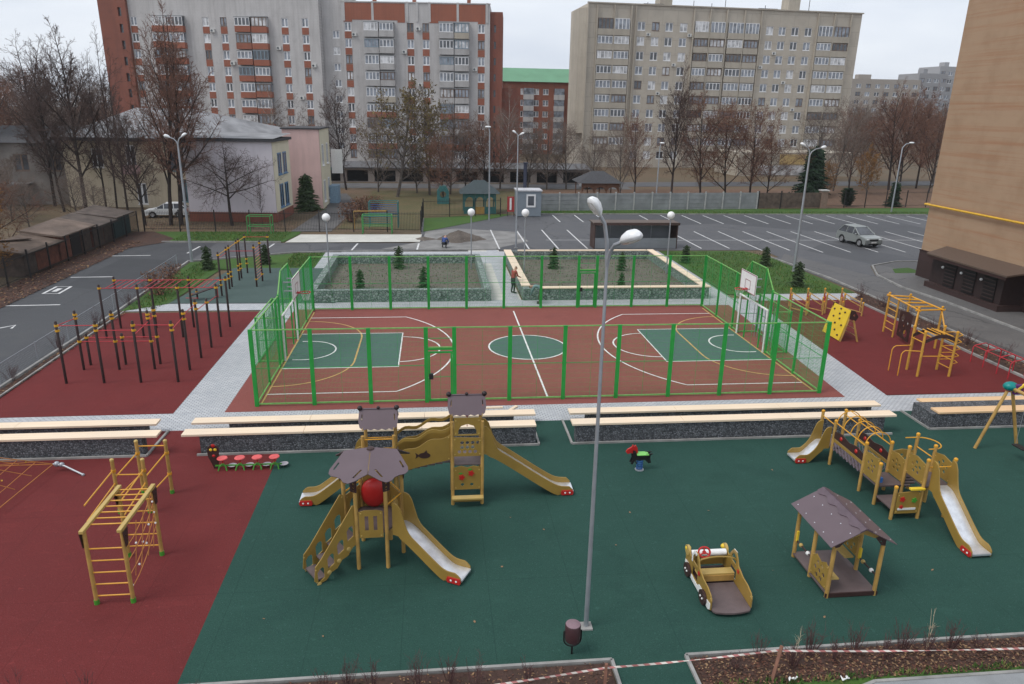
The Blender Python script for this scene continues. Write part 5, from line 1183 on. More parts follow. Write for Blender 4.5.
b = MB(); b.box(20.08,27.02,32.31,32.36,.02,.9); b.build('front_panel', SHEETG, t)
t = thing('kiosk', 'small blue grey guard kiosk with white framed window at the lot entrance', 'kiosk', (16.8,52.1,0))
b = MB(); b.box(15.6,18.2,50.9,53.2,.06,2.7); b.build('walls', KIOSK, t)
b = MB(); b.box(15.5,18.3,50.8,53.3,2.7,2.82); b.build('roof', M('pale roof sheet',(.5,.5,.52),.5), t)
b = MB(); b.panel(rect(-.5,-.68,.5,.68), .06, (17.1,50.88,1.7),(1,0,0),(0,0,1),[rect(-.33,-.5,.33,.5)]); wf = b.build('window', WINW, t)
b = MB(); b.box(16.77,17.43,50.885,50.91,1.2,2.2); b.build('pane', G1, wf)
b = MB(); b.tube([(16.75,53.6,2.3),(16.75,53.6,5.4)],.2,n=10); b.lathe([(.28,0),(.28,.1)],(16.75,53.6,5.4),10); b.build('stove_pipe', M('dark blue pipe',(.03,.035,.06),.5), t, True)
t = thing('notice_board', 'red and white notice board left of the grey kiosk', 'sign', (14.9,51.2,0))
b = MB(); b.box(14.6,15.35,51.2,51.26,.5,2.1); b.build('board', M('red board',(.35,.04,.04),.6), t)
b = MB(); b.box(14.85,15.05,51.17,51.198,.7,1.95); b.build('white_stripe', WHITE, t)
for x in (14.62,15.33): b = MB(); b.box(x-.03,x+.03,51.27,51.33,0,2.15); b.build('post', IRON, t)

# ------------------------------------------------------------------ fences at the back
def iron_fence(lab, pts, h, gap=2.9, step=.14, m=IRON, bar=.013):
    t = thing('iron_fence', lab, 'fence', (*pts[0],0)); b = MB(); first = True
    for p, q in zip(pts, pts[1:]):
        p, q = V(p), V(q); L = (q-p).length; n = max(1, round(L/gap))
        for i in range(n+1):
            if i == 0 and not first: continue
            a = p.lerp(q,i/n); c = MB(); c.box(a.x-.045,a.x+.045,a.y-.045,a.y+.045,0,h+.12); c.build('post', m, t)
        first = False
        for i in range(int(L/step)): a = p.lerp(q,(i+.5)*step/L); b.tube([(a.x,a.y,.12),(a.x,a.y,h)],bar,n=3,cap=False)
        for z in (.25,h-.2): b.beam((*p,z),(*q,z),.03,.035)
    b.build('railing', m, t); return t
iron_fence('black iron bar fence of the yard behind the left lawn', [(-18.9,41.2),(5.6,41.0),(5.7,50.4),(13.9,51.4)], 1.85)
iron_fence('long dark iron fence between the verge and the autumn park on the right', [(54.5,59.2),(92,62.5)], 2.0, step=.16)
t = thing('board_fence', 'brown board fence between the concrete fence and the iron fence', 'fence', (50,58.6,0))
for i in range(4): x = 45.6+i*2.95; b = MB(); b.box(x-.06,x+.06,58.05+i*.29-.06,58.05+i*.29+.06,0,2.15); b.build('post', IRON, t)
for i in range(3): x = 45.66+i*2.95; b = MB(); b.beam((x,58.05+i*.29,1.0),(x+2.83,58.33+i*.29,1.0),.04,1.8); b.build('board_panel', SHEDW, t)
t = thing('gate_pier', 'square pale brown gate pier at the iron fence', 'pier', (54.2,59.0,0)); b = MB(); b.box(53.9,54.7,58.7,59.4,0,2.1); b.build('pier', M('pier brick',(.22,.15,.12),.9), t); b = MB(); b.box(53.8,54.8,58.6,59.5,2.1,2.22); b.build('cap_stone', CONC, t)
t = thing('concrete_fence', 'long grey concrete panel fence behind the parking lot', 'fence', (32,56.8,0))
n_ = 12
for i in range(n_+1):
    x = 18.8+26.6*i/n_; y = 55.6+2.4*i/n_; b = MB(); b.box(x-.08,x+.08,y-.1,y+.08,0,2.08); b.build('post', M('pale concrete post',(.36,.36,.36),.85), t)
    if i < n_:
        x2 = 18.8+26.6*(i+1)/n_; y2 = 55.6+2.4*(i+1)/n_
        b = MB(); b.beam((x+.08,y,.98),(x2-.08,y2,.98),.06,1.94); pn = b.build('panel', CONCD, t)
        b = MB()
        for j in range(4): b.beam((x+.1,y-.036,.3+.48*j),(x2-.1,y2-.036,.3+.48*j),.03,.07)
        b.build('rib', CONCD, pn)
# yard frames and gazebos
def frame(lab, x0,x1,y0,y1,h,m1,m2=None):
    t = thing('yard_climber', lab, 'climbing frame', ((x0+x1)/2,y0,0), 'green frames in the yard')
    for x in (x0,x1):
        for y in (y0,y1): b = MB(); b.tube([(x,y,0),(x,y,h)],.045); b.build('post', m1, t, True)
    for z in (h,h*.45):
        for y in (y0,y1): rail(t,(x0,y,z),(x1,y,z),.035,m1)
        for x in (x0,x1): rail(t,(x,y0,z),(x,y1,z),.035,m1)
    if m2:
        for i in range(5): rail(t,(x0,y1,h*.5+i*.2),(x1,y1,h*.5+i*.2),.03,m2,'slat')
    return t
LGF = M('light green paint',(.06,.24,.07),.6); TQ = M('turquoise paint',(.04,.15,.15),.6)
frame('low light green pipe frame behind the concrete slab, on the left', -9.6,-7.6,39.6,40.6,1.6,LGF)
t = frame('light green pipe frame with turquoise slats behind the concrete slab', .4,3.0,39.6,40.6,1.7,LGF,TQ)
frame('turquoise climbing frame with orange bar behind the light green frame', .7,3.4,43.4,44.8,2.4,TQ,BLUEP)
t = thing('wooden_goal', 'thin orange wooden goal bar beside the turquoise climbing frame', 'goal', (.2,42.4,0)); b = MB(); b.tube([(-.6,42.4,0),(-.6,42.4,1.7),(2.4,42.6,1.7)],.05); b.build('frame', TIMB, t)
def gazebo(lab, x, y, w, d, h, mt, rf, grp='gazebos'):
    t = thing('gazebo', lab, 'gazebo', (x,y,0), grp)
    for i in range(4):
        for yy in (y-d/2,y+d/2): b = MB(); b.box(x-w/2+w*i/3-.06,x-w/2+w*i/3+.06,yy-.06,yy+.06,0,h); b.build('post', mt, t)
    for i in range(3):
        xa = x-w/2+w*i/3; pts = [(.08,h-.02),(w/3-.08,h-.02),(w/3-.08,h*.6)]+[(w/6+(w/6-.14)*math.cos(a),h*.6+.5*math.sin(a)) for a in [R(15*k) for k in range(0,13)]]+[(.08,h*.6)]
        b = MB(); b.panel(pts,.05,(xa,y-d/2,0),(1,0,0),(0,0,1)); b.build('arch', mt, t)
        b = MB(); b.box(xa+.06,xa+w/3-.06,y-d/2-.02,y-d/2+.02,0,.75); b.build('parapet', mt if i != 1 else TIMB, t)
    b = MB(); e = .5; hh = 1.3
    b.add([(x-w/2-e,y-d/2-e,h),(x+w/2+e,y-d/2-e,h),(x+w/2+e,y+d/2+e,h),(x-w/2-e,y+d/2+e,h),(x-w/6,y,h+hh),(x+w/6,y,h+hh)],[(0,1,5,4),(1,2,5),(2,3,4,5),(3,0,4),(3,2,1,0)]); b.build('roof', rf, t)
gazebo('turquoise arched gazebo with dark hipped roof left of the kiosk',11.8,54.5,3.4,2.6,2.2,TQ,M('dark teal roof',(.035,.05,.055),.6))
gazebo('brick toned gazebo with dark pyramid roof behind the concrete fence',27.2,64.5,4.6,4.0,2.5,M('red brown timber',(.16,.08,.05),.7),ROOFD)
t = thing('playhouse_arch','small turquoise play hut in the yard',"hut",(7.6,62,0)); b = MB(); b.panel([(-.7,0),(.7,0),(.7,1.5),(.35,2.1),(-.35,2.1),(-.7,1.5)],.9,(7.9,62,0),(1,0,0),(0,0,1),[circ(0,1.1,.4,12)]); b.build('shell', TQ, t)

# ------------------------------------------------------------------ cars
def car(lab, x, y, ang, L, W, H, paint, suv=True, name='parked_car'):
    t = thing(name, lab, 'car', (x,y,0), 'parked cars'); ca, sa = math.cos(ang), math.sin(ang)
    def T(b):
        b.v = [(x+px*ca-py*sa, y+px*sa+py*ca, pz) for px,py,pz in b.v]; return b
    wb = L*.3; wr = .34 if suv else .3; g = .24 if suv else .2; belt = H*.6; a_ = L/2
    low = [(-a_,g+.12),(-a_+.05,g+.02),(a_-.1,g),(a_,g+.15),(a_,belt-.28),(a_-.12,belt-.12),(a_*.5,belt+.02),(-a_+.02,belt+.04),(-a_-.02,belt-.3)]
    # section loft so that the flanks curve inwards
    b = MB(); rings = []
    for f, ins, zs in ((-1,.0,1),( -.93,.0,1),(.93,.0,1),(1,.0,1)):
        rings.append((f,))
    def outline():
        pts = []
        def archp(c): return [(c+(wr+.07)*math.cos(R(t_)), wr+(wr+.07)*math.sin(R(t_))) for t_ in range(180,-1,-20)]
        pts += [(-a_,g+.14),(-a_+.05,g)] + [p for p in archp(-wb) if p[1] > g] + [p for p in archp(wb) if p[1] > g] + [(a_-.08,g),(a_,g+.14),(a_,belt-.3),(a_-.1,belt-.14),(a_*.52,belt),(-a_+.05,belt+.03),(-a_,belt-.25)]
        return pts
    ol = outline(); b.panel(ol, W-.16, (0,0,0),(1,0,0),(0,0,1))
    for sg in (-1,1):
        b.panel([(px*.995,pz if pz < g+.2 else g+.0+(pz-g)*.965) for px,pz in ol], .08, (0,sg*(W/2-.04),0),(1,0,0),(0,0,1))
    T(b).build('body', paint, t, bevel=.035)
    xf, xr_ = a_*.5, -a_+.06; tf, tr = a_*.02, -a_+(.62 if suv else .6)
    def cab(x0,x1,x2,x3,w0,w1,z0,z1):
        c = MB(); c.add([(x0,-w0,z0),(x1,-w0,z0),(x1,w0,z0),(x0,w0,z0),(x2,-w1,z1),(x3,-w1,z1),(x3,w1,z1),(x2,w1,z1)],[(3,2,1,0),(4,5,6,7),(0,1,5,4),(1,2,6,5),(2,3,7,6),(3,0,4,7)]); return c
    T(cab(xr_,xf,tr,tf,W/2-.07,W/2-.24,belt+.02,H-.06)).build('windows', G1, t, bevel=.02)
    r_ = MB(); r_.add([(tr-.03,-(W/2-.24),H-.07),(tf+.04,-(W/2-.24),H-.07),(tf+.04,W/2-.24,H-.07),(tr-.03,W/2-.24,H-.07),(tr+.05,-(W/2-.32),H),(tf-.12,-(W/2-.32),H),(tf-.12,W/2-.32,H),(tr+.05,W/2-.32,H)],[(3,2,1,0),(4,5,6,7),(0,1,5,4),(1,2,6,5),(2,3,7,6),(3,0,4,7)]); T(r_).build('roof', paint, t, bevel=.02)
    for sg in (-1,1):
        y0, y1 = sg*(W/2-.065), sg*(W/2-.235)
        for xa, xb in ((xf,tf),(xr_,tr),(.03*L,.03*L),(-.2*L,-.19*L)):
            p_ = MB(); p_.beam((xa,y0,belt+.01),(xb,y1,H-.05),.07,.05); T(p_).build('pillar', paint, t)
        m_ = MB(); m_.ball((a_*.36,sg*(W/2+.06),belt+.06),.1,(.7,1,.8),8,5); T(m_).build('mirror', paint, t, True)
        l_ = MB(); l_.ball((a_-.12,sg*(W/2-.26),belt-.26),.14,(.9,1.3,.55),10,6); T(l_).build('headlight', M('headlight glass',(.6,.62,.62),.1), t, True)
        l_ = MB(); l_.box(-a_-.015,-a_+.06,sg*(W/2-.2)-.09,sg*(W/2-.2)+.09,belt-.3,belt+.0); T(l_).build('tail_light', REDP, t, bevel=.01)
        for cx in (-wb,wb):
            w_ = MB(); w_.lathe([(wr*.62,-.1),(wr*.96,-.1),(wr,-.06),(wr,.06),(wr*.96,.1),(wr*.62,.1)], (cx,sg*(W/2-.1),wr), 22, axis=(0,1,0)); wo = T(w_).build('wheel', TYRE, t, True)
            q_ = MB(); q_.lathe([(wr*.64,0),(wr*.6,.02),(wr*.2,-.01),(.001,.0)], (cx,sg*(W/2+.002),wr), 18, axis=(0,sg,0)); T(q_).build('rim', M('alloy rim',(.3,.3,.31),.4,metal=.5), wo, True)
    g_ = MB(); g_.box(a_-.02,a_+.015,-.42,.42,belt-.36,belt-.22); g_.box(a_-.02,a_+.02,-.5,.5,g+.02,g+.14); T(g_).build('grille', DARK, t)
    n_ = MB(); n_.box(a_+.016,a_+.026,-.26,.26,g+.18,g+.29); T(n_).build('number_plate', WHITE, t)
    return t
car('silver green compact off road car standing on the parking lot', 44.45, 34.3, R(-82), 3.85, 1.74, 1.62, CARP)
car('small white car parked beside the yellow wall behind the iron fence', -20.0, 50.5, R(185), 4.1, 1.66, 1.45, CARW, False)
car('white car parked far behind the pyramid roofed gazebo', 30.5, 81, R(10), 4.2, 1.7, 1.45, CARW, False)

# ------------------------------------------------------------------ buildings
WMESH = {}
def window_proto(w, h, fr, gl, lights=2):
    key = (w, h, fr.name, gl.name, lights)
    if key in WMESH: return WMESH[key]
    f = MB(); hs = []; lw = w/lights
    for i in range(lights): hs.append(rect(-w/2+i*lw+.1, -h/2+.12, -w/2+(i+1)*lw-.1, h/2-.12))
    f.panel(rect(-w/2,-h/2,w/2,h/2), .1, (0,0,0),(1,0,0),(0,0,1), hs); f.box(-w/2-.05,w/2+.05,-.16,.0,-h/2-.07,-h/2-.001)
    g = MB(); g.box(-w/2+.03,w/2-.03,-.02,.03,-h/2+.03,h/2-.03)
    fo = f.build('window', fr); go = g.build('pane', gl)
    WMESH[key] = (fo.data, go.data)
    for o in (fo, go): bpy.data.objects.remove(o)
    return WMESH[key]
def add_window(parent, x, y, z, w, h, fr, gl, lights=2, name='window', rot=0.):
    a, g = window_proto(w, h, fr, gl, lights)
    o = bpy.data.objects.new(name, a); COL.objects.link(o); o.parent = parent; o.location = (x,y,z); o.rotation_euler.z = rot
    p = bpy.data.objects.new('pane', g); COL.objects.link(p); p.parent = o
    return o
def facade(mb, x0, x1, z0, z1, holes, dep=.22, y=0):
    """front wall at y with real openings (x0,z0,x1,z1) and their reveals"""
    xs = sorted({x0,x1,*[h[0] for h in holes],*[h[2] for h in holes]}); zs = sorted({z0,z1,*[h[1] for h in holes],*[h[3] for h in holes]})
    for i in range(len(xs)-1):
        for j in range(len(zs)-1):
            cx, cz = (xs[i]+xs[i+1])/2, (zs[j]+zs[j+1])/2
            if any(h[0]<cx<h[2] and h[1]<cz<h[3] for h in holes): continue
            mb.quad((xs[i],y,zs[j]),(xs[i+1],y,zs[j]),(xs[i+1],y,zs[j+1]),(xs[i],y,zs[j+1]))
    for a,c,d,e in holes:
        mb.quad((a,y,c),(a,y+dep,c),(a,y+dep,e),(a,y,e)); mb.quad((d,y,c),(d,y,e),(d,y+dep,e),(d,y+dep,c))
        mb.quad((a,y,c),(d,y,c),(d,y+dep,c),(a,y+dep,c)); mb.quad((a,y,e),(a,y+dep,e),(d,y+dep,e),(d,y,e))
def shell(mb, x0, x1, z0, z1, D, y=0):
    mb.quad((x0,y+D,z0),(x0,y,z0),(x0,y,z1),(x0,y+D,z1)); mb.quad((x1,y,z0),(x1,y+D,z0),(x1,y+D,z1),(x1,y,z1)); mb.quad((x1,y+D,z0),(x0,y+D,z0),(x0,y+D,z1),(x1,y+D,z1)); mb.quad((x0,y,z1),(x1,y,z1),(x1,y+D,z1),(x0,y+D,z1))
def bthing(lab, x, y, ang, cat='building', name='apartment_building', group=None):
    t = thing(name, lab, cat, (x,y,0), group); t.rotation_euler.z = R(ang); t['_w'] = (0,0,0); return t
rb = random.Random(21)
def pick(): return rb.choice((G1,G2,G2,G2,G3))
def balcony(t, x, z, w, par, glz, h=1.5, dep=.9, fr=WINW, open_=False, pm=None):
    """projecting balcony: parapet, glazed front with its own pane, roof slab"""
    b = MB(); b.box(x-w/2,x+w/2,-dep,0,z-1.0-h/2,z-h/2-.02); bo = b.build('balcony', par, t)
    b = MB(); b.box(x-w/2-.03,x+w/2+.03,-dep-.03,0,z+h/2+.0,z+h/2+.12); b.build('roof_slab', CONCD, bo)
    n = 4; lw = (w-.1)/n
    b = MB(); b.panel(rect(-w/2+.05,-h/2,w/2-.05,h/2), .06, (x,-dep+.04,z),(1,0,0),(0,0,1), [rect(-w/2+.05+i*lw+.075,-h/2+.12,-w/2+.05+(i+1)*lw-.075,h/2-.12) for i in range(n)]); b.build('glazing', fr, bo)
    b = MB(); b.box(x-w/2+.08,x+w/2-.08,-dep+.06,-.02,z-h/2+.0,z+h/2-.01); b.build('pane', glz, bo)
WINBL = M('weathered blue window frame',(.2,.26,.31),.6,var=.2)
def aircon(t, x, z):
    b = MB(); b.box(x-.4,x+.4,-.34,-.02,z-.28,z+.28); o_ = b.build('air_conditioner', M('off white unit',(.55,.55,.53),.5), t); b = MB(); b.lathe([(.2,0),(.2,.02)], (x-.1,-.345,z), 12, axis=(0,-1,0)); b.build('fan_grille', G1, o_, True)
# middle grey block
F = 2.69; Z9 = [24.2-F*i for i in range(9)]
t = bthing('grey brick apartment block with orange red top band and dark red side tower', -8.26, 113, -6)
cols = [.6,11.5,14.2,23.9]; hs = [(c-.58,z-.72,c+.58,z+.72) for c in cols for z in Z9]
b = MB(); facade(b, -.4,25.4,-.1,28.1,hs); shell(b,-.4,25.4,-.1,28.1,13); b.build('wall', GREYWALL, t)
for c in cols:
    for z in Z9: add_window(t,c,.14,z,1.16,1.44,WINW if rb.random()<.72 else WINB,pick())
for x0,x1 in ((-.1,10.6),(14.9,24.6)):
    b = MB(); b.panel([(x0,24.95),(x0+1.5,24.95),(x0+1.5,25.3),(x1-1.3,25.3),(x1-1.3,24.95),(x1,24.95),(x1,28.0),(x0,28.0)], .04, (0,-.024,0),(1,0,0),(0,0,1)); b.build('brick_band', ORBRICK, t)
for c in cols:
    for z in Z9[:-1]: q_ = MB(); q_.box(c-.6,c+.6,-.035,-.003,z-F+.78,z-.82); q_.build('brick_spandrel', ORBRICK, t)
b = MB()
for x in (.0,5.0,11.0,12.7,14.9,19.8,24.9): b.box(x-.2,x+.2,-.1,-.003,25.1,28.3)
b.box(-.5,25.5,-.12,0,28.1,28.25); b.build('cornice', GREYWALL, t)
for c,w in ((4.75,2.55),(7.4,2.55),(17.85,2.55),(20.5,2.55)):
    for i,z in enumerate(Z9):
        balcony(t,c,z,w,rb.choice((GREYPAR,GREYPAR,GREYPAR,BEIGE2)) if i<5 else (ORBRICK if i%2 else GREYPAR),pick(),h=rb.choice((1.5,1.5,1.35,1.25)),dep=rb.choice((.9,.9,.8,1.0)),fr=rb.choice((WINW,WINW,WINW,WINB,WINBL)))
for x_,z_ in ((1.7,22.9),(10.4,20.2),(13.1,14.8),(22.8,17.5),(12.9,24.0),(9.9,9.4)): aircon(t,x_,z_)
b = MB(); facade(b,25.42,27.6,-.1,27.0,[(26.1,z-.5,26.45,z+.7) for z in Z9],.4,.6); shell(b,25.42,27.6,-.1,27.0,9,.6); b.build('side_tower', REDBRICK, t)
b = MB(); b.box(26.05,26.5,.95,1.05,1,26); b.build('tower_glazing', G1, t)
b = MB(); b.box(26.8,31,3.0,12,-.1,14.6); b.build('low_wing', REDBRICK, t)
for x,h in ((5,.5),(21.6,1.2),(12,.4)): b = MB(); b.box(x-.3,x+.3,2,2.8,28.1,28.1+h+.4); b.build('roof_vent', ORBRICK, t)
# left grey block with brick stair tower
t = bthing('grey brick apartment block with brick balconies and tall red stair tower on the left', -11.43, 112, -10)
ZL = [24.55-F*i for i in range(9)]
cols = [-34.2,-21.2,-18.0,-7.1,-3.5]; hs = [(c-.58,z-.72,c+.58,z+.72) for c in cols for z in ZL]
b = MB(); facade(b,-34.95,-1.0,-.1,31,hs); shell(b,-34.95,-1.0,-.1,31,13); b.build('wall', GREYWALL, t)
for c in cols:
    for z in ZL: add_window(t,c,.14,z,1.16,1.44,WINW if rb.random()<.75 else WINB,pick())
for c in cols:
    for z in ZL[:-1]: q_ = MB(); q_.box(c-.6,c+.6,-.035,-.003,z-F+.78,z-.82); q_.build('brick_spandrel', ORBRICK, t)
for c in (-29.2,-26.3,-14.3,-11.4):
    for z in ZL: balcony(t,c,z,2.75,ORBRICK,pick(),h=rb.choice((1.5,1.5,1.35,1.25)),dep=rb.choice((.9,.9,1.0)),fr=rb.choice((WINW,WINW,WINW,WINB,WINBL)))
for x_,z_ in ((-20.0,23.1),(-16.9,17.8),(-8.4,20.4),(-4.8,12.2),(-2.3,17.6)): aircon(t,x_,z_)
b = MB(); facade(b,-40.0,-35.0,-.1,34,[(-36.5,z-.6+1.3,-35.9,z+.8+1.3) for z in ZL],.4,-.6); shell(b,-40.0,-35.0,-.1,34,9,-.6); b.build('stair_tower', REDBRICK, t)
b = MB(); b.box(-36.6,-35.8,-.25,-.15,1,28); b.build('tower_glazing', G1, t)
ZS = [22.9-F*i for i in range(8)]
b = MB(); facade(b,-.98,3.0,-.1,30.2,[(.75,z-.62,1.95,z+.62) for z in ZS],.22,1.6); shell(b,-.98,3.0,-.1,30.2,8,1.6); b.build('stair_wall', GREYWALL, t)
b = MB(); b.box(-1.05,3.05,1.5,1.6,29.8,30.5); b.build('brick_coping', ORBRICK, t)
for z in ZS: add_window(t,1.35,1.74,z,1.2,1.24,WINW,pick())
# beige block on the right
t = bthing('wide beige panel apartment block with white glazed balconies behind the parking lot', 36.3, 122, 3); t.scale.x = .955
ZR = [26.7-F*i for i in range(10)]
wc = [11.6,14.6,17.5,20.6,39.5,42.3,45.2,48.2]
hs = [(c-.8,z-.78,c+.8,z+.78) for c in wc for z in ZR]
b = MB(); facade(b,.3,60.0,-.1,30.4,hs); shell(b,.3,60.0,-.1,30.4,14); b.build('wall', BEIGE, t)
for c in wc:
    for z in ZR: add_window(t,c,.14,z,1.6,1.56,WINW if rb.random()<.8 else WINB,rb.choice((G2,G2,G3,G1)))
def loggia(x, z, w, tall):
    b = MB(); b.box(x-w/2,x+w/2,-.45,0,z-1.85,z-.72); bo = b.build('balcony', BEIGE2, t)
    h = 2.0 if tall else 1.36; zc = z+.18 if tall else z; fr = WINW if rb.random()<.72 else WINB; n = 4; lw = (w-.2)/n
    b = MB(); b.panel(rect(-w/2+.1,-h/2,w/2-.1,h/2), .06, (x,-.4,zc),(1,0,0),(0,0,1), [rect(-w/2+.1+i*lw+.08,-h/2+.1,-w/2+.1+(i+1)*lw-.08,h/2-.1) for i in range(n)]); b.build('glazing', fr, bo)
    b = MB(); b.box(x-w/2+.12,x+w/2-.12,-.38,-.005,zc-h/2+.02,zc+h/2-.02); b.build('pane', rb.choice((G1,G2,G2,G3)), bo)
for c,w in ((4.0,3.3),(7.45,3.3),(24.4,3.1),(27.9,3.3),(31.9,3.5),(35.4,3.2),(51.9,3.4),(55.6,3.6)):
    for i,z in enumerate(ZR[:9] if c != 35.4 else ZR[:9]): loggia(c,z,w,i==0)
b = MB()
for x in (.3,2.2,5.75,9.3,10.2,22.6,26.1,29.7,33.6,37.3,50.0,53.7,57.5): b.box(x-.1,x+.1,-.47,-.003,-.1,30.2)
b.box(.1,60.2,-.3,-.003,30.4,30.62); b.build('pilaster', BEIGE2, t)
b = MB(); b.add([(-1.2,1.2,6.6),(.28,.0,6.6),(.28,6,6.6),(-1.2,6,6.6),(-1.2,1.2,29.6),(.28,.0,29.6),(.28,6,29.6),(-1.2,6,29.6)],[(3,2,1,0),(4,5,6,7),(0,1,5,4),(3,0,4,7)]); b.build('corner_bay', BEIGE2, t)
for x in (17.6,46.0): b = MB(); b.box(x-1.3,x+1.3,3,6,30.4,33.2); b.build('roof_house', BEIGE2, t)
b = MB()
for x,h in ((14,.9),(24,1.5),(28,1.2),(31,2.5),(40,1.2),(50,3.0),(46.5,1.6)): b.beam((x,4,30.4),(x,4,30.6+h),.09,.09)
b.build('antenna', IRON, t)
b = MB()
for x in (12.5,37.6): b.box(x,x+4.2,2,6,30.4,31.0)
b.build('roof_curb', ROOFD, t)
for x_,z_ in ((13.1,25.2),(19.0,19.8),(40.9,22.5),(43.8,17.0),(46.7,11.8),(16.0,14.4),(21.9,25.3),(38.2,19.8)): aircon(t,x_,z_)
# green roofed block far between them
t = bthing('red and grey block with green roof far between the two apartment blocks', 22.5, 165, 0)
ZG = [15.2-F*i for i in range(6)]
cg = [4,6.4,10.4,12.8]; hs = [(c-.7,z-.7,c+.7,z+.7) for c in cg for z in ZG]
b = MB(); facade(b,-3,24,-.1,17.5,hs); shell(b,-3,24,-.1,17.5,12); b.build('wall', ORBRICK, t)
for c in cg:
    for z in ZG: add_window(t,c,.14,z,1.4,1.4,WINW,pick())
for c in (.5,8.4,16.2,20):
    for z in ZG:
        b = MB(); b.box(c-1.3,c+1.3,-.8,0,z-1.9,z-.7); bo = b.build('balcony', GREYWALL, t); b = MB(); b.box(c-1.25,c+1.25,-.7,-.01,z-.69,z+.8); b.build('pane', G2, bo)
b = MB(); b.add([(-3.4,-.8,17.5),(24.4,-.8,17.5),(24.4,12.5,17.5),(-3.4,12.5,17.5),(-3.4,6,21.0),(24.4,6,21.0)],[(0,1,5,4),(2,3,4,5),(1,2,5),(3,0,4),(3,2,1,0)]); b.build('roof', ROOFG, t)
# far blocks on the right
def far_block(lab, x, y, w, h, m, nc, nr, ang=0):
    t = bthing(lab, x, y, ang); dx = w/nc; b = MB()
    hs = [(dx*(i+.5)-1,h-3.4-3*j,dx*(i+.5)+1,h-1.8-3*j) for i in range(nc) for j in range(nr)]
    facade(b,0,w,-10,h,hs,.5); shell(b,0,w,-10,h,12); b.build('wall', m, t)
    for i in range(nc):
        for j in range(nr): add_window(t,dx*(i+.5),.2,h-2.6-3*j,2.0,1.6,WINW if (i+j)%3 else WINB,G1 if (i*j)%3 else G2)
    b = MB(); b.box(w*.3,w*.45,3,6,h,h+1.8); b.build('roof_house', m, t)
far_block('long dull beige block far behind the right trees', 164, 260, 34, 24.5, M('faded beige wall',(.3,.27,.24),.9), 9, 6, -4)
far_block('grey tower block far right beside the tan building', 197, 258, 13, 27, M('grey panel wall',(.27,.27,.28),.9), 4, 8, 5)
far_block('taller pale grey tower block far right beside the tan building', 208, 262, 14, 30, M('pale grey panel wall',(.32,.32,.33),.9), 4, 9, 5)
# kindergarten: lilac, yellow and pink blocks
t = bthing('two storey building with lilac end wall, yellow front and pale metal hip roof', -8.5, 47.0, -4, name='kindergarten')
b = MB(); b.box(-8.4,0,0,6.2,.9,7.6); b.build('lilac_wall', LILAC, t)
b = MB(); b.box(-8.45,.04,-.05,6.25,-.1,.9); b.build('brick_plinth', REDBRICK, t)
hs = [(1.5,4.4,2.9,6.5),(3.4,4.4,4.8,6.5),(1.5,1.2,2.9,3.5),(3.4,1.2,4.8,3.5)]
sw_ = MB(); facade(sw_,0,6.2,.9,7.6,hs,.2); so = sw_.build('cream_side', CREAM2, t); so.rotation_euler.z = PI/2; so.location = (.03,0,0)
for a,c,d,e in hs: add_window(so,(a+d)/2,.03,(c+e)/2,1.4,e-c,M('blue window frame',(.1,.2,.33),.5),G1)
b = MB(); b.box(-8.7,.3,-.35,6.4,7.6,7.85); b.build('eave', ROOFD, t)
b = MB(); b.add([(-8.6,-.3,7.9),(.3,-.3,7.9),(.3,6.4,8.2),(-8.6,6.4,8.2)],[(0,1,2,3)]); b.build('flat_roof', ROOFW, t)
hs = [(-18.4,4.3,-17.3,6.6),(-13.9,3.9,-12.0,6.4),(-17.7,.3,-16.6,2.6),(-13.2,.6,-11.4,3.0),(-22,4.2,-20.8,6.2)]
b = MB(); facade(b,-25.0,-8.5,-.1,7.2,hs,.25,9.6); shell(b,-25.0,-8.5,-.1,7.2,12,9.6); b.build('yellow_wall', CREAM, t)
for a,c,d,e in hs: add_window(t,(a+d)/2,9.75,(c+e)/2,d-a,e-c,M('teal window frame',(.05,.13,.16),.5) if a > -15 else WINW,G1)
b = MB(); b.box(-18.7,-17.0,8.8,9.6,3.6,4.5); b.build('balcony', M('pinkish balcony',(.45,.3,.3),.8), t)
b = MB(); b.add([(-25.6,9.0,7.2),(-8.0,9.0,7.2),(-2.0,22.2,7.8),(-25.6,22.2,7.2),(-19,15,10.4),(-13,15,10.4)],[(0,1,5,4),(1,2,5),(2,3,4,5),(3,0,4)]); b.build('hip_roof', ROOFW, t)
b = MB(); b.box(-25.7,-8.0,8.9,9.05,7.0,7.35); b.build('fascia', ROOFD, t)
t = bthing('pink two storey block behind the lilac building', -9.4, 57, 0, name='kindergarten')
b = MB(); b.box(0,3.9,0,7.5,-.1,8.5); b.build('pink_wall', PINK, t)
hs = [(1.2,4.6,2.6,6.9),(1.2,.6,2.6,3.0),(4.6,4.6,6.0,6.9),(4.6,.6,6.0,3.0)]
sw_ = MB(); facade(sw_,0,7.5,-.1,8.5,hs,.2); so = sw_.build('cream_side', CREAM2, t); so.rotation_euler.z = PI/2; so.location = (3.93,0,0)
for a,c,d,e in hs: add_window(so,(a+d)/2,.03,(c+e)/2,1.4,e-c,WINW,G1)
b = MB(); b.box(-.15,4.05,-.15,7.7,8.5,8.65); b.build('coping', ROOFD, t)
b = MB(); b.box(4.0,5.0,5.0,7.0,-.1,2.0); b.build('porch', M('blue porch',(.2,.3,.4),.6), t)
b = MB(); b.box(4.0,5.3,8,8.3,3.2,6.0); b.build('sign_panel', WHITE, t)
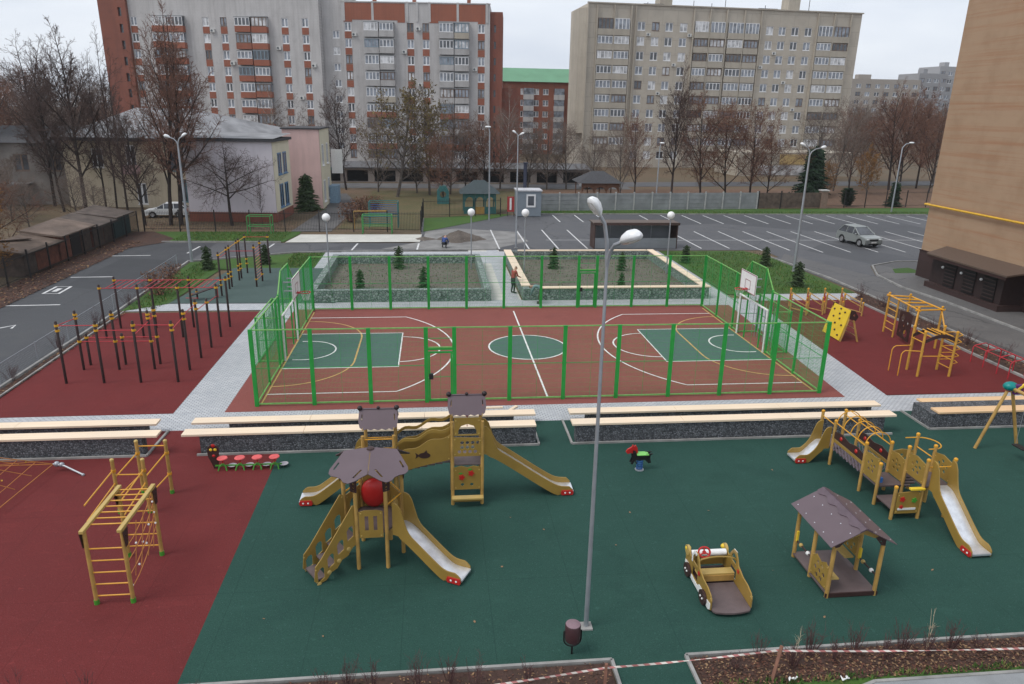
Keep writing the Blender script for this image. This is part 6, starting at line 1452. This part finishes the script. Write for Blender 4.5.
# old low building far left and rusty sheds
t = bthing('long low grey building with dark roof behind the bare trees on the far left', -31, 60, 0, name='old_building')
b = MB(); hs = [(-14.5+i*3.4,3.6,-13+i*3.4,5.4) for i in range(4)]; facade(b,-26,0,-.1,6.6,hs,.25); shell(b,-26,0,-.1,6.6,12); b.build('wall', M('dull grey render',(.2,.18,.165),.9,var=.3,scale=.5,fine=.4), t)
for a,c,d,e in hs: add_window(t,(a+d)/2,.15,(c+e)/2,1.5,1.8,WINB,G1)
b = MB(); b.add([(-26.5,-.6,6.6),(.4,-.6,6.6),(.4,12.6,6.6),(-26.5,12.6,6.6),(-26.5,6,8.2),(.4,6,8.2)],[(0,1,5,4),(2,3,4,5),(1,2,5),(3,0,4),(3,2,1,0)]); b.build('roof', ROOFD, t)
b = MB(); b.box(-12,-6,-2.5,0,2.2,2.4); b.build('canopy', ROOFW, t)
SC_ = (('nearest rusty brown shed with patched flat roof behind the left fence',-21.6,-19.8,23,27.6,1.5,M('patched roof sheets',(.11,.078,.06),.85,var=.45,scale=.9,fine=.4)),('second weathered shed with pale slate roof behind the left fence',-21.8,-19.9,28,33,1.8,M('weathered slate roof',(.15,.11,.088),.85,var=.4,scale=.8,fine=.4)),('third rusty shed with dark roof behind the left fence',-22.6,-19.9,33.4,37.2,1.6,M('mossy brown roof',(.09,.07,.06),.9,var=.4,scale=1)),('teal sheet garage at the far end of the shed row',-22.5,-20.0,37.6,41.0,1.75,M('mossy brown roof',(.09,.07,.06),.9,var=.4,scale=1)))
for i,(lab,x0,x1,y0,y1,h,rm) in enumerate(SC_):
    t = thing('shed', lab, 'shed', ((x0+x1)/2,(y0+y1)/2,0), 'sheds behind the left fence')
    b = MB(); b.box(x0,x1,y0,y1,0,h); b.build('walls', (SHEDW,RUST,RUST,M('teal sheet',(.03,.075,.08),.7))[i], t)
    b = MB(); b.add([(x0-.4,y0-.3,h+.25),(x1+.45,y0-.3,h-.05),(x1+.45,y1+.2,h-.05),(x0-.4,y1+.2,h+.5),(x0-.4,y0-.3,h+.45),(x1+.45,y0-.3,h+.05),(x1+.45,y1+.2,h+.05),(x0-.4,y1+.2,h+.6)],[(3,2,1,0),(4,5,6,7),(0,1,5,4),(1,2,6,5),(2,3,7,6),(3,0,4,7)]); b.build('roof', rm, t)
    n_ = int((y1-y0)/1.5)
    for k in range(n_):
        ya = y0+k*(y1-y0)/n_+.06; b = MB(); b.box(x1,x1+.05,ya,ya+(y1-y0)/n_-.14,.05,h-.1); b.build('sheet_panel', rb.choice((RUST,RUST,SHEDW,IRON)) if i < 3 else M('teal sheet',(.03,.075,.08),.7), t)
iron_fence('dark iron fence in front of the rusty sheds at the left lot', [(-19.3,4),(-19.3,20),(-19.35,41)], 1.75, gap=2.6, step=.13)
for lab,x,y,s in (('slanted old board leaning on the nearest shed roof',-21.5,25,1),('second pale board lying on the shed roof',-21.4,29,1)):
    b = MB(); b.beam((x-1,y-1.2,2.15),(x+.6,y+1.4,1.95),.4,.05); tag(b.build('old_board', SHEDW, loc=(x,y,2.5)), lab, 'board')
# garages
t = bthing('long low row of garages with dark openings under a grey roof', -14, 88, -1, name='garage_row')
b = MB(); hs = [(-.6+i*4.15,.05,2.6+i*4.15,1.75) for i in range(11)]; facade(b,-1.6,45,-.1,2.1,hs,1.2); shell(b,-1.6,45,-.1,2.1,6); b.build('wall', M('garage wall',(.36,.31,.28),.9,fine=.2), t)
for a,c,d,e in hs: b = MB(); b.box(a+.01,d-.01,1.21,1.25,c,e); b.build('door', M('dark garage door',(.02,.022,.022),.7) , t)
b = MB(); b.add([(-2,-.7,2.1),(45.4,-.7,2.1),(45.4,6.3,2.5),(-2,6.3,2.5),(-2,-.7,2.25),(45.4,-.7,2.25),(45.4,6.3,2.65),(-2,6.3,2.65)],[(3,2,1,0),(4,5,6,7),(0,1,5,4),(1,2,6,5),(2,3,7,6),(3,0,4,7)]); b.build('roof', M('garage roof',(.11,.11,.115),.8), t)
b = MB(); b.box(-1.8,7,-.74,-.705,1.75,2.22); b.build('green_fascia', M('dark green fascia',(.03,.1,.1),.6), t)
# shop front under the beige block
t = bthing('low shop building with pale sign wall in front of the beige block', 62, 104, 3, name='shop_building')
b = MB(); b.box(0,24,0,10,-.1,4.2); b.build('walls', M('shop wall',(.38,.34,.28),.85), t)
b = MB(); b.box(4,15,-.08,0,.2,1.9); b.build('shop_window', G3, t); b = MB(); b.box(8,14,-.06,-.001,2.1,3.9); b.build('sign_board', M('ochre sign',(.5,.36,.16),.7), t)
# tan brick block at the right edge
t = thing('brick_tower_block', 'tall tan brick building with brown tiled base at the right edge', 'building', (41.4,21.5,0))
b = MB(); b.box(41.4,62,-6,21.5,1.9,26); b.build('wall', TAN, t)
b = MB(); b.box(41.34,62,-6.06,21.56,-.1,1.9); b.build('tiled_base', CHOC, t)
b = MB(); b.box(41.3,62.04,-6.1,21.6,1.9,1.96); b.build('base_coping', BROWN, t)
b = MB(); b.tube([(41.2,21.75,5.12),(41.2,-6,5.05)],.07,n=8); b.tube([(41.2,21.75,5.12),(60,21.75,5.12)],.07,n=8); gp = b.build('gas_pipe', M('yellow gas pipe',(.62,.36,.03),.45), t, True)
for i in range(9): b = MB(); b.box(41.2,41.4,20.5-i*3,20.56-i*3,5.08,5.12); b.build('pipe_bracket', IRON, gp)
b = MB(); b.box(39.75,41.33,11.6,18.3,-.05,.42); b.build('annex_step', CHOC, t)
b = MB(); b.box(40.0,41.33,11.8,18.2,.42,2.3); b.build('annex_wall', M('brown annex cladding',(.032,.02,.019),.45), t)
for i in range(3):
    y = 12.3+i*1.75; b = MB(); b.box(39.95,39.99,y,y+1.0,.44,2.15); d_ = b.build('door', M('black door',(.01,.009,.009),.4), t)
    b = MB()
    for j in range(6): b.box(39.92,39.95,y+.04,y+.96,.6+.22*j,.66+.22*j)
    b.build('door_slat', M('brown door slat',(.05,.03,.028),.4), d_)
    b = MB(); b.ball((39.9,y+1.2,1.6),.09,n=8,m=6); b.build('wall_lamp', WHITE, t, True)
b = MB(); b.add([(39.3,10.9,2.28),(41.34,10.9,2.55),(41.34,18.9,2.55),(39.3,18.0,2.28),(39.3,10.9,2.38),(41.34,10.9,2.65),(41.34,18.9,2.65),(39.3,18.0,2.38)],[(3,2,1,0),(4,5,6,7),(0,1,5,4),(1,2,6,5),(2,3,7,6),(3,0,4,7)]); b.build('canopy_roof', ROOFB, t)
b = MB(); b.box(39.35,39.43,11.0,17.95,2.1,2.3); b.build('canopy_beam', BROWN, t)

# ------------------------------------------------------------------ bare trees
def grow_tree(seed, h, style):
    rs = random.Random(seed); tr, tw, lf = MB(), MB(), MB()
    def seg(p, d, L, r, depth, up):
        n = 4 if depth < 2 else 3; pts = [p.copy()]; rr = [r]; q = p.copy(); dd = d.copy()
        wob = (.06,.12,.17,.22,.25)[depth]
        for i in range(n):
            dd = (dd + V((rs.uniform(-wob,wob),rs.uniform(-wob,wob),rs.uniform(-wob,wob)+up))).normalized(); q = q + dd*L/n; pts.append(q.copy()); rr.append(r*(1-(i+1)/n*(.62 if depth<3 else .85)))
        (tr if depth < 2 else tw).tube(pts, rr, n=(7,5,3,3,3)[depth], cap=False)
        return pts, rr, dd
    def rec(p, d, L, r, depth):
        up = style['up'] * (1 if depth < 3 else style.get('tip',1))
        pts, rr, dd = seg(p, d, L, r, depth, up*.12)
        if depth >= style['depth']:
            if style.get('leaf') and rs.random() < style['leaf']:
                for _ in range(style.get('nl',2)):
                    f = rs.random(); i = min(len(pts)-2,int(f*(len(pts)-1))); c = pts[i].lerp(pts[i+1],rs.random()); k = style.get('ls',.09)
                    u = V((rs.uniform(-1,1),rs.uniform(-1,1),rs.uniform(-1,1)))*k; v = V((rs.uniform(-1,1),rs.uniform(-1,1),rs.uniform(-1,1)))*k; lf.add([c-u,c+v*.7,c+u,c-v*.7],[(0,1,2,3)])
            return
        n = style['n'][depth]; lo = style['lo'] if depth == 0 else .18
        for i in range(n):
            f = lo+(1-lo)*(i+rs.uniform(.2,.9))/n; f = min(f,.98); j = f*(len(pts)-1); k = min(int(j),len(pts)-2); b0 = pts[k].lerp(pts[k+1], j-k); ax = (pts[k+1]-pts[k]).normalized()
            a = i*2.4+rs.uniform(-.6,.6); o = ax.orthogonal().normalized(); s_ = ax.cross(o); sd = o*math.cos(a)+s_*math.sin(a)
            an = R(style['ang'][depth])*rs.uniform(.75,1.25); nd = (ax*math.cos(an)+sd*math.sin(an)).normalized()
            tl = style['len'][depth]*L*((.45+.55*math.sin(PI*min(1,max(0,(f-lo)/(1-lo)*.62+.3)))) if depth == 0 else 1-.4*f)*rs.uniform(.7,1.25)
            rec(b0, nd, tl, max(.016,(rr[k]*(1-(j-k))+rr[k+1]*(j-k))*.6) if depth < 2 else max(.0135,rr[k]*.6), depth+1)
        if depth < 2: rec(pts[-1], dd, L*.35, rr[-1], depth+1)
    rec(V((0,0,-.05)), V((style.get('lean',0),0,1)).normalized(), h*style.get('tl',.8), style['r']*h, 0)
    # normalise to the height wanted
    zs_ = sorted(v[2] for v in tw.v); zt = zs_[int(len(zs_)*.985)] if zs_ else h; k = h/zt
    for mb in (tr,tw,lf): mb.v = [(x*k,y*k,z*k) for x,y,z in mb.v]
    return tr, tw, lf
TALL = dict(up=.5,depth=4,n=(19,9,7,5),lo=.24,ang=(42,44,44,42),len=(.40,.52,.52,.58),r=.0155,tl=.85)
THIN = dict(up=.5,depth=4,n=(18,7,5,3),lo=.26,ang=(38,44,42,40),len=(.25,.5,.55,.6),r=.011,tl=.9)
ROUND = dict(up=-.1,depth=4,n=(12,9,7,5),lo=.42,ang=(70,55,50,45),len=(.7,.55,.5,.5),r=.02,tl=.66,tip=-1)
BIRCHS = dict(up=.25,depth=4,n=(16,8,6,4),lo=.2,ang=(44,44,42,40),len=(.36,.5,.55,.6),r=.0095,tl=.9,tip=-2.2)
BUSHY = dict(up=.35,depth=4,n=(15,10,6,4),lo=.07,ang=(42,42,44,42),len=(.62,.52,.52,.58),r=.011,tl=.7)
WILLOW = dict(up=.25,depth=4,n=(13,8,7,5),lo=.2,ang=(42,46,46,42),len=(.56,.52,.5,.55),r=.015,tl=.72,leaf=.5,nl=2,ls=.085)
GOLD = dict(up=.3,depth=3,n=(18,10,7),lo=.05,ang=(46,46,46),len=(.5,.5,.5),r=.012,tl=.85,leaf=1,nl=10,ls=.1)
BROWNY = dict(BUSHY, leaf=.7, nl=1, ls=.06)
PROTO = {}
def tree(lab, x, y, h, kind, seed, rot=0, lean=0, grp='bare trees', sx=1., bark=None):
    st, bm, tm, lm = {'tall':(TALL,BARK,TWIG,None),'tallr':(TALL,BARK,TWIGR,None),'thin':(THIN,BARK,TWIG,None),'round':(ROUND,BARK,TWIG,None),'birch':(BIRCHS,BIRCH,TWIGG,None),'bushy':(BUSHY,BARKG,TWIGG,None),'bushyr':(BROWNY,BARK,TWIGR,LEAFB),'willow':(WILLOW,BARKG,TWIGG,LEAFO),'gold':(GOLD,BARKG,TWIGG,LEAFY3)}[kind]
    key = (kind, seed)
    if key not in PROTO:
        tr, tw, lf = grow_tree(seed*17+len(kind), 10., st); mm = []
        for nm, mb, m in (('trunk',tr,bm),('crown',tw,tm),('leaves',lf,lm)):
            if mb.v:
                o = mb.build(nm, m, smooth=(nm=='trunk')); mm.append((nm,o.data)); bpy.data.objects.remove(o)
        PROTO[key] = mm
    t = thing({'birch':'birch_tree','willow':'willow_tree','gold':'golden_tree'}.get(kind,'bare_tree'), lab, 'tree', (x,y,0), grp); k = h/10
    t.scale = (k*sx,k*sx,k); t.rotation_euler = (0,R(lean),0)
    for nm, me in PROTO[key]:
        o = bpy.data.objects.new(nm, me); COL.objects.link(o); o.parent = t; o.rotation_euler.z = R(rot)
LFT = 'bare trees by the left buildings'
tree('tall dark bare tree with leaning trunk left of the yellow building',-29.9,55.3,17.4,'tall',1,0,1.5,LFT,.85)
tree('tall slender bare tree second from the left edge',-37.9,63.7,16.7,'thin',1,0,2,LFT,1.2)
tree('reddish bare tree at the left edge of the picture',-43.5,63.5,15.4,'tallr',2,40,3,LFT)
tree('thin bare tree with bent stem just left of the yellow wall',-28.2,56.1,15,'thin',2,90,0,LFT,.8)
tree('thin tall bare tree with knobbly top in front of the yellow wall',-27.1,56.1,17.1,'thin',3,150,3,LFT,.7)
tree('forked bare tree leaning left in front of the yellow wall',-20.2,45,10.6,'tall',4,200,-6,LFT,.9)
tree('tall reddish bare tree left of the left lamp post',-17.9,45,18,'tallr',1,70,1,LFT,.75)
tree('tall thick bare tree directly behind the left lamp post',-17.0,45.1,16.8,'tallr',2,260,4,LFT,.9)
tree('low round crowned bare tree in front of the lilac wall',-12.3,44.9,7.6,'round',1,0,-6,LFT,.95)
tree('thin young bare sapling at the right end of the lilac wall',-9.4,44.6,5.5,'thin',1,30,0,LFT,.5)
tree('straight thin bare tree left of the forked one before the yellow wall',-24.6,52.5,14.5,'thin',1,200,-2,LFT,.9)
tree('dark thin bare tree before the left end of the yellow wall',-31.5,54.0,15.5,'thin',3,10,-3,LFT,1.0)
tree('tall bare tree at the corner of the old grey building',-34.5,58.5,16.0,'tall',4,100,2,LFT,.8)
tree('white stemmed birch behind the pale roof',-15.5,78,13,'birch',1,0,0,'birches')
tree('second birch with spreading branches behind the pink building',-12.0,80,12,'birch',2,60,2,'birches')
tree('dark bare tree before the stair column of the grey blocks',-5.2,77,13.6,'tall',4,20,-4,LFT,.8)
for i,(x,y,h) in enumerate(((-36,50,5.5),(-33,47,5),(-30,44,4.5),(-27.5,48,5),(-38,56,6.5),(-25,46,4))):
    tree(['grey thicket at the far left behind the sheds','grey thicket next to the sheds','low grey thicket behind the nearest shed','grey thicket in front of the old building','taller grey thicket before the old grey building','low grey thicket by the teal garage'][i],x,y,h,'bushy',3,i*60,0,'grey thickets on the left',1.3)
tree('orange brown larch like bush at the left edge beside the sheds',-21.6,21.5,6.6,'gold',1,0,0,'golden trees',1.2)
tree('second orange brown bush at the left edge',-24.6,28.5,6.0,'bushyr',2,0,0,'golden trees',1.2)
MID = 'trees of the yard before the middle block'
tree('largest olive leaved willow in front of the middle block',2.2,68.5,13.9,'willow',1,0,9,MID,1.0)
tree('second olive willow right of the leaning one',6.3,70.9,12.5,'willow',2,80,0,MID,.95)
tree('brownish bare tree in the yard near the turquoise gazebo',11.1,74.7,9,'bushyr',1,0,0,MID,1.1)
tree('small brown tree behind the turquoise climbing frame',8.0,64,7.8,'bushyr',2,60,0,MID,1.0)
tree('brown bushy tree before the right end of the middle block',14.2,76,9.5,'bushyr',1,150,-4,MID,1.1)
tree('tall grey brown tree left of the leaning willow',-.6,74,10.5,'bushy',2,33,2,MID,1.0)
tree('grey brown tree just right of the willows',9.0,72,11.0,'bushy',1,120,3,MID,1.1)
tree('grey brown tree before the red side tower foot',16.3,79,10.5,'bushy',2,250,0,MID,1.1)
tree('small grey bushy tree at the middle of the yard',4.6,73,8.0,'bushy',1,200,0,MID,1.2)
tree('white stemmed birch before the red side tower',18.4,92,13.8,'birch',2,0,4,'birches',.7)
for i,(x,y,h,k,s) in enumerate(((20.4,80,8.6,'bushy',1),(22.9,78,10.4,'bushy',2),(26,79.5,9.2,'bushy',1),(29.5,77,8.0,'bushy',3))):
    tree(['leftmost grey tree before the green roofed block','tallest grey tree before the green roofed block','grey tree right of the tallest one by the green roofed block','low grey tree at the left foot of the beige block'][i],x,y,h,k,s,i*70,0,'grey trees before the green roofed block',1.1)
RT = 'bare trees before the beige block'
tree('grey bare tree behind the pyramid roofed gazebo',31.9,70.9,9.2,'bushy',2,30,-2,RT,.9)
tree('bare tree left of the tallest dark tree before the beige block',35.3,76,10.5,'bushyr',2,20,0,RT,.8)
tree('tallest dark bare tree before the beige block',38.0,67.8,16.2,'tall',2,120,0,RT,.72)
tree('reddish tree right of the tallest dark tree',42.9,70.3,13.4,'bushyr',1,60,-3,RT,.95)
tree('reddish brown tree before the beige block centre',46.9,71.5,12.2,'bushyr',2,140,-6,RT,1.0)
tree('broad russet tree before the beige block, left of the tall spruce',50.2,71,11.8,'bushyr',1,220,-3,RT,1.1)
tree('low russet tree at the edge of the park by the board fence',53.6,73,8.5,'bushyr',2,300,0,RT,1.1)
for i,(x,y,h,k,sd,w) in enumerate(((-52,72,13,'tallr',1,1),(-47,82,14,'bushy',1,1),(-58,88,14,'bushyr',1,1.1),(-50,100,15,'bushy',2,1.1),(-64,105,16,'bushyr',2,1.1),(-58,122,16,'bushy',3,1.2),(-72,130,17,'bushyr',1,1.2),(-44,70,11,'bushyr',2,1),(-34,70,12,'bushy',2,1),(-31,66,11,'bushyr',1,1),(-39,78,13,'bushy',3,1),(-80,140,17,'bushy',1,1.3),(-66,150,17,'bushy',2,1.3))):
    tree(['reddish tree over the old grey roof at the left edge','grey tree behind the old grey roof','russet tree behind the old grey roof','far grey tree behind the old grey building','far russet tree at the left edge','far grey tree deep behind the old building','farthest russet tree on the left','russet tree just behind the old grey roof','grey tree behind the roof corner by the pale hip roof','russet tree between the old building and the pale hip roof','grey tree right of the far red stair tower foot','distant grey tree at the far left','distant grey tree below the red stair tower'][i],x,y,h,k,sd,i*47,0,'trees behind the old grey building',w)
FT = 'trees of the park on the right'
for i,(x,y,h,k,s,w) in enumerate(((66.8,79,13,'bushy',1,.9),(71,82,12,'bushyr',1,.9),(76.9,81,14.9,'tallr',1,.9),(81.4,86,14.8,'bushyr',2,.9),(83.5,84,13.4,'tallr',2,.9),(80.8,77,12.4,'bushyr',1,.8),(77.6,90,13,'bushy',2,1),(88,95,14,'bushyr',2,1),(73,96,13,'bushy',3,1.1),(92,92,12,'bushy',1,1.1))):
    tree(['leftmost grey tree of the park by the beige block corner','brown tree second from left in the park','tallest leaning reddish tree in the park','reddish tree behind the leaning tree','reddish tree left of the far lamp post','brown tree at the edge of the tan building','grey tree deeper in the park','far brown tree by the tan building edge','far grey tree behind the leaning one','far grey tree nearest the tan building'][i],x,y,h,k,s,i*53,-3 if i==2 else 0,FT,w)
for i,(x,y,h) in enumerate(((110,150,12),(122,160,13),(134,152,12),(146,165,14),(120,190,14),(152,190,15),(100,130,12),(138,210,15),(165,200,15),(112,120,11))):
    tree(['far haze grey tree %s the long dull block' % w for w in ('first before','second before','third before','fourth before','fifth before','sixth before','nearest before','high behind','right of','low before')][i],x,y,h,'bushy',1+i%3,i*67,0,'far trees beyond the street',1.25)
tree('small orange leaved tree beside the tall spruce',62.8,73.6,4.6,'gold',1,0,-3,'golden trees',1.0)
tree('orange leaved young tree by the iron fence in the park',69.0,73.9,6.6,'gold',2,0,-2,'golden trees',.8)
shrub('dense red brown hedge bush in the yard beside the path', -1.4, 47, 1.9, 60, STEM, 1.3, grp='brown bushes in the yard', leafm=LEAFB)
shrub('second red brown bush in the yard farther along the path', -.6, 51, 1.9, 60, STEM, 1.2, grp='brown bushes in the yard', leafm=LEAFB)
shrub('far red brown bush in the yard at the path bend', .2, 55, 1.7, 60, STEM, 1.2, grp='brown bushes in the yard', leafm=LEAFB)

# ------------------------------------------------------------------ people
def person(lab, x, y, rot, J, mats, rad=None, tool=None):
    """one continuous skinned figure from joint positions (metres, facing +y), then coloured by region"""
    me = bpy.data.meshes.new('person'); names = list(J); idx = {n:i for i,n in enumerate(names)}
    E_ = [('pelvis','waist'),('waist','chest'),('chest','neck'),('neck','head'),('head','crown'),('chest','sh_l'),('sh_l','el_l'),('el_l','wr_l'),('wr_l','ha_l'),('chest','sh_r'),('sh_r','el_r'),('el_r','wr_r'),('wr_r','ha_r'),('pelvis','hip_l'),('hip_l','kn_l'),('kn_l','an_l'),('an_l','to_l'),('pelvis','hip_r'),('hip_r','kn_r'),('kn_r','an_r'),('an_r','to_r')]
    me.from_pydata([J[n] for n in names], [(idx[a],idx[b]) for a,b in E_], [])
    o = bpy.data.objects.new('person', me); COL.objects.link(o)
    sk = o.modifiers.new('skin','SKIN'); RR = dict(pelvis=.14,waist=.13,chest=.16,neck=.06,head=.095,crown=.085,sh=.075,el=.052,wr=.036,ha=.03,hip=.1,kn=.068,an=.048,to=.04)
    for n in names:
        r = RR[n.split('_')[0]]; v = me.skin_vertices[0].data[idx[n]]; v.radius = (r*(1.0),r*(.8 if n in('chest','waist','pelvis') else 1)); v.use_root = n == 'pelvis'
    ss = o.modifiers.new('sub','SUBSURF'); ss.levels = 2; ss.render_levels = 2
    dg = bpy.context.evaluated_depsgraph_get(); m2 = bpy.data.meshes.new_from_object(o.evaluated_get(dg)); bpy.data.objects.remove(o)
    reg = {'pelvis':1,'hip':1,'kn':1,'an':1,'to':3,'waist':0,'chest':0,'neck':2,'head':2,'crown':4,'sh':0,'el':0,'wr':0,'ha':5}
    mesh = MB(); mesh.v = [tuple(v.co) for v in m2.vertices]
    for p in m2.polygons:
        c = p.center; best = min(names, key=lambda n: (V(J[n])-c).length/ (1.3 if n in ('head','crown') else 1)); mesh.f.append(list(p.vertices)); mesh.mi.append(reg[best.split('_')[0]])
    for s in ('l','r'):                                                      # five fingers rooted in each palm
        h, w = V(J['ha_'+s]), V(J['wr_'+s]); d = (h-w).normalized(); q = d.cross(V((0,1,.3))).normalized(); n_ = d.cross(q)
        for i in range(4): L = (.062,.072,.068,.052)[i]; b0 = h+q*(i-1.5)*.017; mesh.tube([b0,b0+d*(.02+L*.5),b0+d*(.02+L*.8)+n_*.025],[.0095,.008,.006],n=6,k=5)
        mesh.tube([w+d*.03+q*.03,w+d*.06+q*.055,w+d*.085+q*.05],[.011,.01,.007],n=6,k=5)
    hd = (V(J['crown'])-V(J['head'])).normalized(); fw = V(J.get('face',(0,1,0))) if False else (V((0,1,0))-hd*hd.y).normalized(); hc_ = V(J['head'])
    sd = hd.cross(fw); mesh.ball(tuple(hc_+fw*.1+hd*-.0),.02,(1,1.2,1),8,5,k=2)
    for q in (-1,1): mesh.ball(tuple(hc_+fw*.085+hd*.03+sd*q*.033),.011,n=6,m=4,k=3); mesh.ball(tuple(hc_+sd*q*.098),.026,(.5,.8,1),7,5,k=2)
    mesh.tube([hc_+fw*.088-hd*.045-sd*.022,hc_+fw*.09-hd*.047,hc_+fw*.088-hd*.045+sd*.022],.006,n=5,k=5)
    c, s = math.cos(rot), math.sin(rot); mesh.v = [(x+a*c-b_*s, y+a*s+b_*c, z) for a,b_,z in mesh.v]
    o = mesh.build('person', mats, smooth=True, loc=(x,y,0)); tag(o, lab, 'person', 'workers at the planters'); return o
HAIR = M('dark cap',(.02,.018,.018),.9); BOOT = M('dark boots',(.02,.018,.016),.8); GLOVE = M('work gloves',(.25,.22,.18),.9)
bend = dict(pelvis=(0,-.15,.86),waist=(0,-.02,1.0),chest=(0,.26,1.05),neck=(0,.42,1.02),head=(0,.53,.98),crown=(0,.64,.98),sh_l=(-.19,.3,1.03),el_l=(-.24,.4,.76),wr_l=(-.18,.48,.53),ha_l=(-.17,.5,.46),sh_r=(.19,.3,1.03),el_r=(.24,.4,.76),wr_r=(.18,.5,.54),ha_r=(.17,.52,.47),
  hip_l=(-.1,-.14,.82),kn_l=(-.13,-.02,.46),an_l=(-.14,-.1,.07),to_l=(-.15,.1,.04),hip_r=(.1,-.14,.82),kn_r=(.13,.02,.46),an_r=(.14,-.02,.07),to_r=(.15,.18,.04))
stand = dict(pelvis=(0,0,.92),waist=(0,.02,1.08),chest=(0,.1,1.32),neck=(0,.16,1.48),head=(0,.21,1.58),crown=(0,.25,1.69),sh_l=(-.19,.1,1.4),el_l=(-.25,.18,1.13),wr_l=(-.19,.4,1.02),ha_l=(-.17,.47,1.0),sh_r=(.19,.1,1.4),el_r=(.25,.18,1.13),wr_r=(.19,.4,1.02),ha_r=(.17,.47,1.0),
  hip_l=(-.1,0,.88),kn_l=(-.12,.05,.48),an_l=(-.13,-.02,.07),to_l=(-.14,.17,.04),hip_r=(.1,0,.88),kn_r=(.12,.04,.48),an_r=(.13,0,.07),to_r=(.15,.19,.04))
crouch = dict(pelvis=(0,-.18,.4),waist=(0,-.06,.55),chest=(0,.14,.74),neck=(0,.28,.84),head=(0,.36,.9),crown=(0,.44,.96),sh_l=(-.19,.18,.76),el_l=(-.26,.34,.5),wr_l=(-.16,.5,.3),ha_l=(-.14,.54,.24),sh_r=(.19,.18,.76),el_r=(.26,.34,.5),wr_r=(.16,.5,.3),ha_r=(.14,.54,.24),
  hip_l=(-.1,-.16,.38),kn_l=(-.17,.24,.5),an_l=(-.14,-.02,.08),to_l=(-.15,.18,.04),hip_r=(.1,-.16,.38),kn_r=(.17,.24,.5),an_r=(.14,-.02,.08),to_r=(.15,.18,.04))
person('worker in red vest and dark trousers standing at the plank of the right planter', 11.65, 17.4, R(-60), stand, [CLOTHR,CLOTHD,SKIN,BOOT,HAIR,GLOVE])
person('worker in grey teal jacket bending over the corner of the right planter', 12.95, 14.85, R(70), bend, [CLOTHT,CLOTHO,SKIN,BOOT,HAIR,GLOVE])
person('worker in blue jacket crouching on the asphalt by the soil heap', 7.6, 32.9, R(-20), crouch, [CLOTHB,CLOTHD,SKIN,BOOT,CLOTHB,GLOVE])

# ------------------------------------------------------------------ air, sky, light, camera
HZ = .0002
hb = MB(); hb.box(-906,906,-61,1506,-1.1,46); hz = hb.build('haze', None if False else M('air',(1,1,1))); hz['kind'] = 'stuff'; hz['label'] = 'thin grey autumn air'
hm = bpy.data.materials.new('thin haze'); hm.use_nodes = True; hn = hm.node_tree; hn.nodes.clear()
ho_ = hn.nodes.new('ShaderNodeOutputMaterial'); pv = hn.nodes.new('ShaderNodeVolumePrincipled'); pv.inputs['Color'].default_value = (.86,.89,.95,1); pv.inputs['Density'].default_value = HZ; pv.inputs['Anisotropy'].default_value = .2
hn.links.new(pv.outputs[0], ho_.inputs['Volume']); hz.data.materials.clear(); hz.data.materials.append(hm)
w = bpy.data.worlds.new('World'); SC.world = w; w.use_nodes = True; nt = w.node_tree; nt.nodes.clear()
out = nt.nodes.new('ShaderNodeOutputWorld'); bg = nt.nodes.new('ShaderNodeBackground'); sky = nt.nodes.new('ShaderNodeTexSky')
sky.sky_type = 'NISHITA'; sky.sun_disc = False; sky.sun_elevation = R(56); sky.sun_rotation = R(250); sky.dust_density = 4; sky.air_density = 1.0; sky.ozone_density = 1.0
hs_ = nt.nodes.new('ShaderNodeHueSaturation'); hs_.inputs['Saturation'].default_value = .22; nt.links.new(sky.outputs[0], hs_.inputs['Color'])
tc_ = nt.nodes.new('ShaderNodeTexCoord'); mp_ = nt.nodes.new('ShaderNodeMapping'); mp_.inputs['Scale'].default_value = (1,1,3.5); nt.links.new(tc_.outputs['Generated'], mp_.inputs['Vector'])
cl = ramp(nt, noise(nt, mp_.outputs['Vector'], 2.2, 6, .55), [(.3,.0),(.7,1)])
o = mix(nt, (5.6,6.2,7.2), (8.0,8.4,8.9), cl)                                # cloud deck: greyer and whiter banks
o = mix(nt, hs_.outputs[0], o, .8)
nt.links.new(o, bg.inputs['Color']); bg.inputs['Strength'].default_value = .1; nt.links.new(bg.outputs[0], out.inputs['Surface'])
sl = bpy.data.lights.new('sun','SUN'); sl.energy = 1.2; sl.angle = R(25); sl.color = (1,.96,.9); so = bpy.data.objects.new('sun', sl); COL.objects.link(so)
az = R(250); el = R(56); sv = V((math.sin(az)*math.cos(el), math.cos(az)*math.cos(el), math.sin(el))); so.rotation_euler = sv.to_track_quat('Z','Y').to_euler(); so.location = (-30,-30,60)
cam = bpy.data.cameras.new('camera'); co = bpy.data.objects.new('camera', cam); COL.objects.link(co)
pit, yaw, rol = .3115, .1093, .0179
fw = V((math.sin(yaw)*math.cos(pit), math.cos(yaw)*math.cos(pit), -math.sin(pit))); rt = V((math.cos(yaw),-math.sin(yaw),0)); up = rt.cross(fw)
r2, u2 = rt*math.cos(rol)+up*math.sin(rol), -rt*math.sin(rol)+up*math.cos(rol)
mw = Matrix((r2, u2, -fw)).transposed().to_4x4(); mw.translation = V((6.8466,-26.4414,10.9936)); co.matrix_world = mw
cam.sensor_width = 36; cam.lens = 724.15/1024*36; cam.clip_end = 4000; cam.clip_start = .2
SC.camera = co
SC.render.engine = 'CYCLES'
SC.view_settings.view_transform = 'Standard'; SC.view_settings.look = 'None'; SC.view_settings.gamma = 1; SC.view_settings.exposure = 0.46
try: SC.view_settings.use_curve_mapping = False
except Exception: pass
for ob in bpy.data.objects:
    if '_w' in ob.keys(): del ob['_w']
